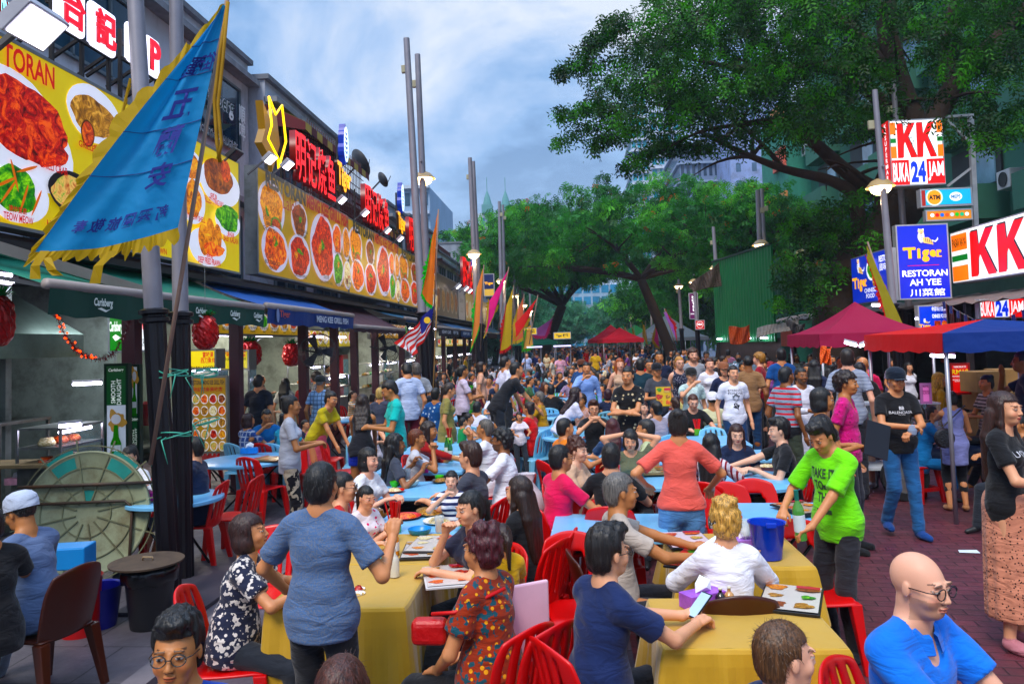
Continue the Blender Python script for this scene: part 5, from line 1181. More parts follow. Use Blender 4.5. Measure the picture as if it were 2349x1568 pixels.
# two beer panels by the lamp posts
def beer(x0,y0,x1,y1,d,lb,flip=False):
    r=panel(x0,y0,x1,y1,d,lb,'e4e8ec',.12,.05,fr='10281c',name='poster_board');return r
a,b_=D(240,1062,8.0),D(296,1062,8.0);r,b,W_,H_=box_sign((a,(b_.x,8.0,a.z),D(268,833,8.0).z),.06,'tall green and white beer poster with vertical lettering beside the lamp posts','d4dce4',.12,'poster_board','sign','0c2a1c')
def beer_art(b,W_,H_,lo):
    b.rect(.02,H_*(.58 if not lo else.06),W_-.02,H_*(.98 if not lo else.5),lit('0a4a24',.15));v=H_*(.76 if not lo else.27)
    b.text('SMOOTH\nDRAUGHT',W_*.5,v-.05,H_*.26,W_*.42,lit('e8f0e8',.2),rot=R(90),bold=.02);b.text('Carlsberg',W_*.5,v+H_*.17,W_*.62,H_*.04,lit('e8f0e8',.2),bold=.02,shear=.15)
    v=H_*(.28 if not lo else.72);b.ell(W_*.52,v+H_*.14,W_*.34,H_*.10,mat('c89a50',var=.3),wob=.4,seed=3,n=40);b.ell(W_*.5,v+H_*.16,W_*.2,H_*.05,mat('e0e0e0',var=0));b.poly([(W_*.42,v+H_*.1),(W_*.58,v+H_*.1),(W_*.62,v-H_*.02),(W_*.72,v-H_*.08),(W_*.72,v-H_*.24),(W_*.28,v-H_*.24),(W_*.28,v-H_*.08),(W_*.38,v-H_*.02)],mat('3a8a2c',rough=.2,var=.2));b.rect(W_*.3,v-H_*.16,W_*.7,v-H_*.10,mat('e8ece8',var=0));finish(b)
beer_art(b,W_,H_,False)
a,b_=D(299,1062,8.2),D(322,1062,8.2);r,b,W_,H_=box_sign((a,(b_.x,8.2,a.z),D(310,835,8.2).z),.06,'narrow beer poster partly behind the near lamp post','d4dce4',.12,'poster_board','sign','0c2a1c');beer_art(b,W_,H_,True)
# glass food cabinets
def cabinet(x,y0,y1,z0,h,d,label,fill='c8ccd0',lite=True):
    r=wempty('display_cabinet',label,'cabinet',(x,(y0+y1)/2,z0),'glass food cabinets');mb=MB()
    for a in(0,-d):
        for y in(y0,y1):mb.bar((x+a,y,z0),(x+a,y,z0+h),.025)
    for z in(z0,z0+h*.5,z0+h):mb.box((x-d,y0,z-.012),(x,y1,z+.012))
    mb.build('frame',steel('b0b4b4',.3),r);mb=MB();mb.box((x-.004,y0+.02,z0+.02),(x,y1-.02,z0+h-.02));mb.build('glass',glassmat('c8e0dc',.18),r)
    mb=MB();mb.box((x-d,y0,.05),(x-.02,y1,z0-.014));mb.build('base_cabinet',steel('9a9c98',.4),r);rs=random.Random(int(y0*7));k=0
    for z in(z0+.015,z0+h*.5+.015):
        for j in range(int((y1-y0)/.22)):mb=MB();yy=y0+.13+j*.22;mb.lathe([(0,0),(.08,.0),(.09,.03),(.06,.06+rs.uniform(0,.03)),(0,.08)],10,c=(x-d*.5,yy,z));mb.build('tray',food(*DISH[rs.choice(list(DISH))],sc=30),r,smooth=True);k+=1
    if lite:tube_light((x-.08,y0+.1,z0+h-.05),(x-.08,y1-.1,z0+h-.05),'tube inside the %s'%label)
cabinet(-5.6,8.0,8.75,.95,.42,.5,'low glass cabinet of iced seafood in the nearest kitchen');cabinet(-5.7,16.3,17.3,1.0,.8,.5,'tall glass cabinet of drinks between two columns');cabinet(-5.7,17.8,19.2,.95,.55,.5,'glass cabinet of skewers beside the second fan')
for i,y in enumerate((21.5,23.6,26.5,29,32.5,35.5,39,42)):cabinet(-5.7,y,y+1.3,1.0,.7,.5,'far glass food cabinet, %s along the row'%('first','second','third','fourth','fifth','sixth','seventh','eighth')[i])
# kitchen clutter in the stalls
rs=random.Random(21)
for i in range(26):
    y=rs.uniform(11.5,40);x=rs.uniform(-8.9,-7.2);k=rs.choice(['pot','fridge','shelf','cyl']);c=rs.choice(['a8b0b4','7a8488','c8ccd0','98a0a0','6a1c24','1c5a4a']);rn=('red','steel','dull','tall','shiny','small')[i%6]
    if k in('pot','cyl'):lathe_thing('stock_pot',[(0,0),(.2,0),(.21,.35),(.22,.36),(.15,.40),(0,.42)],steel(c),x,y,.95,'steel stock pot on the back counter of a stall','pot','stock pots in the stalls')
    else:
        r=wempty('fridge','upright fridge with glass door at the back of a stall','fridge',(x,y,.05),'fridges in the stalls');mb=MB();mb.box((x-.3,y-.3,.05),(x+.3,y+.3,1.95));mb.build('body',mat(c,rough=.4,var=.2),r,bevel=.02);mb=MB();mb.box((x+.30,y-.26,.3),(x+.315,y+.26,1.8));mb.build('door',mat('50707a',rough=.12,var=.5,vs=9,em=.12),r)
counter(-8.9,11.6,-8.2,15.6,.9,'steel back counter of the blue awning stall');counter(-8.9,16.2,-8.2,25.6,.9,'steel back counter of the maroon awning stall');counter(-8.9,26.4,-8.2,42,.9,'long steel back counter of the far stalls')
# wall fans
def fan(px,py,d,label,sc=1.0,yaw=0):
    c=D(px,py,d);r=wempty('wall_fan',label,'fan',tuple(c),'wall fans');M=Matrix.Translation(c)@Matrix.Rotation(R(yaw),4,'Z')@Matrix.Rotation(R(80),4,'X');R_=.30*sc;mb=MB()
    for rr,z in((R_,.0),(R_*.97,.05),(R_*.6,.09),(R_*.3,.10),(R_*.97,-.05)):mb.tube([M@Vector((rr*math.cos(a),rr*math.sin(a),z))for a in[k*math.pi/12 for k in range(25)]],.005*sc,4,cap=False)
    for k in range(28):a=k*2*math.pi/28;mb.tube([M@Vector((q*math.cos(a),q*math.sin(a),z))for q,z in((.04,.10),(R_*.6,.09),(R_*.97,.05),(R_,0),(R_*.97,-.05),(.06,-.08))],.0018*sc,3,cap=False)
    mb.build('guard',mat('14141a',rough=.4),r);
    for k in range(3):mb=MB();a=k*2.094;mb.add([M@Matrix.Rotation(a,4,'Z')@Vector(p)for p in((.04,-.03,.01),(R_*.85,-.11*sc,.03),(R_*.9,.06*sc,-.01),(.04,.03,-.01))],[(0,1,2,3)]);mb.build('blade',mat('202028',rough=.3),r,solid=.004)
    mb=MB();mb.lathe([(0,.03),(.05,.02),(.07,-.06),(.05,-.2),(0,-.22)],14,M=M);mb.bar(M@Vector((0,0,-.18)),c+Vector((-.35*sc,.1,.05)),.03);mb.build('motor',mat('14141a',rough=.4),r,smooth='auto')
fan((800+1380/2.936)/1.743,(1200+600/2.936)/1.743,13.9,'black wall fan on the column over the plaid shirt man',1.15);fan((800+2190/2.936)/1.743,(1200+560/2.936)/1.743,18.8,'second black wall fan, turned sideways, near the maroon awning',1.3,60)
# hanging tinsel pineapples and garland
def pineapple(px,py,d,rw,rh,label,top=True):
    c=D(px,py,d);r=wempty('tinsel_pineapple',label,'ornament',tuple(c),'tinsel pineapples');mb=MB();n,k=34,20;vs=[];fs=[];rs=random.Random(int(px))
    for j in range(k+1):
        t=j/k;a=math.pi*t;rr=rw*math.sin(a)**.62 if 0<t<1 else 0
        for i in range(n):q=1+rs.uniform(-.09,.09);b_=2*math.pi*i/n;vs.append((c.x+rr*q*math.cos(b_),c.y+rr*q*math.sin(b_),c.z+rh*math.cos(a)+rs.uniform(-.01,.01)))
    for j in range(k):
        for i in range(n):fs.append((j*n+i,j*n+(i+1)%n,(j+1)*n+(i+1)%n,(j+1)*n+i))
    mb.add(vs,fs);mb.build('body',mat('b00c14',rough=.3,var=.5,vs=28,metal=.2),r)
    if top:
        mb=MB()
        for i in range(60):
            a=rs.uniform(0,6.28);u=rs.uniform(.4,1);e=Vector((math.cos(a)*rw*u*1.2,math.sin(a)*rw*u*1.2,rh*(1.1+.4*rs.random()*(1.4-u))));s_=Vector((math.cos(a)*rw*.2,math.sin(a)*rw*.2,rh*.9));w=Vector((-math.sin(a),math.cos(a),0))*.018;mb.quad(c+s_-w,c+s_+w,c+e+w*.4,c+e-w*.4)
        mb.build('leaves',mat('0c8a4a',rough=.25,metal=.3,var=.4,vs=30),r)
    mb=MB();mb.tube([c+Vector((0,0,rh)),c+Vector((0,0,rh+.6))],.003,4);mb.build('string',mat('888888'),r)
pineapple(-5,735,7.2,.15,.25,'big red tinsel pineapple cut off at the picture edge');pineapple(471,762,9.2,.155,.21,'big dark red tinsel pineapple hanging below the green awning');pineapple(573,811,13,.20,.22,'red tinsel pineapple with green leaves, nearer the kitchen');pineapple(669,813,14.5,.18,.22,'smaller red tinsel pineapple beside the wall fan')
# lantern garland
c0=[D((x_)/2.61/1.743,(1150+y_/2.61)/1.743,7.7)for x_,y_ in((565,210),(600,330),(660,460),(730,560),(790,640),(860,700),(960,740),(1080,740),(1180,690),(1260,580),(1320,440),(1350,340),(1370,260))]
r=wempty('tinsel_garland','red tinsel garland with small orange lamps drooping under the green awning','garland',tuple(c0[0]));mb=MB();rs=random.Random(4)
def along(pts,t):q=t*(len(pts)-1);i=min(int(q),len(pts)-2);return pts[i].lerp(pts[i+1],q-i)
for i in range(420):
    p=along(c0,i/420);d_=Vector((rs.gauss(0,1),rs.gauss(0,1),rs.gauss(0,1))).normalized()*.045;w=d_.orthogonal().normalized()*.004;mb.quad(p-w,p+w,p+d_+w*.3,p+d_-w*.3)
mb.build('tinsel',mat('6a1420',rough=.3,metal=.4,var=.4,vs=30),r)
for i in range(26):p=along(c0,i/26*.55);mb=MB();mb.lathe([(0,-.014),(.013,0),(0,.014)],6,c=tuple(p+Vector((rs.uniform(-.04,.04),rs.uniform(-.03,.03),rs.uniform(-.02,.02)))));mb.build('bulb',lit('ff5a14',4),r,smooth=True)
# ================================================================ lamp posts
grey_pole=mat('8a8890',rough=.5,metal=.3,var=.12);black_pole=mat('16141a',rough=.35,metal=.4,var=.2)
def fluted(r0,z0,z1,n=40,depth=.012):
    mb=MB();vs=[];fs=[]
    for z in(z0,z0+.02,z1-.02,z1):
        for k in range(n):a=2*math.pi*k/n;q=r0+depth*(.5+.5*math.cos(10*a));vs.append((q*math.cos(a),q*math.sin(a),z))
    for j in range(3):
        for k in range(n):fs.append((j*n+k,j*n+(k+1)%n,(j+1)*n+(k+1)%n,(j+1)*n+k))
    mb.add(vs,fs);return mb
def post(x,y,h,label,lean=(0,0),r0=.085,sleeve=2.55,lamp=None,bolts=False,box=True,lampside=1,group='street lamp posts'):
    o=empty('lamp_post',label,'lamp post',(x,y,.0),0,group)
    q=Vector((lean[0],lean[1],1)).to_track_quat('Z','Y');o.rotation_euler=q.to_euler()
    fluted(r0*1.02,.0,sleeve).build('sleeve',black_pole,o,smooth='auto')
    mb=MB()
    for z in(sleeve-.10,sleeve-.03):mb.lathe([(r0*1.1,z-.03),(r0*1.55,z-.015),(r0*1.55,z+.015),(r0*1.1,z+.03)],24)
    mb.build('collar',black_pole,o,smooth='auto')
    mb=MB();mb.lathe([(r0,sleeve),(r0*.98,sleeve+.01),(r0*.72,h),(0,h)],20);mb.build('pole',grey_pole,o,smooth='auto')
    if box:mb=MB();mb.box((-r0*1.2,-.16,h-.75),(-r0*.2,-.03,h-.58));mb.build('junction_box',mat('a8a48c',rough=.5),o,bevel=.01)
    if lamp:
        mb=MB();mb.lathe([(.26,lamp+.02),(.27,lamp),(.25,lamp+.03),(.16,lamp+.13),(.07,lamp+.17),(0,lamp+.18)],24,c=(lampside*.12,0,0));mb.build('lamp_shade',mat('a8906a',rough=.45),o,smooth='auto')
        mb=MB();mb.lathe([(.20,lamp+.01),(.17,lamp-.08),(.10,lamp-.13),(0,lamp-.15)],20,c=(lampside*.12,0,0));mb.build('lamp_glass',lit('ffe0b0',12),o,smooth=True)
        mb=MB();mb.box((-.13,-.02,lamp+.35),(.13,.02,lamp+.38));mb.build('bracket',grey_pole,o)
        ld=bpy.data.lights.new('lamp_glow','POINT');ld.energy=25;ld.color=(1,.72,.42);ld.shadow_soft_size=.1;lo=bpy.data.objects.new('lamp_glow',ld);COL.objects.link(lo);lo.parent=o;lo.location=(lampside*.12,0,lamp-.28)
    return o
def post2(bx,by,tx,ty,y,label,r0,sleeve,h=None,**k):
    B=D(bx,by,y);T=D(tx,ty,y);return post(B.x,y,h or T.z,label,((T.x-B.x)/(T.z-B.z),0),r0,sleeve,**k)
post2(393,1391,311,0,6.35,'nearest lamp post with black fluted sleeve, the outer one of the two',.080,2.55,8.5);post2(423,1354,404,0,6.95,'nearest lamp post behind the blue flag pole, the inner one of the two',.074,2.55,8.5)
mb=MB();mb.box((-3.75,6.0,.055),(-3.05,7.3,.085));
o=mb.build('base_plate',mat('48444c',rough=.5,metal=.4));tag(o,'grey steel plate bolted under the nearest lamp posts','base plate')
for bx,by in((-3.12,6.15),(-3.1,6.6),(-3.12,7.1),(-3.68,6.15)):mb=MB();mb.lathe([(.05,0),(.05,.02),(.026,.022),(.026,.05),(0,.05)],6,c=(bx,by,.085));mb.build('bolt',steel('6a686c'),o,smooth='auto')
o.children and None
post2(985,1000,933,88,16.4,'tall lamp post with the striped flag, nearer of its pair',.095,2.9);post2(994,990,958,125,17.1,'lamp post lit warm yellow beside the striped flag post',.09,2.9,lamp=6.0,lampside=-1)
OR5=('first','second','third','fourth','fifth')
for i,(bx,tx,ty,y,lp)in enumerate(((1101,1079,362,26.5,5.3),(1153,1145,462,36.8,5.2),(1186,1177,550,47,5.1),(1204,1196,600,57,5),(1222,1213,618,68,5))):
    post2(bx,860,tx,ty,y,'lamp post of the shop side row, %s after the striped flag'%OR5[i],.10,2.9,lamp=lp)
    if i<3:post2(bx+8,860,tx+8,ty+8,y+.6,'unlit twin post beside the %s lamp after the striped flag'%OR5[i],.085,2.9)
for i,(bx,tx,ty,y,lp)in enumerate(((2069,2010,206,15,4.95),(1757,1738,436,24.5,5.0),(1662,1636,520,33,5.1),(1571,1556,640,42,5.0),(1608,1592,645,38,4.9),(1500,1494,700,66,4.8),(1475,1470,700,80,4.8),(1425,1420,722,90,4.6),(1452,1448,715,74,4.6))):
    post2(bx,900,tx,ty,y,'warm lit lamp post of the restaurant side row, %s'%('nearest one beside the tall box sign','second, by the green metal wall','third, at the green wall edge','fourth, beyond the hotel banner','one carrying the hotel banner','sixth, far among the trees','seventh, far among the trees','farthest of all over the crowd','eighth, above the pink tents')[i],.072 if i==0 else.10,2.7,lamp=lp,lampside=-1 if i else-1)
for i,(bx,tx,ty,y)in enumerate(((2099,2050,186,18.6),(1768,1747,433,25.2))):post2(bx,900,tx,ty,y,'plain grey post beside the %s restaurant side lamp'%('nearest','second')[i],.08,2.7)
# raffia ties
def tie(x,y,z,r0,label,n=2,tails=2,sd=1):
    rs=random.Random(sd);o=wempty('raffia_tie',label,'string',(x,y,z),'green raffia ties');mb=MB()
    for k in range(n):ph=rs.uniform(0,6);mb.tube([(x+r0*math.cos(a),y+r0*math.sin(a),z+.03*math.sin(a+ph)+.012*k)for a in[q*.35 for q in range(19)]],.006,5,cap=False)
    for k in range(tails):a=rs.uniform(-2.6,-.5);p=Vector((x+r0*math.cos(a),y+r0*math.sin(a),z));mb.tube([p,p+Vector((.05*math.cos(a),-.05,-.02)),p+Vector((rs.uniform(-.05,.12),-.07,-.15-.1*rs.random()))],[.006,.006,.003],5)
    mb.build('knot',mat('4fa08a',rough=.4,var=.3),o,smooth=True)
tie(-3.42,6.35,1.98,.115,'green raffia tie on the near post, upper',2,1,1);tie(-3.44,6.95,1.95,.115,'green raffia tie with trailing end on the inner near post, upper',3,3,2);tie(-3.40,6.35,1.45,.12,'green raffia tie with loop on the near post, lower',2,2,3);tie(-3.43,6.95,1.50,.118,'green raffia tie on the inner near post, lower',2,3,4)
tie(-3.48,16.4,2.15,.13,'green raffia tie below the striped flag, upper',2,2,5);tie(-3.42,16.4,1.1,.13,'green raffia tie below the striped flag, lower',1,0,6)
# ================================================================ flags
def flag(corners,dist,label,c,fringe=None,nu=16,nv=12,fold=.06,pole=None,mats=None,cat='flag',back=None,sd=3,scal=True,cd=0):
    """corners: seen positions of pole top, pole foot, free bottom, free top (may equal pole top)"""
    P4=[D(x,y,dist+dz)for x,y,dz in corners];o=wempty('banner_flag',label,cat,tuple(P4[1]));rs=random.Random(sd);nrm=(P4[1]-P4[0]).cross(P4[2]-P4[1]).normalized();nrm=nrm if nrm.y<0 else-nrm
    def pt(u,v): # u away from the pole, v down the pole
        a=P4[0].lerp(P4[1],v);b_=P4[3].lerp(P4[2],v);p=a.lerp(b_,u);return p+nrm*(fold*math.sin(u*9+v*3+sd)*u*.8+fold*.5*math.sin(u*17-v*5)*u)+Vector((0,0,-.05*math.sin(u*3.14)*v))
    mb=MB();vs=[pt(i/nu,j/nv)for j in range(nv+1)for i in range(nu+1)];fs=[];mi=[]
    for j in range(nv):
        for i in range(nu):fs.append((j*(nu+1)+i,j*(nu+1)+i+1,(j+1)*(nu+1)+i+1,(j+1)*(nu+1)+i));mi.append(mats((i+.5)/nu,(j+.5)/nv)if mats else 0)
    mb.v=[tuple(v)for v in vs];mb.f=[list(f)for f in fs];mb.mi=mi;ms=[flagmat(k)for k in(c if isinstance(c,(list,tuple))else[c])];mb.build('cloth',ms,o,smooth=True)
    if fringe:
        fb=MB();path=[(i/nu,1.0)for i in range(nu+1)]+[(1.0,1-j/nv)for j in range(1,nv+1)];L_=(P4[2]-P4[1]).length;dn=40;cen=pt(.45,.6);pts=[]
        for k in range(dn*3+1):
            q=k/(dn*3)*(len(path)-1);i=min(int(q),len(path)-2);t=q-i;u=path[i][0]*(1-t)+path[i+1][0]*t;v=path[i][1]*(1-t)+path[i+1][1]*t;pts.append((u,v,k))
        ring=[]
        for u,v,k in pts:
            p=pt(u,v);od=(p-cen);od-=nrm*od.dot(nrm);od.normalize();w=fringe[1]*(.55+.45*abs(math.sin(k*math.pi/5)))*(1+.5*rs.random()*(rs.random()>.9));ring.append((p-nrm*-.003,p+od*w+nrm*rs.uniform(-.02,.02)))
        for a,b_ in zip(ring,ring[1:]):fb.quad(a[0],a[1],b_[1],b_[0])
        fb.build('fringe',flagmat(fringe[0]),o,smooth=True)
    if pole:pb=MB();pb.tube([D(*pole[0]),D(*pole[1])],pole[2],8);pb.build('pole',mat(pole[3],rough=.6),o,smooth=True)
    return o,pt,nrm
def flagmat(c):
    k=('flag',c)
    if k in MATS:return MATS[k]
    m,t,b=NM('bunting');b.inputs['Base Color'].default_value=col(c);b.inputs['Roughness'].default_value=.7;tr=t.nodes.new('ShaderNodeBsdfTranslucent');tr.inputs[0].default_value=col(c);mx=t.nodes.new('ShaderNodeMixShader');mx.inputs[0].default_value=.4
    t.links.new(b.outputs[0],mx.inputs[1]);t.links.new(tr.outputs[0],mx.inputs[2]);t.links.new(mx.outputs[0],t.nodes['Material Output'].inputs[0])
    n=t.nodes.new('ShaderNodeTexNoise');n.inputs['Scale'].default_value=5;tcn=t.nodes.new('ShaderNodeTexCoord');t.links.new(tcn.outputs['Object'],n.inputs['Vector']);bp=t.nodes.new('ShaderNodeBump');bp.inputs['Strength'].default_value=.5;bp.inputs['Distance'].default_value=.05;t.links.new(n.outputs['Fac'],bp.inputs['Height']);t.links.new(bp.outputs[0],b.inputs['Normal'])
    MATS[k]=m;return m
o,pt,nrm=flag([(520,8,0),(408,522,0),(82,578,-.25),(505,20,-.05)],5.9,'large sky blue triangular banner with torn yellow fringe tied to the near lamp posts','0e90c8',('c8a83c',.12),26,22,.05,((523,-12,5.95),(345,1065,6.2),.018,'8a7468'))
for v in(.16,.30,.52,.70):mb=MB();mb.tube([pt(i/20,v)+nrm*.006 for i in range(21)],.004,4);mb.build('seam',mat('0c3a7a',var=0),o)
def on_flag(t,u,v,w,h,rot=0,mir=True):
    me=fit_text(t,1,1,0,.02);a=pt(u,v);ex=(pt(u+.05,v)-a).normalized();ey=(pt(u,v-.05)-a).normalized();c_,s_=math.cos(rot),math.sin(rot)
    for q in me.vertices:x,y=q.co.x*w,q.co.y*h;x,y=x*c_-y*s_,x*s_+y*c_;q.co=a+ex*x+ey*y+nrm*.012
    me.update();link('lettering',me,mat('14207a',rough=.7,var=0),o)
for t,u,v,s_ in(('街',.16,.255,.16),('羅',.42,.262,.16),('亞',.68,.27,.13),('五',.40,.42,.26),('蘭',.36,.58,.26),('安',.30,.73,.22)):on_flag(t,u,v,s_*.8,s_)
for i,t in enumerate('新翠園旅敬奉'):on_flag(t,.17+.125*i,.905,.105,.125)
mb=MB();sps=[D(x,y,5.85)for x,y in((523,5),(505,120),(492,230),(498,330),(505,372))];mb.tube(sps,.016,6);sps=[D(x,y,5.83)for x,y in((523,5),(512,130),(500,240),(508,330),(500,365))];mb.tube(sps,.014,6);mb.build('tassel',flagmat('b8943a'),o,smooth=True)
# hanging torn strips at its lower corner
mb=MB()
for xs in(((92,575),(70,610),(68,640)),((96,590),(108,620),(120,632)),((250,575),(215,610),(205,650))):mb=MB();a=[D(x,y,5.6)for x,y in xs];mb.quad(a[0],a[0]+Vector((.06,.02,0)),a[1]+Vector((.09,-.02,0)),a[1]);mb.quad(a[1],a[1]+Vector((.09,-.02,0)),a[2]+Vector((.07,.03,0)),a[2]);mb.build('torn_strip',flagmat('c8a83c'),o)
# scalloped yellow edge of a second flag behind the post
flag([(296,180,0),(230,455,0),(245,455,0),(300,180,0)],6.8,'yellow scalloped edge of a folded banner behind the near lamp post','c8a83c',('c8a83c',.09),6,12,.02)
# striped national flag
def mys(u,v):
    if v<.38 and u<.55:return 2
    return int(v*11)%2
o,pt,nrm=flag([(996,700,0),(986,757,0),(944,817,-.3),(910,788,-.3)],15.9,'red and white striped flag with blue canton on the tall lamp post',['c8102c','e8e4ea','1c2080'],None,22,33,.10,((1003,678,16),(990,980,16.3),.015,'9a7a50'),lambda u,v:2 if(u<.42 and v<.6)else int(v*9)%2)
mb=MB();mb.lathe([(0,.012),(.07,.012)],20,M=frame_M(pt(.2,.3)+nrm*.02,pt(.3,.3)-pt(.2,.3),pt(.2,.25)-pt(.2,.3)));mb.build('emblem',mat('e8c020',var=0),o)
FL=[((1004,488),(992,700),(968,672),(992,545),14.5,'f0884c','40c040','tall narrow orange banner with green scalloped edge beside the warm lamp'),((1108,615),(1100,745),(1080,800),(1094,660),24,'f09a60','48c050','orange and green banner below the second lamp post'),((1165,620),(1140,700),(1112,768),(1124,690),24,'e8108c','c8b04a','magenta banner with yellow edge on the shop side'),
      ((1176,662),(1172,790),(1148,804),(1162,700),30,'d8b848','c83020','tall yellow banner with red edge'),((1200,682),(1200,772),(1176,782),(1188,710),33,'e07858','c8a83c','salmon banner beside the bright red one'),((1232,684),(1212,730),(1182,775),(1182,742),27,'d83018','c8a04a','bright red banner with gold edge'),((1218,745),(1222,790),(1200,800),(1210,750),34,'d8a860','50a840','small orange banner with characters'),
      ((1270,728),(1215,765),(1250,770),(1262,738),45,'b060b0','c83070','far lilac banner on a slanted stick'),((1522,716),(1552,780),(1545,745),(1528,715),33,'b070c8','d01838','lilac banner with red scallops'),((1478,745),(1486,788),(1478,770),(1475,745),48,'d8b060','c0a040','far yellow sliver banner'),((1452,752),(1462,788),(1454,770),(1450,750),52,'d8a060','b09038','farthest amber sliver banner'),((1436,750),(1444,785),(1436,770),(1432,750),56,'e0b080','c8a050','farthest peach sliver banner'),
      ((1508,748),(1512,795),(1500,780),(1505,748),46,'d01880','c0a040','small far magenta banner'),((1988,562),(2070,740),(2035,745),(1990,590),13.5,'a8a048','d02018','tall olive banner with red scalloped edge hanging before the blue billboard')]
for a,b_,c_,d_,dist,c1,c2,lb in FL:flag([(*a,0),(*b_,0),(*c_,-.1),(*d_,0)],dist,lb,c1,(c2,.004*dist+.03),6,14,.03,((a[0]+2,a[1]-8,dist),(b_[0]+2,b_[1]+(60 if dist<30 else 30),dist+.1),.015,'8a7468'))
# ================================================================ right side: signs
def sgn(x0,y0,x1,y1,d,label,c,em,t=.18,**k):a,b_=D(x0,y1,d),D(x1,y1,d);return box_sign((a,(b_.x,b_.y,a.z),D(x0,y0,d).z),t,label,c,em,fr='b8bcc4',**k)
def tigerlogo(b,u,v,w,col_='f0b030',em=.9,animal=True):
    G_=lit(col_,em);b.text('T',u-w*.34,v,w*.30,w*.30,G_,bold=.05);b.text('i',u-w*.11,v-w*.02,w*.09,w*.27,G_,bold=.05);b.text('g',u+w*.06,v-w*.09,w*.19,w*.32,G_,bold=.05);b.text('e',u+w*.25,v-w*.03,w*.17,w*.19,G_,bold=.05);b.text('r',u+w*.41,v-w*.03,w*.13,w*.19,G_,bold=.05)
    b.rect(u-w*.52,v+w*.07,u-w*.46,v+w*.15,G_);b.rect(u+w*.33,v-w*.13,u+w*.47,v-w*.10,G_)
    if animal:
        Wt=lit('e8ecf4',em);Nv=lit('0c1c5a',.05);x,y=u-w*.03,v+w*.42
        b.ell(x,y,w*.085,w*.16,Wt,wob=.06);b.ell(x,y+w*.15,w*.075,w*.062,lit('e8c89a',em),wob=.12);b.ell(x-w*.055,y+w*.20,w*.02,w*.02,Wt);b.ell(x+w*.055,y+w*.20,w*.02,w*.02,Wt)
        b.poly([(x+w*.03,y-w*.02),(x+w*.18,y-w*.02),(x+w*.28,y-w*.12),(x+w*.30,y-w*.22),(x+w*.22,y-w*.20),(x+w*.05,y-w*.16)],lit('e0b878',em))
        b.poly([(x+w*.25,y-w*.12),(x+w*.36,y-w*.15),(x+w*.43,y-w*.08),(x+w*.42,y-w*.02),(x+w*.39,y-w*.08),(x+w*.35,y-w*.12),(x+w*.27,y-w*.09)],Wt)
        for k in range(5):yy=y+w*(.08-.055*k);b.poly([(x-w*.07,yy+w*.03),(x,yy),(x+w*.07,yy+w*.03),(x,yy-w*.018)],Nv);
        for k in range(4):xx=x+w*(.09+.05*k);b.poly([(xx,y-w*.03-k*w*.02),(xx+w*.015,y-w*.03-k*w*.02),(xx+w*.03,y-w*.14-k*w*.015),(xx+w*.012,y-w*.14-k*w*.015)],Nv)
        b.ell(x-w*.025,y+w*.16,w*.008,w*.008,Nv);b.ell(x+w*.025,y+w*.16,w*.008,w*.008,Nv);b.ell(x,y+w*.12,w*.02,w*.012,lit('a82020',em))
r,b,W_,H_=sgn(2063,516,2184,688,17.2,'tall blue light box sign with gold logo and white RESTORAN AH YEE','0c28b0',.75)
tigerlogo(b,W_*.5,H_*.62,W_*.74);b.rect(W_*.18,H_*.445,W_*.78,H_*.452,lit('c01848',.8));WH=lit('f4f6fc',1)
b.text('RESTORAN',W_*.5,H_*.345,W_*.86,H_*.085,WH,bold=.02);b.text('AH YEE',W_*.5,H_*.225,W_*.60,H_*.085,WH,bold=.02);b.text('川菜館',W_*.53,H_*.09,W_*.66,H_*.10,WH,bold=.005);finish(b)
RDk,GNk,ORk,BLk=lit('e01408',.9),lit('0a7030',.8),lit('f08010',.9),lit('2038d0',.9)
def letterK(b,u,v,w,h):
    for dx,dy,m in((.035*w,.035*w,lit('14281c',.1)),(0,0,RDk)):
        b.poly([(u+dx,v+dy),(u+w*.30+dx,v+dy),(u+w*.34+dx,v+h*.36+dy),(u+w*.42+dx,v+h*.48+dy),(u+w*.72+dx,v+dy),(u+w*1.05+dx,v+dy),(u+w*.62+dx,v+h*.60+dy),(u+w*1.0+dx,v+h+dy),(u+w*.66+dx,v+h+dy),(u+w*.36+dx,v+h*.66+dy),(u+w*.33+dx,v+h+dy),(u+w*.02+dx,v+h+dy)],m)
r,b,W_,H_=sgn(2046,276,2170,428,17.6,'big KK light box sign with BUKA 24 JAM, sticking out over the lamp','eef2f6',1.0,.35)
letterK(b,W_*.14,H_*.42,W_*.34,H_*.52);letterK(b,W_*.50,H_*.42,W_*.34,H_*.52)
for u0,u1 in((.015,.12),(.88,.985)):b.rect(W_*u0,H_*.78,W_*u1,H_*.96,ORk);b.rect(W_*u0,H_*.65,W_*u1,H_*.72,GNk);b.rect(W_*u0,H_*.42,W_*u1,H_*.60,ORk)
def buka(b,W_,H_,v0,v1):
    b.rect(W_*.015,H_*v0,W_*.335,H_*v1,RDk);b.rect(W_*.66,H_*v0,W_*.985,H_*v1,RDk);b.text('BUKA',W_*.175,H_*(v0+v1)/2,W_*.29,H_*(v1-v0)*.78,WH,bold=.02);b.text('24',W_*.50,H_*(v0+v1)/2,W_*.28,H_*(v1-v0)*.86,BLk,bold=.05);b.text('JAM',W_*.825,H_*(v0+v1)/2,W_*.29,H_*(v1-v0)*.78,WH,bold=.02)
buka(b,W_,H_,.02,.39);finish(b)
a=D(2046,428,17.6);c_=D(2046,276,17.6);bs_=Board(r,(a.x-.004,a.y+.35,a.z),(0,-1,0));bs_.rect(0,0,.35,c_.z-a.z,lit('d01828',.7));bs_.text('K\nK\nS\nU\nP\nE\nR\nM\nA\nR\nT',.175,(c_.z-a.z)/2,.13,(c_.z-a.z)*.94,WH,bold=.02);finish(bs_,'side_lettering')
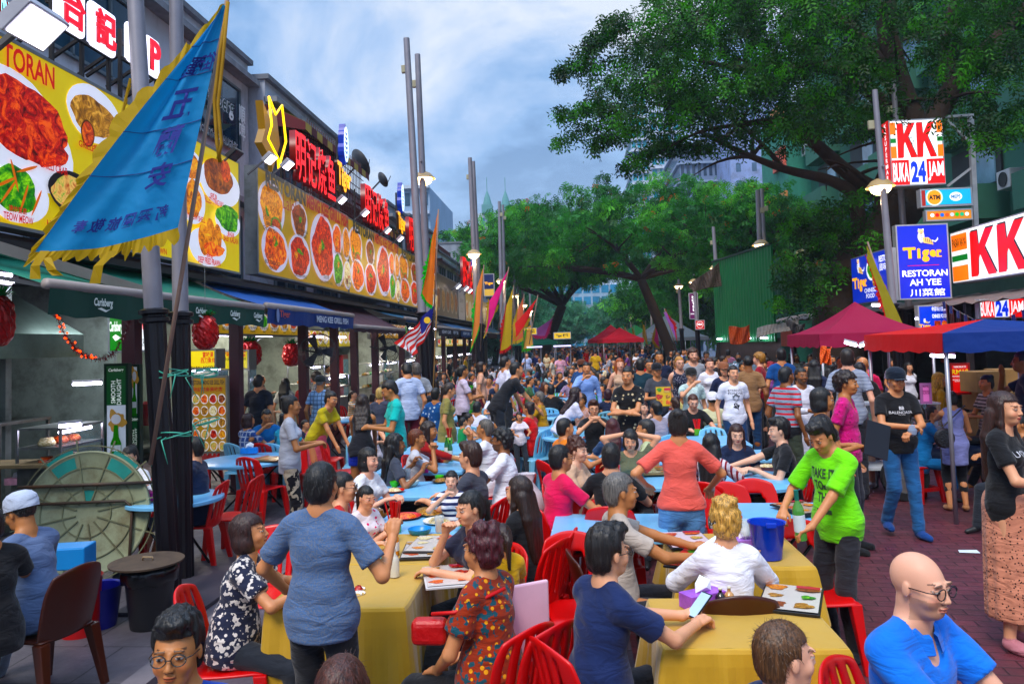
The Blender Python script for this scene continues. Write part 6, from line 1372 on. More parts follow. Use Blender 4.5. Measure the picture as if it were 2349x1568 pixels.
# bracket frame
fr=wempty('sign_frame','white steel bracket frame carrying the KK box sign','frame',tuple(D(2230,450,18)));mb=MB();wf=lambda x,y,d=18.0:D(x,y,d)
for p,q,w in(((2226,262),(2238,520),.10),((2170,268),(2226,264),.05),((2172,275),(2228,330),.05),((2228,385),(2172,428),.05),((2172,450),(2232,450),.05)):mb.bar(wf(*p),wf(*q),w)
mb.build('bars',mat('b8bcc4',rough=.5,var=.2),fr)
r,b,W_,H_=sgn(2112,434,2232,476,17.4,'teal and orange ATM light box sign with round end','a8341c',.25,.18)
b.rect(W_*.10,H_*.10,W_*.97,H_*.92,lit('18a0c8',.8));b.ell(W_*.27,H_*.52,H_*.44,H_*.46,lit('c8e8e0',.8));b.ell(W_*.27,H_*.52,H_*.37,H_*.39,lit('e89820',.8));b.text('ATM',W_*.27,H_*.52,H_*.58,H_*.26,lit('141010',0),bold=.05);b.ell(W_*.68,H_*.52,W_*.12,H_*.24,lit('f0f4f8',.9));b.text('MEPS',W_*.68,H_*.52,W_*.18,H_*.20,lit('1878b0',.4),bold=.04);finish(b)
r,b,W_,H_=sgn(2124,482,2232,508,17.4,'small orange card logo strip below the ATM sign','c8841c',.6,.14)
for i,c_ in enumerate(('f0f0f0','e03020','2060c0','e86010','c0c8d0','40b030','30a878','f0f0e8')):b.ell(W_*(.14+.105*i),H_*.52,H_*.17,H_*.17,lit(c_,.7))
finish(b)
# long KK board running along the street
X_=8.6;a0,a1=S(2186,652,X_),S(2190,531,X_);ynear=11.2
r=wempty('light_box','long KK supermarket light box with orange and green blocks along the street','sign',(X_,13,a0.z));H_=a1.z-a0.z;W_=a0.y-ynear;mb=MB();mb.box((X_+.004,ynear,a0.z),(X_+.35,a0.y,a1.z));mb.build('case',mat('b0b4bc',rough=.4,metal=.4),r,bevel=.005)
b=Board(r,(X_,a0.y,a0.z),(0,-1,0));b.rect(0.03,.03,W_-.03,H_-.03,lit('eef0f4',.9));b.rect(.05,H_*.62,H_*.62,H_*.93,ORk);b.text('PASAR RAYA',H_*.335,H_*.77,H_*.5,H_*.17,lit('201810',0),bold=.02);b.rect(.05,H_*.42,H_*.62,H_*.53,GNk);b.rect(.05,.05,H_*.62,H_*.33,ORk)
letterK(b,H_*.72,H_*.08,H_*.80,H_*.82);letterK(b,H_*1.62,H_*.08,H_*.80,H_*.82);b.text('SUPER MART',H_*3.6,H_*.5,H_*1.9,H_*.5,RDk,bold=.03);finish(b)
r,b,W_,H_=sgn(2247,686,2352,732,15.0,'small BUKA 24 JAM light box below the long KK board','eef2f6',.9,.15);buka(b,W_,H_,.04,.96);finish(b)
r,b,W_,H_=sgn(2108,700,2176,768,16.4,'low blue light box with gold logo and CHINESE FOOD','1038b8',.7,.15);b.text('中國味川菜館',W_*.72,H_*.86,W_*.48,H_*.16,WH,bold=.01);b.text('CHINESE FOOD',W_*.72,H_*.62,W_*.48,H_*.13,WH,bold=.02);tigerlogo(b,W_*.22,H_*.3,W_*.4);b.rect(W_*.52,H_*.25,W_*.72,H_*.46,F_('soup'));b.ell(W_*.85,H_*.36,W_*.09,H_*.11,F_('prawn'));finish(b)
# blue menu billboard along the street behind the olive banner
X2=6.7;a0=S(1957,700,X2);a1=S(1955,592,X2);yn=16.5
r=wempty('light_box','blue food billboard with gold logo and green dish behind the olive banner','sign',(X2,20,a0.z));H_=a1.z-a0.z;W_=a0.y-yn;mb=MB();mb.box((X2+.004,yn,a0.z),(X2+.16,a0.y,a1.z));mb.build('case',mat('9aa0a8',rough=.4,metal=.4),r)
b=Board(r,(X2,a0.y,a0.z),(0,-1,0));b.rect(.03,.03,W_-.03,H_-.03,lit('1030a8',.7));tigerlogo(b,W_*.24,H_*.45,W_*.4);b.ell(W_*.60,H_*.66,W_*.13,H_*.22,lit('e8f0f4',.8));b.ell(W_*.60,H_*.66,W_*.10,H_*.17,F_('veg',.5),wob=.1);b.ell(W_*.72,H_*.44,W_*.12,H_*.12,F_('fish',.5),wob=.2,seed=4);b.ell(W_*.86,H_*.2,W_*.11,H_*.12,F_('fried',.5),wob=.2,seed=5);b.text('RESTO',W_*.9,H_*.82,W_*.18,H_*.12,WH,bold=.02);b.text('國味',W_*.9,H_*.66,W_*.16,H_*.14,WH);b.text('CHINESE\nFOOD',W_*.55,H_*.2,W_*.3,H_*.2,lit('e8ecf4',.8),bold=.02);finish(b)
# HOTEL banner, NIDA sign
r,b,W_,H_=sgn(1582,672,1603,732,38,'narrow purple HOTEL banner on a far lamp post','5a1450',.3,.06);b.text('H\nO\nT\nE\nL',W_*.5,H_*.6,W_*.4,H_*.58,WH,bold=.04);b.text('WARISAN',W_*.5,H_*.2,W_*.8,H_*.06,WH);finish(b)
r,b,W_,H_=sgn(1595,734,1617,756,36,'small red square NIDA sign with white ring','c01424',.4,.06);b.ell(W_*.5,H_*.52,W_*.36,H_*.36,lit('f0e8e8',.4));b.ell(W_*.5,H_*.52,W_*.31,H_*.31,lit('c01424',.3));b.text('NIDA',W_*.5,H_*.55,W_*.5,H_*.2,WH,bold=.04);finish(b)
r,b,W_,H_=sgn(1110,628,1135,680,30,'small dark blue and gold logo sign at the end of the shop row','10204a',.4,.06);tigerlogo(b,W_*.5,H_*.58,W_*.8,animal=False);b.rect(.03,.03,W_-.03,H_*.32,lit('c8a860',.4));finish(b)
# ================================================================ right side stalls
dk=mat('221c1e',rough=.8,var=.3)
r=wempty('stall_row','dark open fronted food stalls with rusty corrugated roofs on the restaurant side','building',(9,20,0));mb=MB();mb.box((8.9,9,2.74),(12,32,2.82));mb.build('ceiling',mat('3a302c',rough=.9,var=.4),r)
mb=MB();N=90
for i in range(N):
    y0_,y1_=9+23*i/N,9+23*(i+1)/N;z=lambda q:.03*math.sin(q*40);mb.quad((7.5,y0_,2.66+z(y0_)),(7.5,y1_,2.66+z(y1_)),(9.2,y1_,2.95+z(y1_)),(9.2,y0_,2.95+z(y0_)))
mb.build('roof',mat('6a6260',rough=.7,var=.4,dirt='5a3424',vs=2),r,solid=.006)
mb=MB();mb.box((11.9,9,0),(12,32,2.74));mb.build('back_wall',mat('4a5054',rough=.7,var=.4,dirt='2c2a28'),r)
for i,y in enumerate((9.6,12.6,15.4,18.2,21,24,27,30)):
    mb=MB();mb.box((7.62,y-.05,0),(7.72,y+.05,2.66));mb.build('post',mat('2a2226',rough=.6,var=.3),r)
    if i%2:mb=MB();mb.box((9.4,y-.04,0),(11.9,y+.04,2.74));mb.build('partition',mat('565c5c',rough=.7,var=.3),r)
for i,y in enumerate((10.5,13.3,16,19,22,25)):counter(8.2,y,9.0,y+1.9,.9,'dark counter in the restaurant side stalls, %s along the row'%('first','second','third','fourth','fifth','sixth')[i],steel('6c6e70',.4))
for i,(x0,y0,x1,y1,d)in enumerate(((1938,785,1965,792,11.5),(1972,794,1990,787,11.8),(1998,788,2020,784,12.2),(2058,795,2105,796,12.8),(2135,815,2190,817,10.2),(2000,700,2018,700,16),(2040,722,2058,722,16.2),(2100,731,2106,731,16))):tube_light(D(x0,y0,d),D(x1,y1,d),'violet tube hanging %s'%('under the maroon tent, outer','under the maroon tent, middle','under the maroon tent, inner','between the two tents','under the red and blue canopy','above the olive banner foot','behind the nearest restaurant side lamp','beside the low blue light box')[i])
# clutter on the stalls
rs=random.Random(31)
for i in range(34):
    y=rs.uniform(10,30);x=rs.uniform(8.2,11.5);c=rs.choice(['b8bcc0','8a2a20','30506a','c8b898','a8a040','e0e0e0','5a3a2a','c04a1c']);z=.9 if x<9 else rs.choice([0,.0,1.2]);s_=rs.uniform(.15,.35);nm='bucket' if i%2 else 'storage_box'
    if i%2:lathe_thing('bucket',[(0,0),(s_*.4,0),(s_*.5,s_),(s_*.54,s_),(s_*.46,s_*.96),(s_*.36,.02),(0,.02)],plastic(c),x,y,z,'plastic bucket among the restaurant side stalls','bucket','buckets in the stalls')
    else:mb=MB();mb.box((-s_*.6,-s_*.5,0),(s_*.6,s_*.5,s_*.9));o=mb.build('storage_box',mat(c,rough=.6,var=.3),loc=(x,y,z),rz=rs.uniform(-.3,.3),bevel=.01);tag(o,'box stacked among the restaurant side stalls','box','boxes in the stalls')
def tarp(pts,d,label,c,name='tarpaulin',sag=.1,cat='tarpaulin'):
    P4=[D(x,y,d+dz)for x,y,dz in pts];mb=MB();n=12;g=[]
    for i in range(n+1):
        for j in range(n+1):u,v=i/n,j/n;p=P4[0].lerp(P4[1],u).lerp(P4[3].lerp(P4[2],u),v);g.append(p+Vector((0,.05*math.sin(u*13+v*4),-sag*math.sin(u*3.14)*(.4+.6*v)+.02*math.sin(v*11+u*7))))
    for i in range(n):
        for j in range(n):mb.quad(g[i*(n+1)+j],g[(i+1)*(n+1)+j],g[(i+1)*(n+1)+j+1],g[i*(n+1)+j+1])
    return tag(mb.build(name,mat(c,rough=.6,var=.3,bump=.3,bs=4),smooth=True,solid=.006),label,cat)
tarp([(1672,748,0),(1720,745,0),(1720,778,0),(1674,786,0)],20,'orange brown tarpaulin hanging below the green metal wall','b8542c');tarp([(1738,752,1),(1835,728,1),(1830,752,0),(1735,772,0)],18,'dirty grey canvas canopy over the dark stalls','6c6660',sag=.02);tarp([(1800,735,0),(1850,742,0),(1842,760,0),(1815,758,0)],16,'dark sagging canvas beside the tree trunk','2c2a2c',sag=.05)
tarp([(1760,830,0),(1790,828,0),(1790,850,0),(1762,852,0)],17.5,'dusty pink cloth over a stall rail','b84a54','hanging_cloth',.02,'cloth');tarp([(1885,795,0),(1908,796,0),(1905,833,0),(1880,832,0)],11.6,'orange cloth hung below the maroon tent','e06a10','hanging_cloth',.02,'cloth')
# green corrugated metal wall and lean-to roof
r=wempty('metal_wall','tall green corrugated metal wall behind the restaurant side stalls','wall',tuple(D(1700,745,24.6)));a,b_=D(1646,745,27),D(1785,752,22.3);top=D(1646,600,27).z;mb=MB();n=90
for i in range(n):
    p,q=a.lerp(b_,i/n),a.lerp(b_,(i+1)/n);o1,o2=(.10 if i%4 in(1,2)else 0),(.10 if(i+1)%4 in(1,2)else 0);mb.quad((p.x-o1,p.y,a.z-.6),(q.x-o2,q.y,a.z-.6),(q.x-o2,q.y,top),(p.x-o1,p.y,top))
mb.build('sheet',mat('14804c',rough=.45,var=.15,streak=(6,6,.5)),r);mb=MB();mb.bar((a.x-.1,a.y,top),(b_.x-.1,b_.y,top),.06);mb.build('top_rail',mat('1c3a2c'),r);mb=MB();mb.quad((a.x+.05,a.y,0),(b_.x+.05,b_.y,0),(b_.x+.05,b_.y,a.z-.5),(a.x+.05,a.y,a.z-.5));mb.build('base_wall',mat('3a3028',var=.4),r)
for k in range(4):q=a.lerp(b_,(k+.3)/4);tube_light((q.x-.15,q.y,2.1),(q.x-.15,q.y-.7,2.1),'violet white tube below the green metal wall, %s'%('first','second','third','fourth')[k])
o=tarp([(1578,655,0),(1650,602,0),(1655,655,0),(1590,668,0)],26,'brown corrugated lean-to roof beside the green metal wall','6a584c','lean_to_roof',0,'roof')
r=wempty('metal_wall','lower green corrugated wall behind the tree trunk','wall',tuple(D(1850,700,22)));mb=MB();a,b_=D(1756,712,28),D(1960,720,20);
for i in range(80):
    p,q=a.lerp(b_,i/80),a.lerp(b_,(i+1)/80);o1,o2=(.05 if i%4 in(1,2)else 0),(.05 if(i+1)%4 in(1,2)else 0);mb.quad((p.x-o1,p.y,a.z-.2),(q.x-o2,q.y,a.z-.2),(q.x-o2,q.y,a.z+1.7),(p.x-o1,p.y,a.z+1.7))
mb.build('sheet',mat('0c4a38',rough=.5,var=.2),r)
# shop house backs behind the far right stalls
def simple_building(name,x0,y0,x1,y1,h,c,label,wx=0,wz=0,wc='2a4a5c',side='front',z0=0,band=None,roofc=None,wr=(.55,.5)):
    r=wempty(name,label,'building',((x0+x1)/2,(y0+y1)/2,z0));mb=MB();mb.box((x0,y0,z0),(x1,y1,z0+h));mb.build('wall',mat(c,rough=.8,var=.12,vs=.4,dirt='5a5a5e' if band is None else c,dirt_s=.5),r)
    gl=mat(wc,rough=.15,var=.5,vs=.35)
    faces=[]
    if wx:
        for sd in side.split():
            if sd=='front':L_=x1-x0;f=lambda u,z,w,hh:((x0+u,y0-.03,z),(x0+u+w,y0+.05,z+hh))
            elif sd=='left':L_=y1-y0;f=lambda u,z,w,hh:((x0-.03,y0+u,z),(x0+.05,y0+u+w,z+hh))
            else:L_=y1-y0;f=lambda u,z,w,hh:((x1-.05,y0+u,z),(x1+.03,y0+u+w,z+hh))
            for i in range(wx if sd=='front' else max(2,int(wx*L_/(x1-x0)*.8))):
                nn=wx if sd=='front' else max(2,int(wx*L_/(x1-x0)*.8))
                for k in range(wz):ww=L_/nn*wr[0];hh=h/wz*wr[1];mb=MB();mb.box(*f(L_/nn*(i+.5)-ww/2,z0+h/wz*(k+.3),ww,hh));mb.build('window',gl,r)
            if band:
                for k in range(wz+1):mb=MB();a_,b2=f(0,z0+h/wz*k-.15,L_,.3);a_=(a_[0]-(.35 if sd=='left' else.1),a_[1]-(.5 if sd=='front' else 0),a_[2]);mb.box(a_,b2);mb.build('ledge',mat(band,rough=.7),r)
    if roofc:mb=MB();mb.box((x0-.4,y0-.4,z0+h),(x1+.4,y1+.4,z0+h+.35));mb.build('roof',mat(roofc,rough=.8),r)
    return r
# distant towers
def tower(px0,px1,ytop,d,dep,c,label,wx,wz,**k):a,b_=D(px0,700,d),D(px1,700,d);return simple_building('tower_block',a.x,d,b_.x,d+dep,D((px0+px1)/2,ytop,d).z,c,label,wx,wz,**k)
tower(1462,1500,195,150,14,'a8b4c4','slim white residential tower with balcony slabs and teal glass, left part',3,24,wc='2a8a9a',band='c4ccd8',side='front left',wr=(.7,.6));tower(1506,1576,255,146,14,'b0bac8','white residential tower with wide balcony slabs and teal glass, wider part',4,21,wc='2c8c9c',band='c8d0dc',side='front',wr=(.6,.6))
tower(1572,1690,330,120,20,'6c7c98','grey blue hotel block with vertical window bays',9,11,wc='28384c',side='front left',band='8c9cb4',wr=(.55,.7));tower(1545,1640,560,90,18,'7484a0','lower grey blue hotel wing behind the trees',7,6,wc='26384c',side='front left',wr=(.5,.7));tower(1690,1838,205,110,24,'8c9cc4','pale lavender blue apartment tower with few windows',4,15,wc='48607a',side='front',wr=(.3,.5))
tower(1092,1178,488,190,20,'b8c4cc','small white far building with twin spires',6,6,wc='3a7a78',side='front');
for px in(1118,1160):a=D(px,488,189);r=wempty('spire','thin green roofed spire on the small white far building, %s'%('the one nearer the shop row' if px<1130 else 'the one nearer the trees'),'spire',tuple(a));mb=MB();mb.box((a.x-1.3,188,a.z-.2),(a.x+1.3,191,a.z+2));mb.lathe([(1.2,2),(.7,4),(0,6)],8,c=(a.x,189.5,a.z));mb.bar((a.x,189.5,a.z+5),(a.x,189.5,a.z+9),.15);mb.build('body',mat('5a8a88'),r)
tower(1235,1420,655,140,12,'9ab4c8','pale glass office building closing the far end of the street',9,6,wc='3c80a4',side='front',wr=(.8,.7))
# left shop houses
def shophouse(y0,y1,x,h,c,label,win,aw=None,grille=False,seed=0):
    r=wempty('shophouse',label,'building',(x-3,(y0+y1)/2,0));mb=MB();mb.box((x-5,y0,3.4),(x,y1,h));mb.build('wall',mat(c,rough=.85,var=.15,vs=.8,dirt='5c6068',dirt_s=.9,streak=(1,1,.35)),r)
    mb=MB();mb.box((x-5.05,y0-.06,h),(x+.12,y1+.06,h+.12));mb.build('roof',mat('6c7078',rough=.8,var=.3),r);fl=[h-6.0,h-3.0]
    for z in fl:
        n=win;L_=(y1-y0)
        mb=MB();mb.box((x-.02,y0,z+2.45),(x+.30,y1,z+2.58));mb.build('ledge',mat('82868e',rough=.8,var=.3),r)
        for i in range(n):
            a=y0+L_*(i+.14)/n;b_=y0+L_*(i+.86)/n;w=MB();w.box((x-.06,a,z+.75),(x+.035,b_,z+2.15));wo_=w.build('window',mat('1c3448',rough=.12,var=.5,vs=.8),r)
            f=MB()
            for yy in(a,(a*2+b_)/3,(a+2*b_)/3,b_):f.bar((x+.05,yy,z+.72),(x+.05,yy,z+2.18),.05)
            f.bar((x+.05,a,z+2.18),(x+.05,b_,z+2.18),.05);f.bar((x+.05,a,z+.72),(x+.05,b_,z+.72),.05);f.build('window_frame',mat('5c6870',rough=.6),wo_)
    if grille:
        z=fl[-1];g=MB();a,b_=y0+.4,y1-.3
        g.box((x,a,z+.1),(x+.9,b_,z+.16));
        for i in range(int((b_-a)/.16)):yy=a+i*.16;g.bar((x+.9,yy,z+.1),(x+.9,yy,z+2.1),.018)
        for i in range(6):g.bar((x,a,z+.3+i*.33),(x+.9,a,z+.3+i*.33),.018);g.bar((x+.9,a,z+.3+i*.33),(x+.9,b_,z+.3+i*.33),.018);g.bar((x+.15*i,a,z+.1),(x+.15*i,a,z+2.1),.018)
        g.build('window_grille',mat('4a2c30',rough=.7),r)
    if aw:
        for z in fl[-1:]:
            a=MB();n=14
            for i in range(n):ya,yb=y0+(y1-y0)*i/n,y0+(y1-y0)*(i+1)/n;a.cur=i%2;a.quad((x,ya,z+2.4),(x+1.0,ya,z+1.9),(x+1.0,yb,z+1.9),(x,yb,z+2.4));a.quad((x+1.0,ya,z+1.9),(x+1.0,ya,z+1.72),(x+1.0,yb,z+1.68),(x+1.0,yb,z+1.9))
            a.quad((x,y0-.01,z+2.4),(x+1.0,y0-.01,z+1.9),(x+1.0,y0-.01,z+1.7),(x,y0-.01,z+1.9));a.build('window_awning',[mat(aw[0],rough=.8),mat(aw[1],rough=.8)],r,solid=.01)
    return r
ed=S(568,150,-7.6)
shophouse(9.5,ed.y,-7.6,ed.z,'c0c6d2','grimy white shophouse with wide blue glass windows above the yellow billboard',2);q=S(628,200,-7.2)
shophouse(ed.y+.05,23.5,-7.2,q.z,'b4bac6','streaked grey shophouse with red and cream striped awning and window cage',2,('a89858','5a1c24'),True);shophouse(3.5,9.4,-7.9,10.5,'7c8088','dark shuttered shophouse at the top corner behind the halo lit letters',2,('3a2428','4a2c30'),True)
shophouse(24.0,29.5,-7.6,7.6,'a8acb8','grey shophouse with ochre striped awnings behind the gold logo letters',2,('a8843c','5a3020'),True);shophouse(29.7,36,-7.2,7.9,'b8c0d0','pale blue grey shophouse with open balcony and satellite dish',2);shophouse(36.3,43,-7.7,8.5,'a8acb8','shophouse with a dark red sloping roof',2,('4a1c24','4a1c24'));shophouse(43.1,52,-7.5,7.6,'c0c8d4','white shophouse with green balcony panels far along the row',3);shophouse(52.1,62,-7.4,9.2,'8a909c','farthest grey shophouse of the row',3,('2a3c4c','2a3c4c'));shophouse(62.1,80,-7.6,8.6,'98a0ac','last low shophouse beside the trees',3)
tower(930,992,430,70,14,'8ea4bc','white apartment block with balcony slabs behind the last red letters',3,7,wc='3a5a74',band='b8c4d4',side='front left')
def sat_dish(px,py,x,label,R_=.3):
    c=S(px,py,x);r=wempty('satellite_dish',label,'satellite dish',tuple(c),'satellite dishes on the shophouses');M=Matrix.Translation(c)@Matrix.Rotation(R(55),4,'Y')@Matrix.Rotation(R(-35),4,'X');mb=MB();mb.lathe([(0,0),(R_*.5,.04),(R_,.14)],20,M=M);mb.build('reflector',mat('2c2e34',rough=.6),r,solid=.01,smooth=True);mb=MB();mb.bar(M@Vector((R_*.9,0,.1)),M@Vector((0,0,.5)),.02);mb.bar(c,c+Vector((-.5,0,-.5)),.05);mb.build('arm',mat('2c2e34'),r)
sat_dish(734,348,-6.9,'black satellite dish beside the red letters');sat_dish(820,378,-6.9,'black satellite dish beyond the gold logo',.5);sat_dish(872,415,-6.9,'satellite dish below the balcony')
c=S(492,255,-7.45);r=wempty('letter_sign','dark green and white beer lettering sign on the grimy white shophouse','sign',tuple(c));b=Board(r,c+Vector((.05,0,0)),(0,1,0));G2=mat('10302c',var=0);W2=mat('d8e0e4',var=0)
b.text('Carlsberg',0,.25,1.7,.5,W2,bold=.06,shear=.15);b.text('Carlsberg',0,.25,1.7,.5,G2,bold=.02,shear=.15);b.poly([(-.8,-.1),(-.2,.05),(.3,-.2),(.8,-.05),(.3,-.35),(-.3,-.15)],G2);b.text('SMOOTH DRAUGHT',0,-.55,2.0,.22,W2,bold=.05);b.text('SMOOTH DRAUGHT',0,-.55,2.0,.22,G2,bold=.01);b.text('順\n啤',1.25,.1,.35,.8,W2,bold=.02);finish(b,'lettering')
# ================================================================ right green apartment block
r=wempty('apartment_block','huge green apartment block with stepped balconies behind the street tree','building',(16,35,0));GA=mat('3c6c5c',rough=.85,var=.14,vs=.5,dirt='2a4c42',dirt_s=.5);DA=mat('141c20',rough=.6,var=.3);WG=mat('6c8ca4',rough=.2,var=.5,vs=.5)
mb=MB();mb.box((14.5,10,0),(24,46,26));mb.build('wall',GA,r)
rs=random.Random(3)
for fl in range(1,9):
    z=fl*3.0
    for i,y in enumerate(range(11,45,5)):
        mb=MB();d_=1.1 if(i+fl)%2 else.7;mb.box((14.5-d_,y,z-.2),(14.5,y+3.6,z+.95));mb.build('balcony',GA,r);mb=MB();mb.box((14.4,y+.2,z+.95),(14.47,y+3.4,z+2.6));mb.build('shade_panel',DA,r)  # dark slab on the wall face; the opening's shade is put into its colour
        mb=MB();mb.box((14.35,y+.5,z+1.1),(14.46,y+1.7,z+2.3));w=mb.build('window',WG,r)
        if rs.random()<.6:mb=MB();yy=y+3.85;mb.box((13.9,yy,z+.6),(14.4,yy+.75,z+1.2));u=mb.build('air_conditioner',mat('b8bcc0',rough=.6),r,bevel=.02);mb=MB();mb.lathe([(0,0),(.24,0),(.24,.02)],16,M=Matrix.Translation((13.89,yy+.37,z+.9))@Matrix.Rotation(R(-90),4,'Y'));mb.build('fan_grille',DA,u)
mb=MB();mb.box((13.2,46,0),(22,52,16));mb.build('end_wall',mat('3c7c6c',rough=.85,var=.15),r)
for k in range(6):mb=MB();mb.box((13.0,46.3,1.5+k*2.7),(13.2,48.6,2.7+k*2.7));mb.build('balcony_panel',mat('b8845c' if k%2 else 'c86a5c',rough=.8),r)
# fence of steel bars on the terrace
r=wempty('railing','thin vertical steel rods on the green block terrace behind the KK board','railing',(11,15,4.6));mb=MB()
for i in range(14):mb.tube([(10.9,10+i*.55,4.3),(10.9,10+i*.55,5.5)],.022,6)
mb.build('rods',mat('a0a4a4',rough=.4,metal=.5),r);r=wempty('terrace','dark roof terrace between the stalls and the green block','building',(12,20,3));mb=MB();mb.box((10.8,9,2.85),(14.5,32,4.3));mb.build('slab',mat('2c4c42',rough=.8,var=.2),r)
# ================================================================ tents
def tent(cx,cy,w,d,z0,z1,rz,label,c,c2=None,legs=True,val=.22,peak=1.6):
    o=empty('canopy_tent',label,'tent',(cx,cy,0),rz);n=16
    for side in range(4):
        mb=MB();a=side*math.pi/2;g=[]
        hw=[w,d,w,d][side];dp=[d,w,d,w][side]
        for j in range(n+1):
            t=j/n;zz=z0+(z1-z0)*t**peak;g.append([Vector(((i/n*2-1)*hw*(1-t),-dp*(1-t),zz-.05*math.cos((i/n-.5)*3.14)*math.sin(t*3.14)))for i in range(n+1)])
        M=Matrix.Rotation(a,4,'Z');cc=c if(c2 is None or side in(3,0)and False or side==3)else c2
        for j in range(n):
            for i in range(n):mb.quad(*[M@p for p in(g[j][i],g[j][i+1],g[j+1][i+1],g[j+1][i])])
        for i in range(n):p,q=g[0][i],g[0][i+1];mb.quad(M@p,M@Vector((p.x,p.y-.01,p.z-val+.015*math.sin(i*2))),M@Vector((q.x,q.y-.01,q.z-val+.015*math.sin(i*2+2))),M@q)
        mb.build('roof_panel',flagmat(cc),o,smooth='auto')
    for sx in(-1,1):
        for sy in(-1,1):mb=MB();mb.tube([(sx*(w-.05),sy*(d-.05),0),(sx*(w-.05),sy*(d-.05),z0)],.025,8);mb.build('leg',mat('9a9aa2',rough=.4,metal=.6),o,smooth=True)
    return o
tent(4.95,13.7,.92,.92,D(1873,766,12.8).z,D(1950,692,13.7).z,0,'peaked maroon tent beside the tree trunk','a81a50',peak=1.5)
zq=D(2138,806,8.9).z+.2;tent(5.2,10.05,1.05,1.15,zq,zq+.16,0,'low canopy with blue and bright red panels over the drinks stall','e01838','103c8c',peak=1.0)
for i,(px,d,w,zt,c,lb)in enumerate(((1402,50,1.35,3.2,'d81850','far pink peaked tent, taller one'),(1422,44,1.15,2.9,'d81848','far pink peaked tent in front of the taller one'),(1458,58,1.7,3.3,'0c9a50','far green peaked tent beside the pink ones'),(1530,52,2.2,3.8,'b8c4d0','far white tent roof'),(1500,60,2,3.2,'70b8a8','far mint green tent'),(1215,46,1.5,2.9,'1c7a6a','far teal umbrella tent by the leaning tree'))):
    p=D(px,780,d);tent(p.x,d,w,w,2.25,zt,.1,lb,c,peak=1.3)
# food carts with lit signs in the distance
for i,(px,py,d,t)in enumerate(((1222,760,34,'燒臘'),(1290,770,36,'Tiger 飲料'))):
    r,b,W_,H_=sgn(px-20,py-8,px+20 if i else px+10,py+8,d,'far lit yellow stall sign over the crowd, %s'%('below the leaning tree' if i==0 else 'in the middle of the street'),'c8a850',.7,.1);b.text(t,W_*.5,H_*.5,W_*.7,H_*.5,lit('2a1c30',.1),bold=.03);finish(b)
    mb=MB();a=D(px-20,800,d);c_=D(px+20,800,d);
    rr=wempty('food_cart','far food cart with glowing roof edge, %s'%('below the leaning tree' if i==0 else 'in the middle of the street'),'cart',(a.x,d,0));mb.box((a.x,d,.5),(c_.x,d+1,1.0));mb.build('body',mat('8a8c90'),rr);mb=MB();mb.box((a.x,d-.05,1.95),(c_.x,d+1,2.0));mb.build('roof',lit('d0c8ff',2.0),rr)
    for k in(a.x+.03,c_.x-.03):mb=MB();mb.bar((k,d+.1,0),(k,d+.1,1.95),.05);mb.build('post',mat('707078'),rr)

mb=MB();mb.box((-60,-5,-1.0),(60,240,60));hz_=mb.build('haze',None);hz_['kind']='stuff';hz_['label']='thin blue evening haze and grill smoke filling the street'
m_=bpy.data.materials.new('haze');m_.use_nodes=True;m_.node_tree.nodes.clear();pv=m_.node_tree.nodes.new('ShaderNodeVolumePrincipled');pv.inputs['Color'].default_value=(.62,.80,1,1);pv.inputs['Density'].default_value=.0006;pv.inputs['Anisotropy'].default_value=.2;mo_=m_.node_tree.nodes.new('ShaderNodeOutputMaterial');m_.node_tree.links.new(pv.outputs[0],mo_.inputs['Volume']);hz_.data.materials.append(m_)
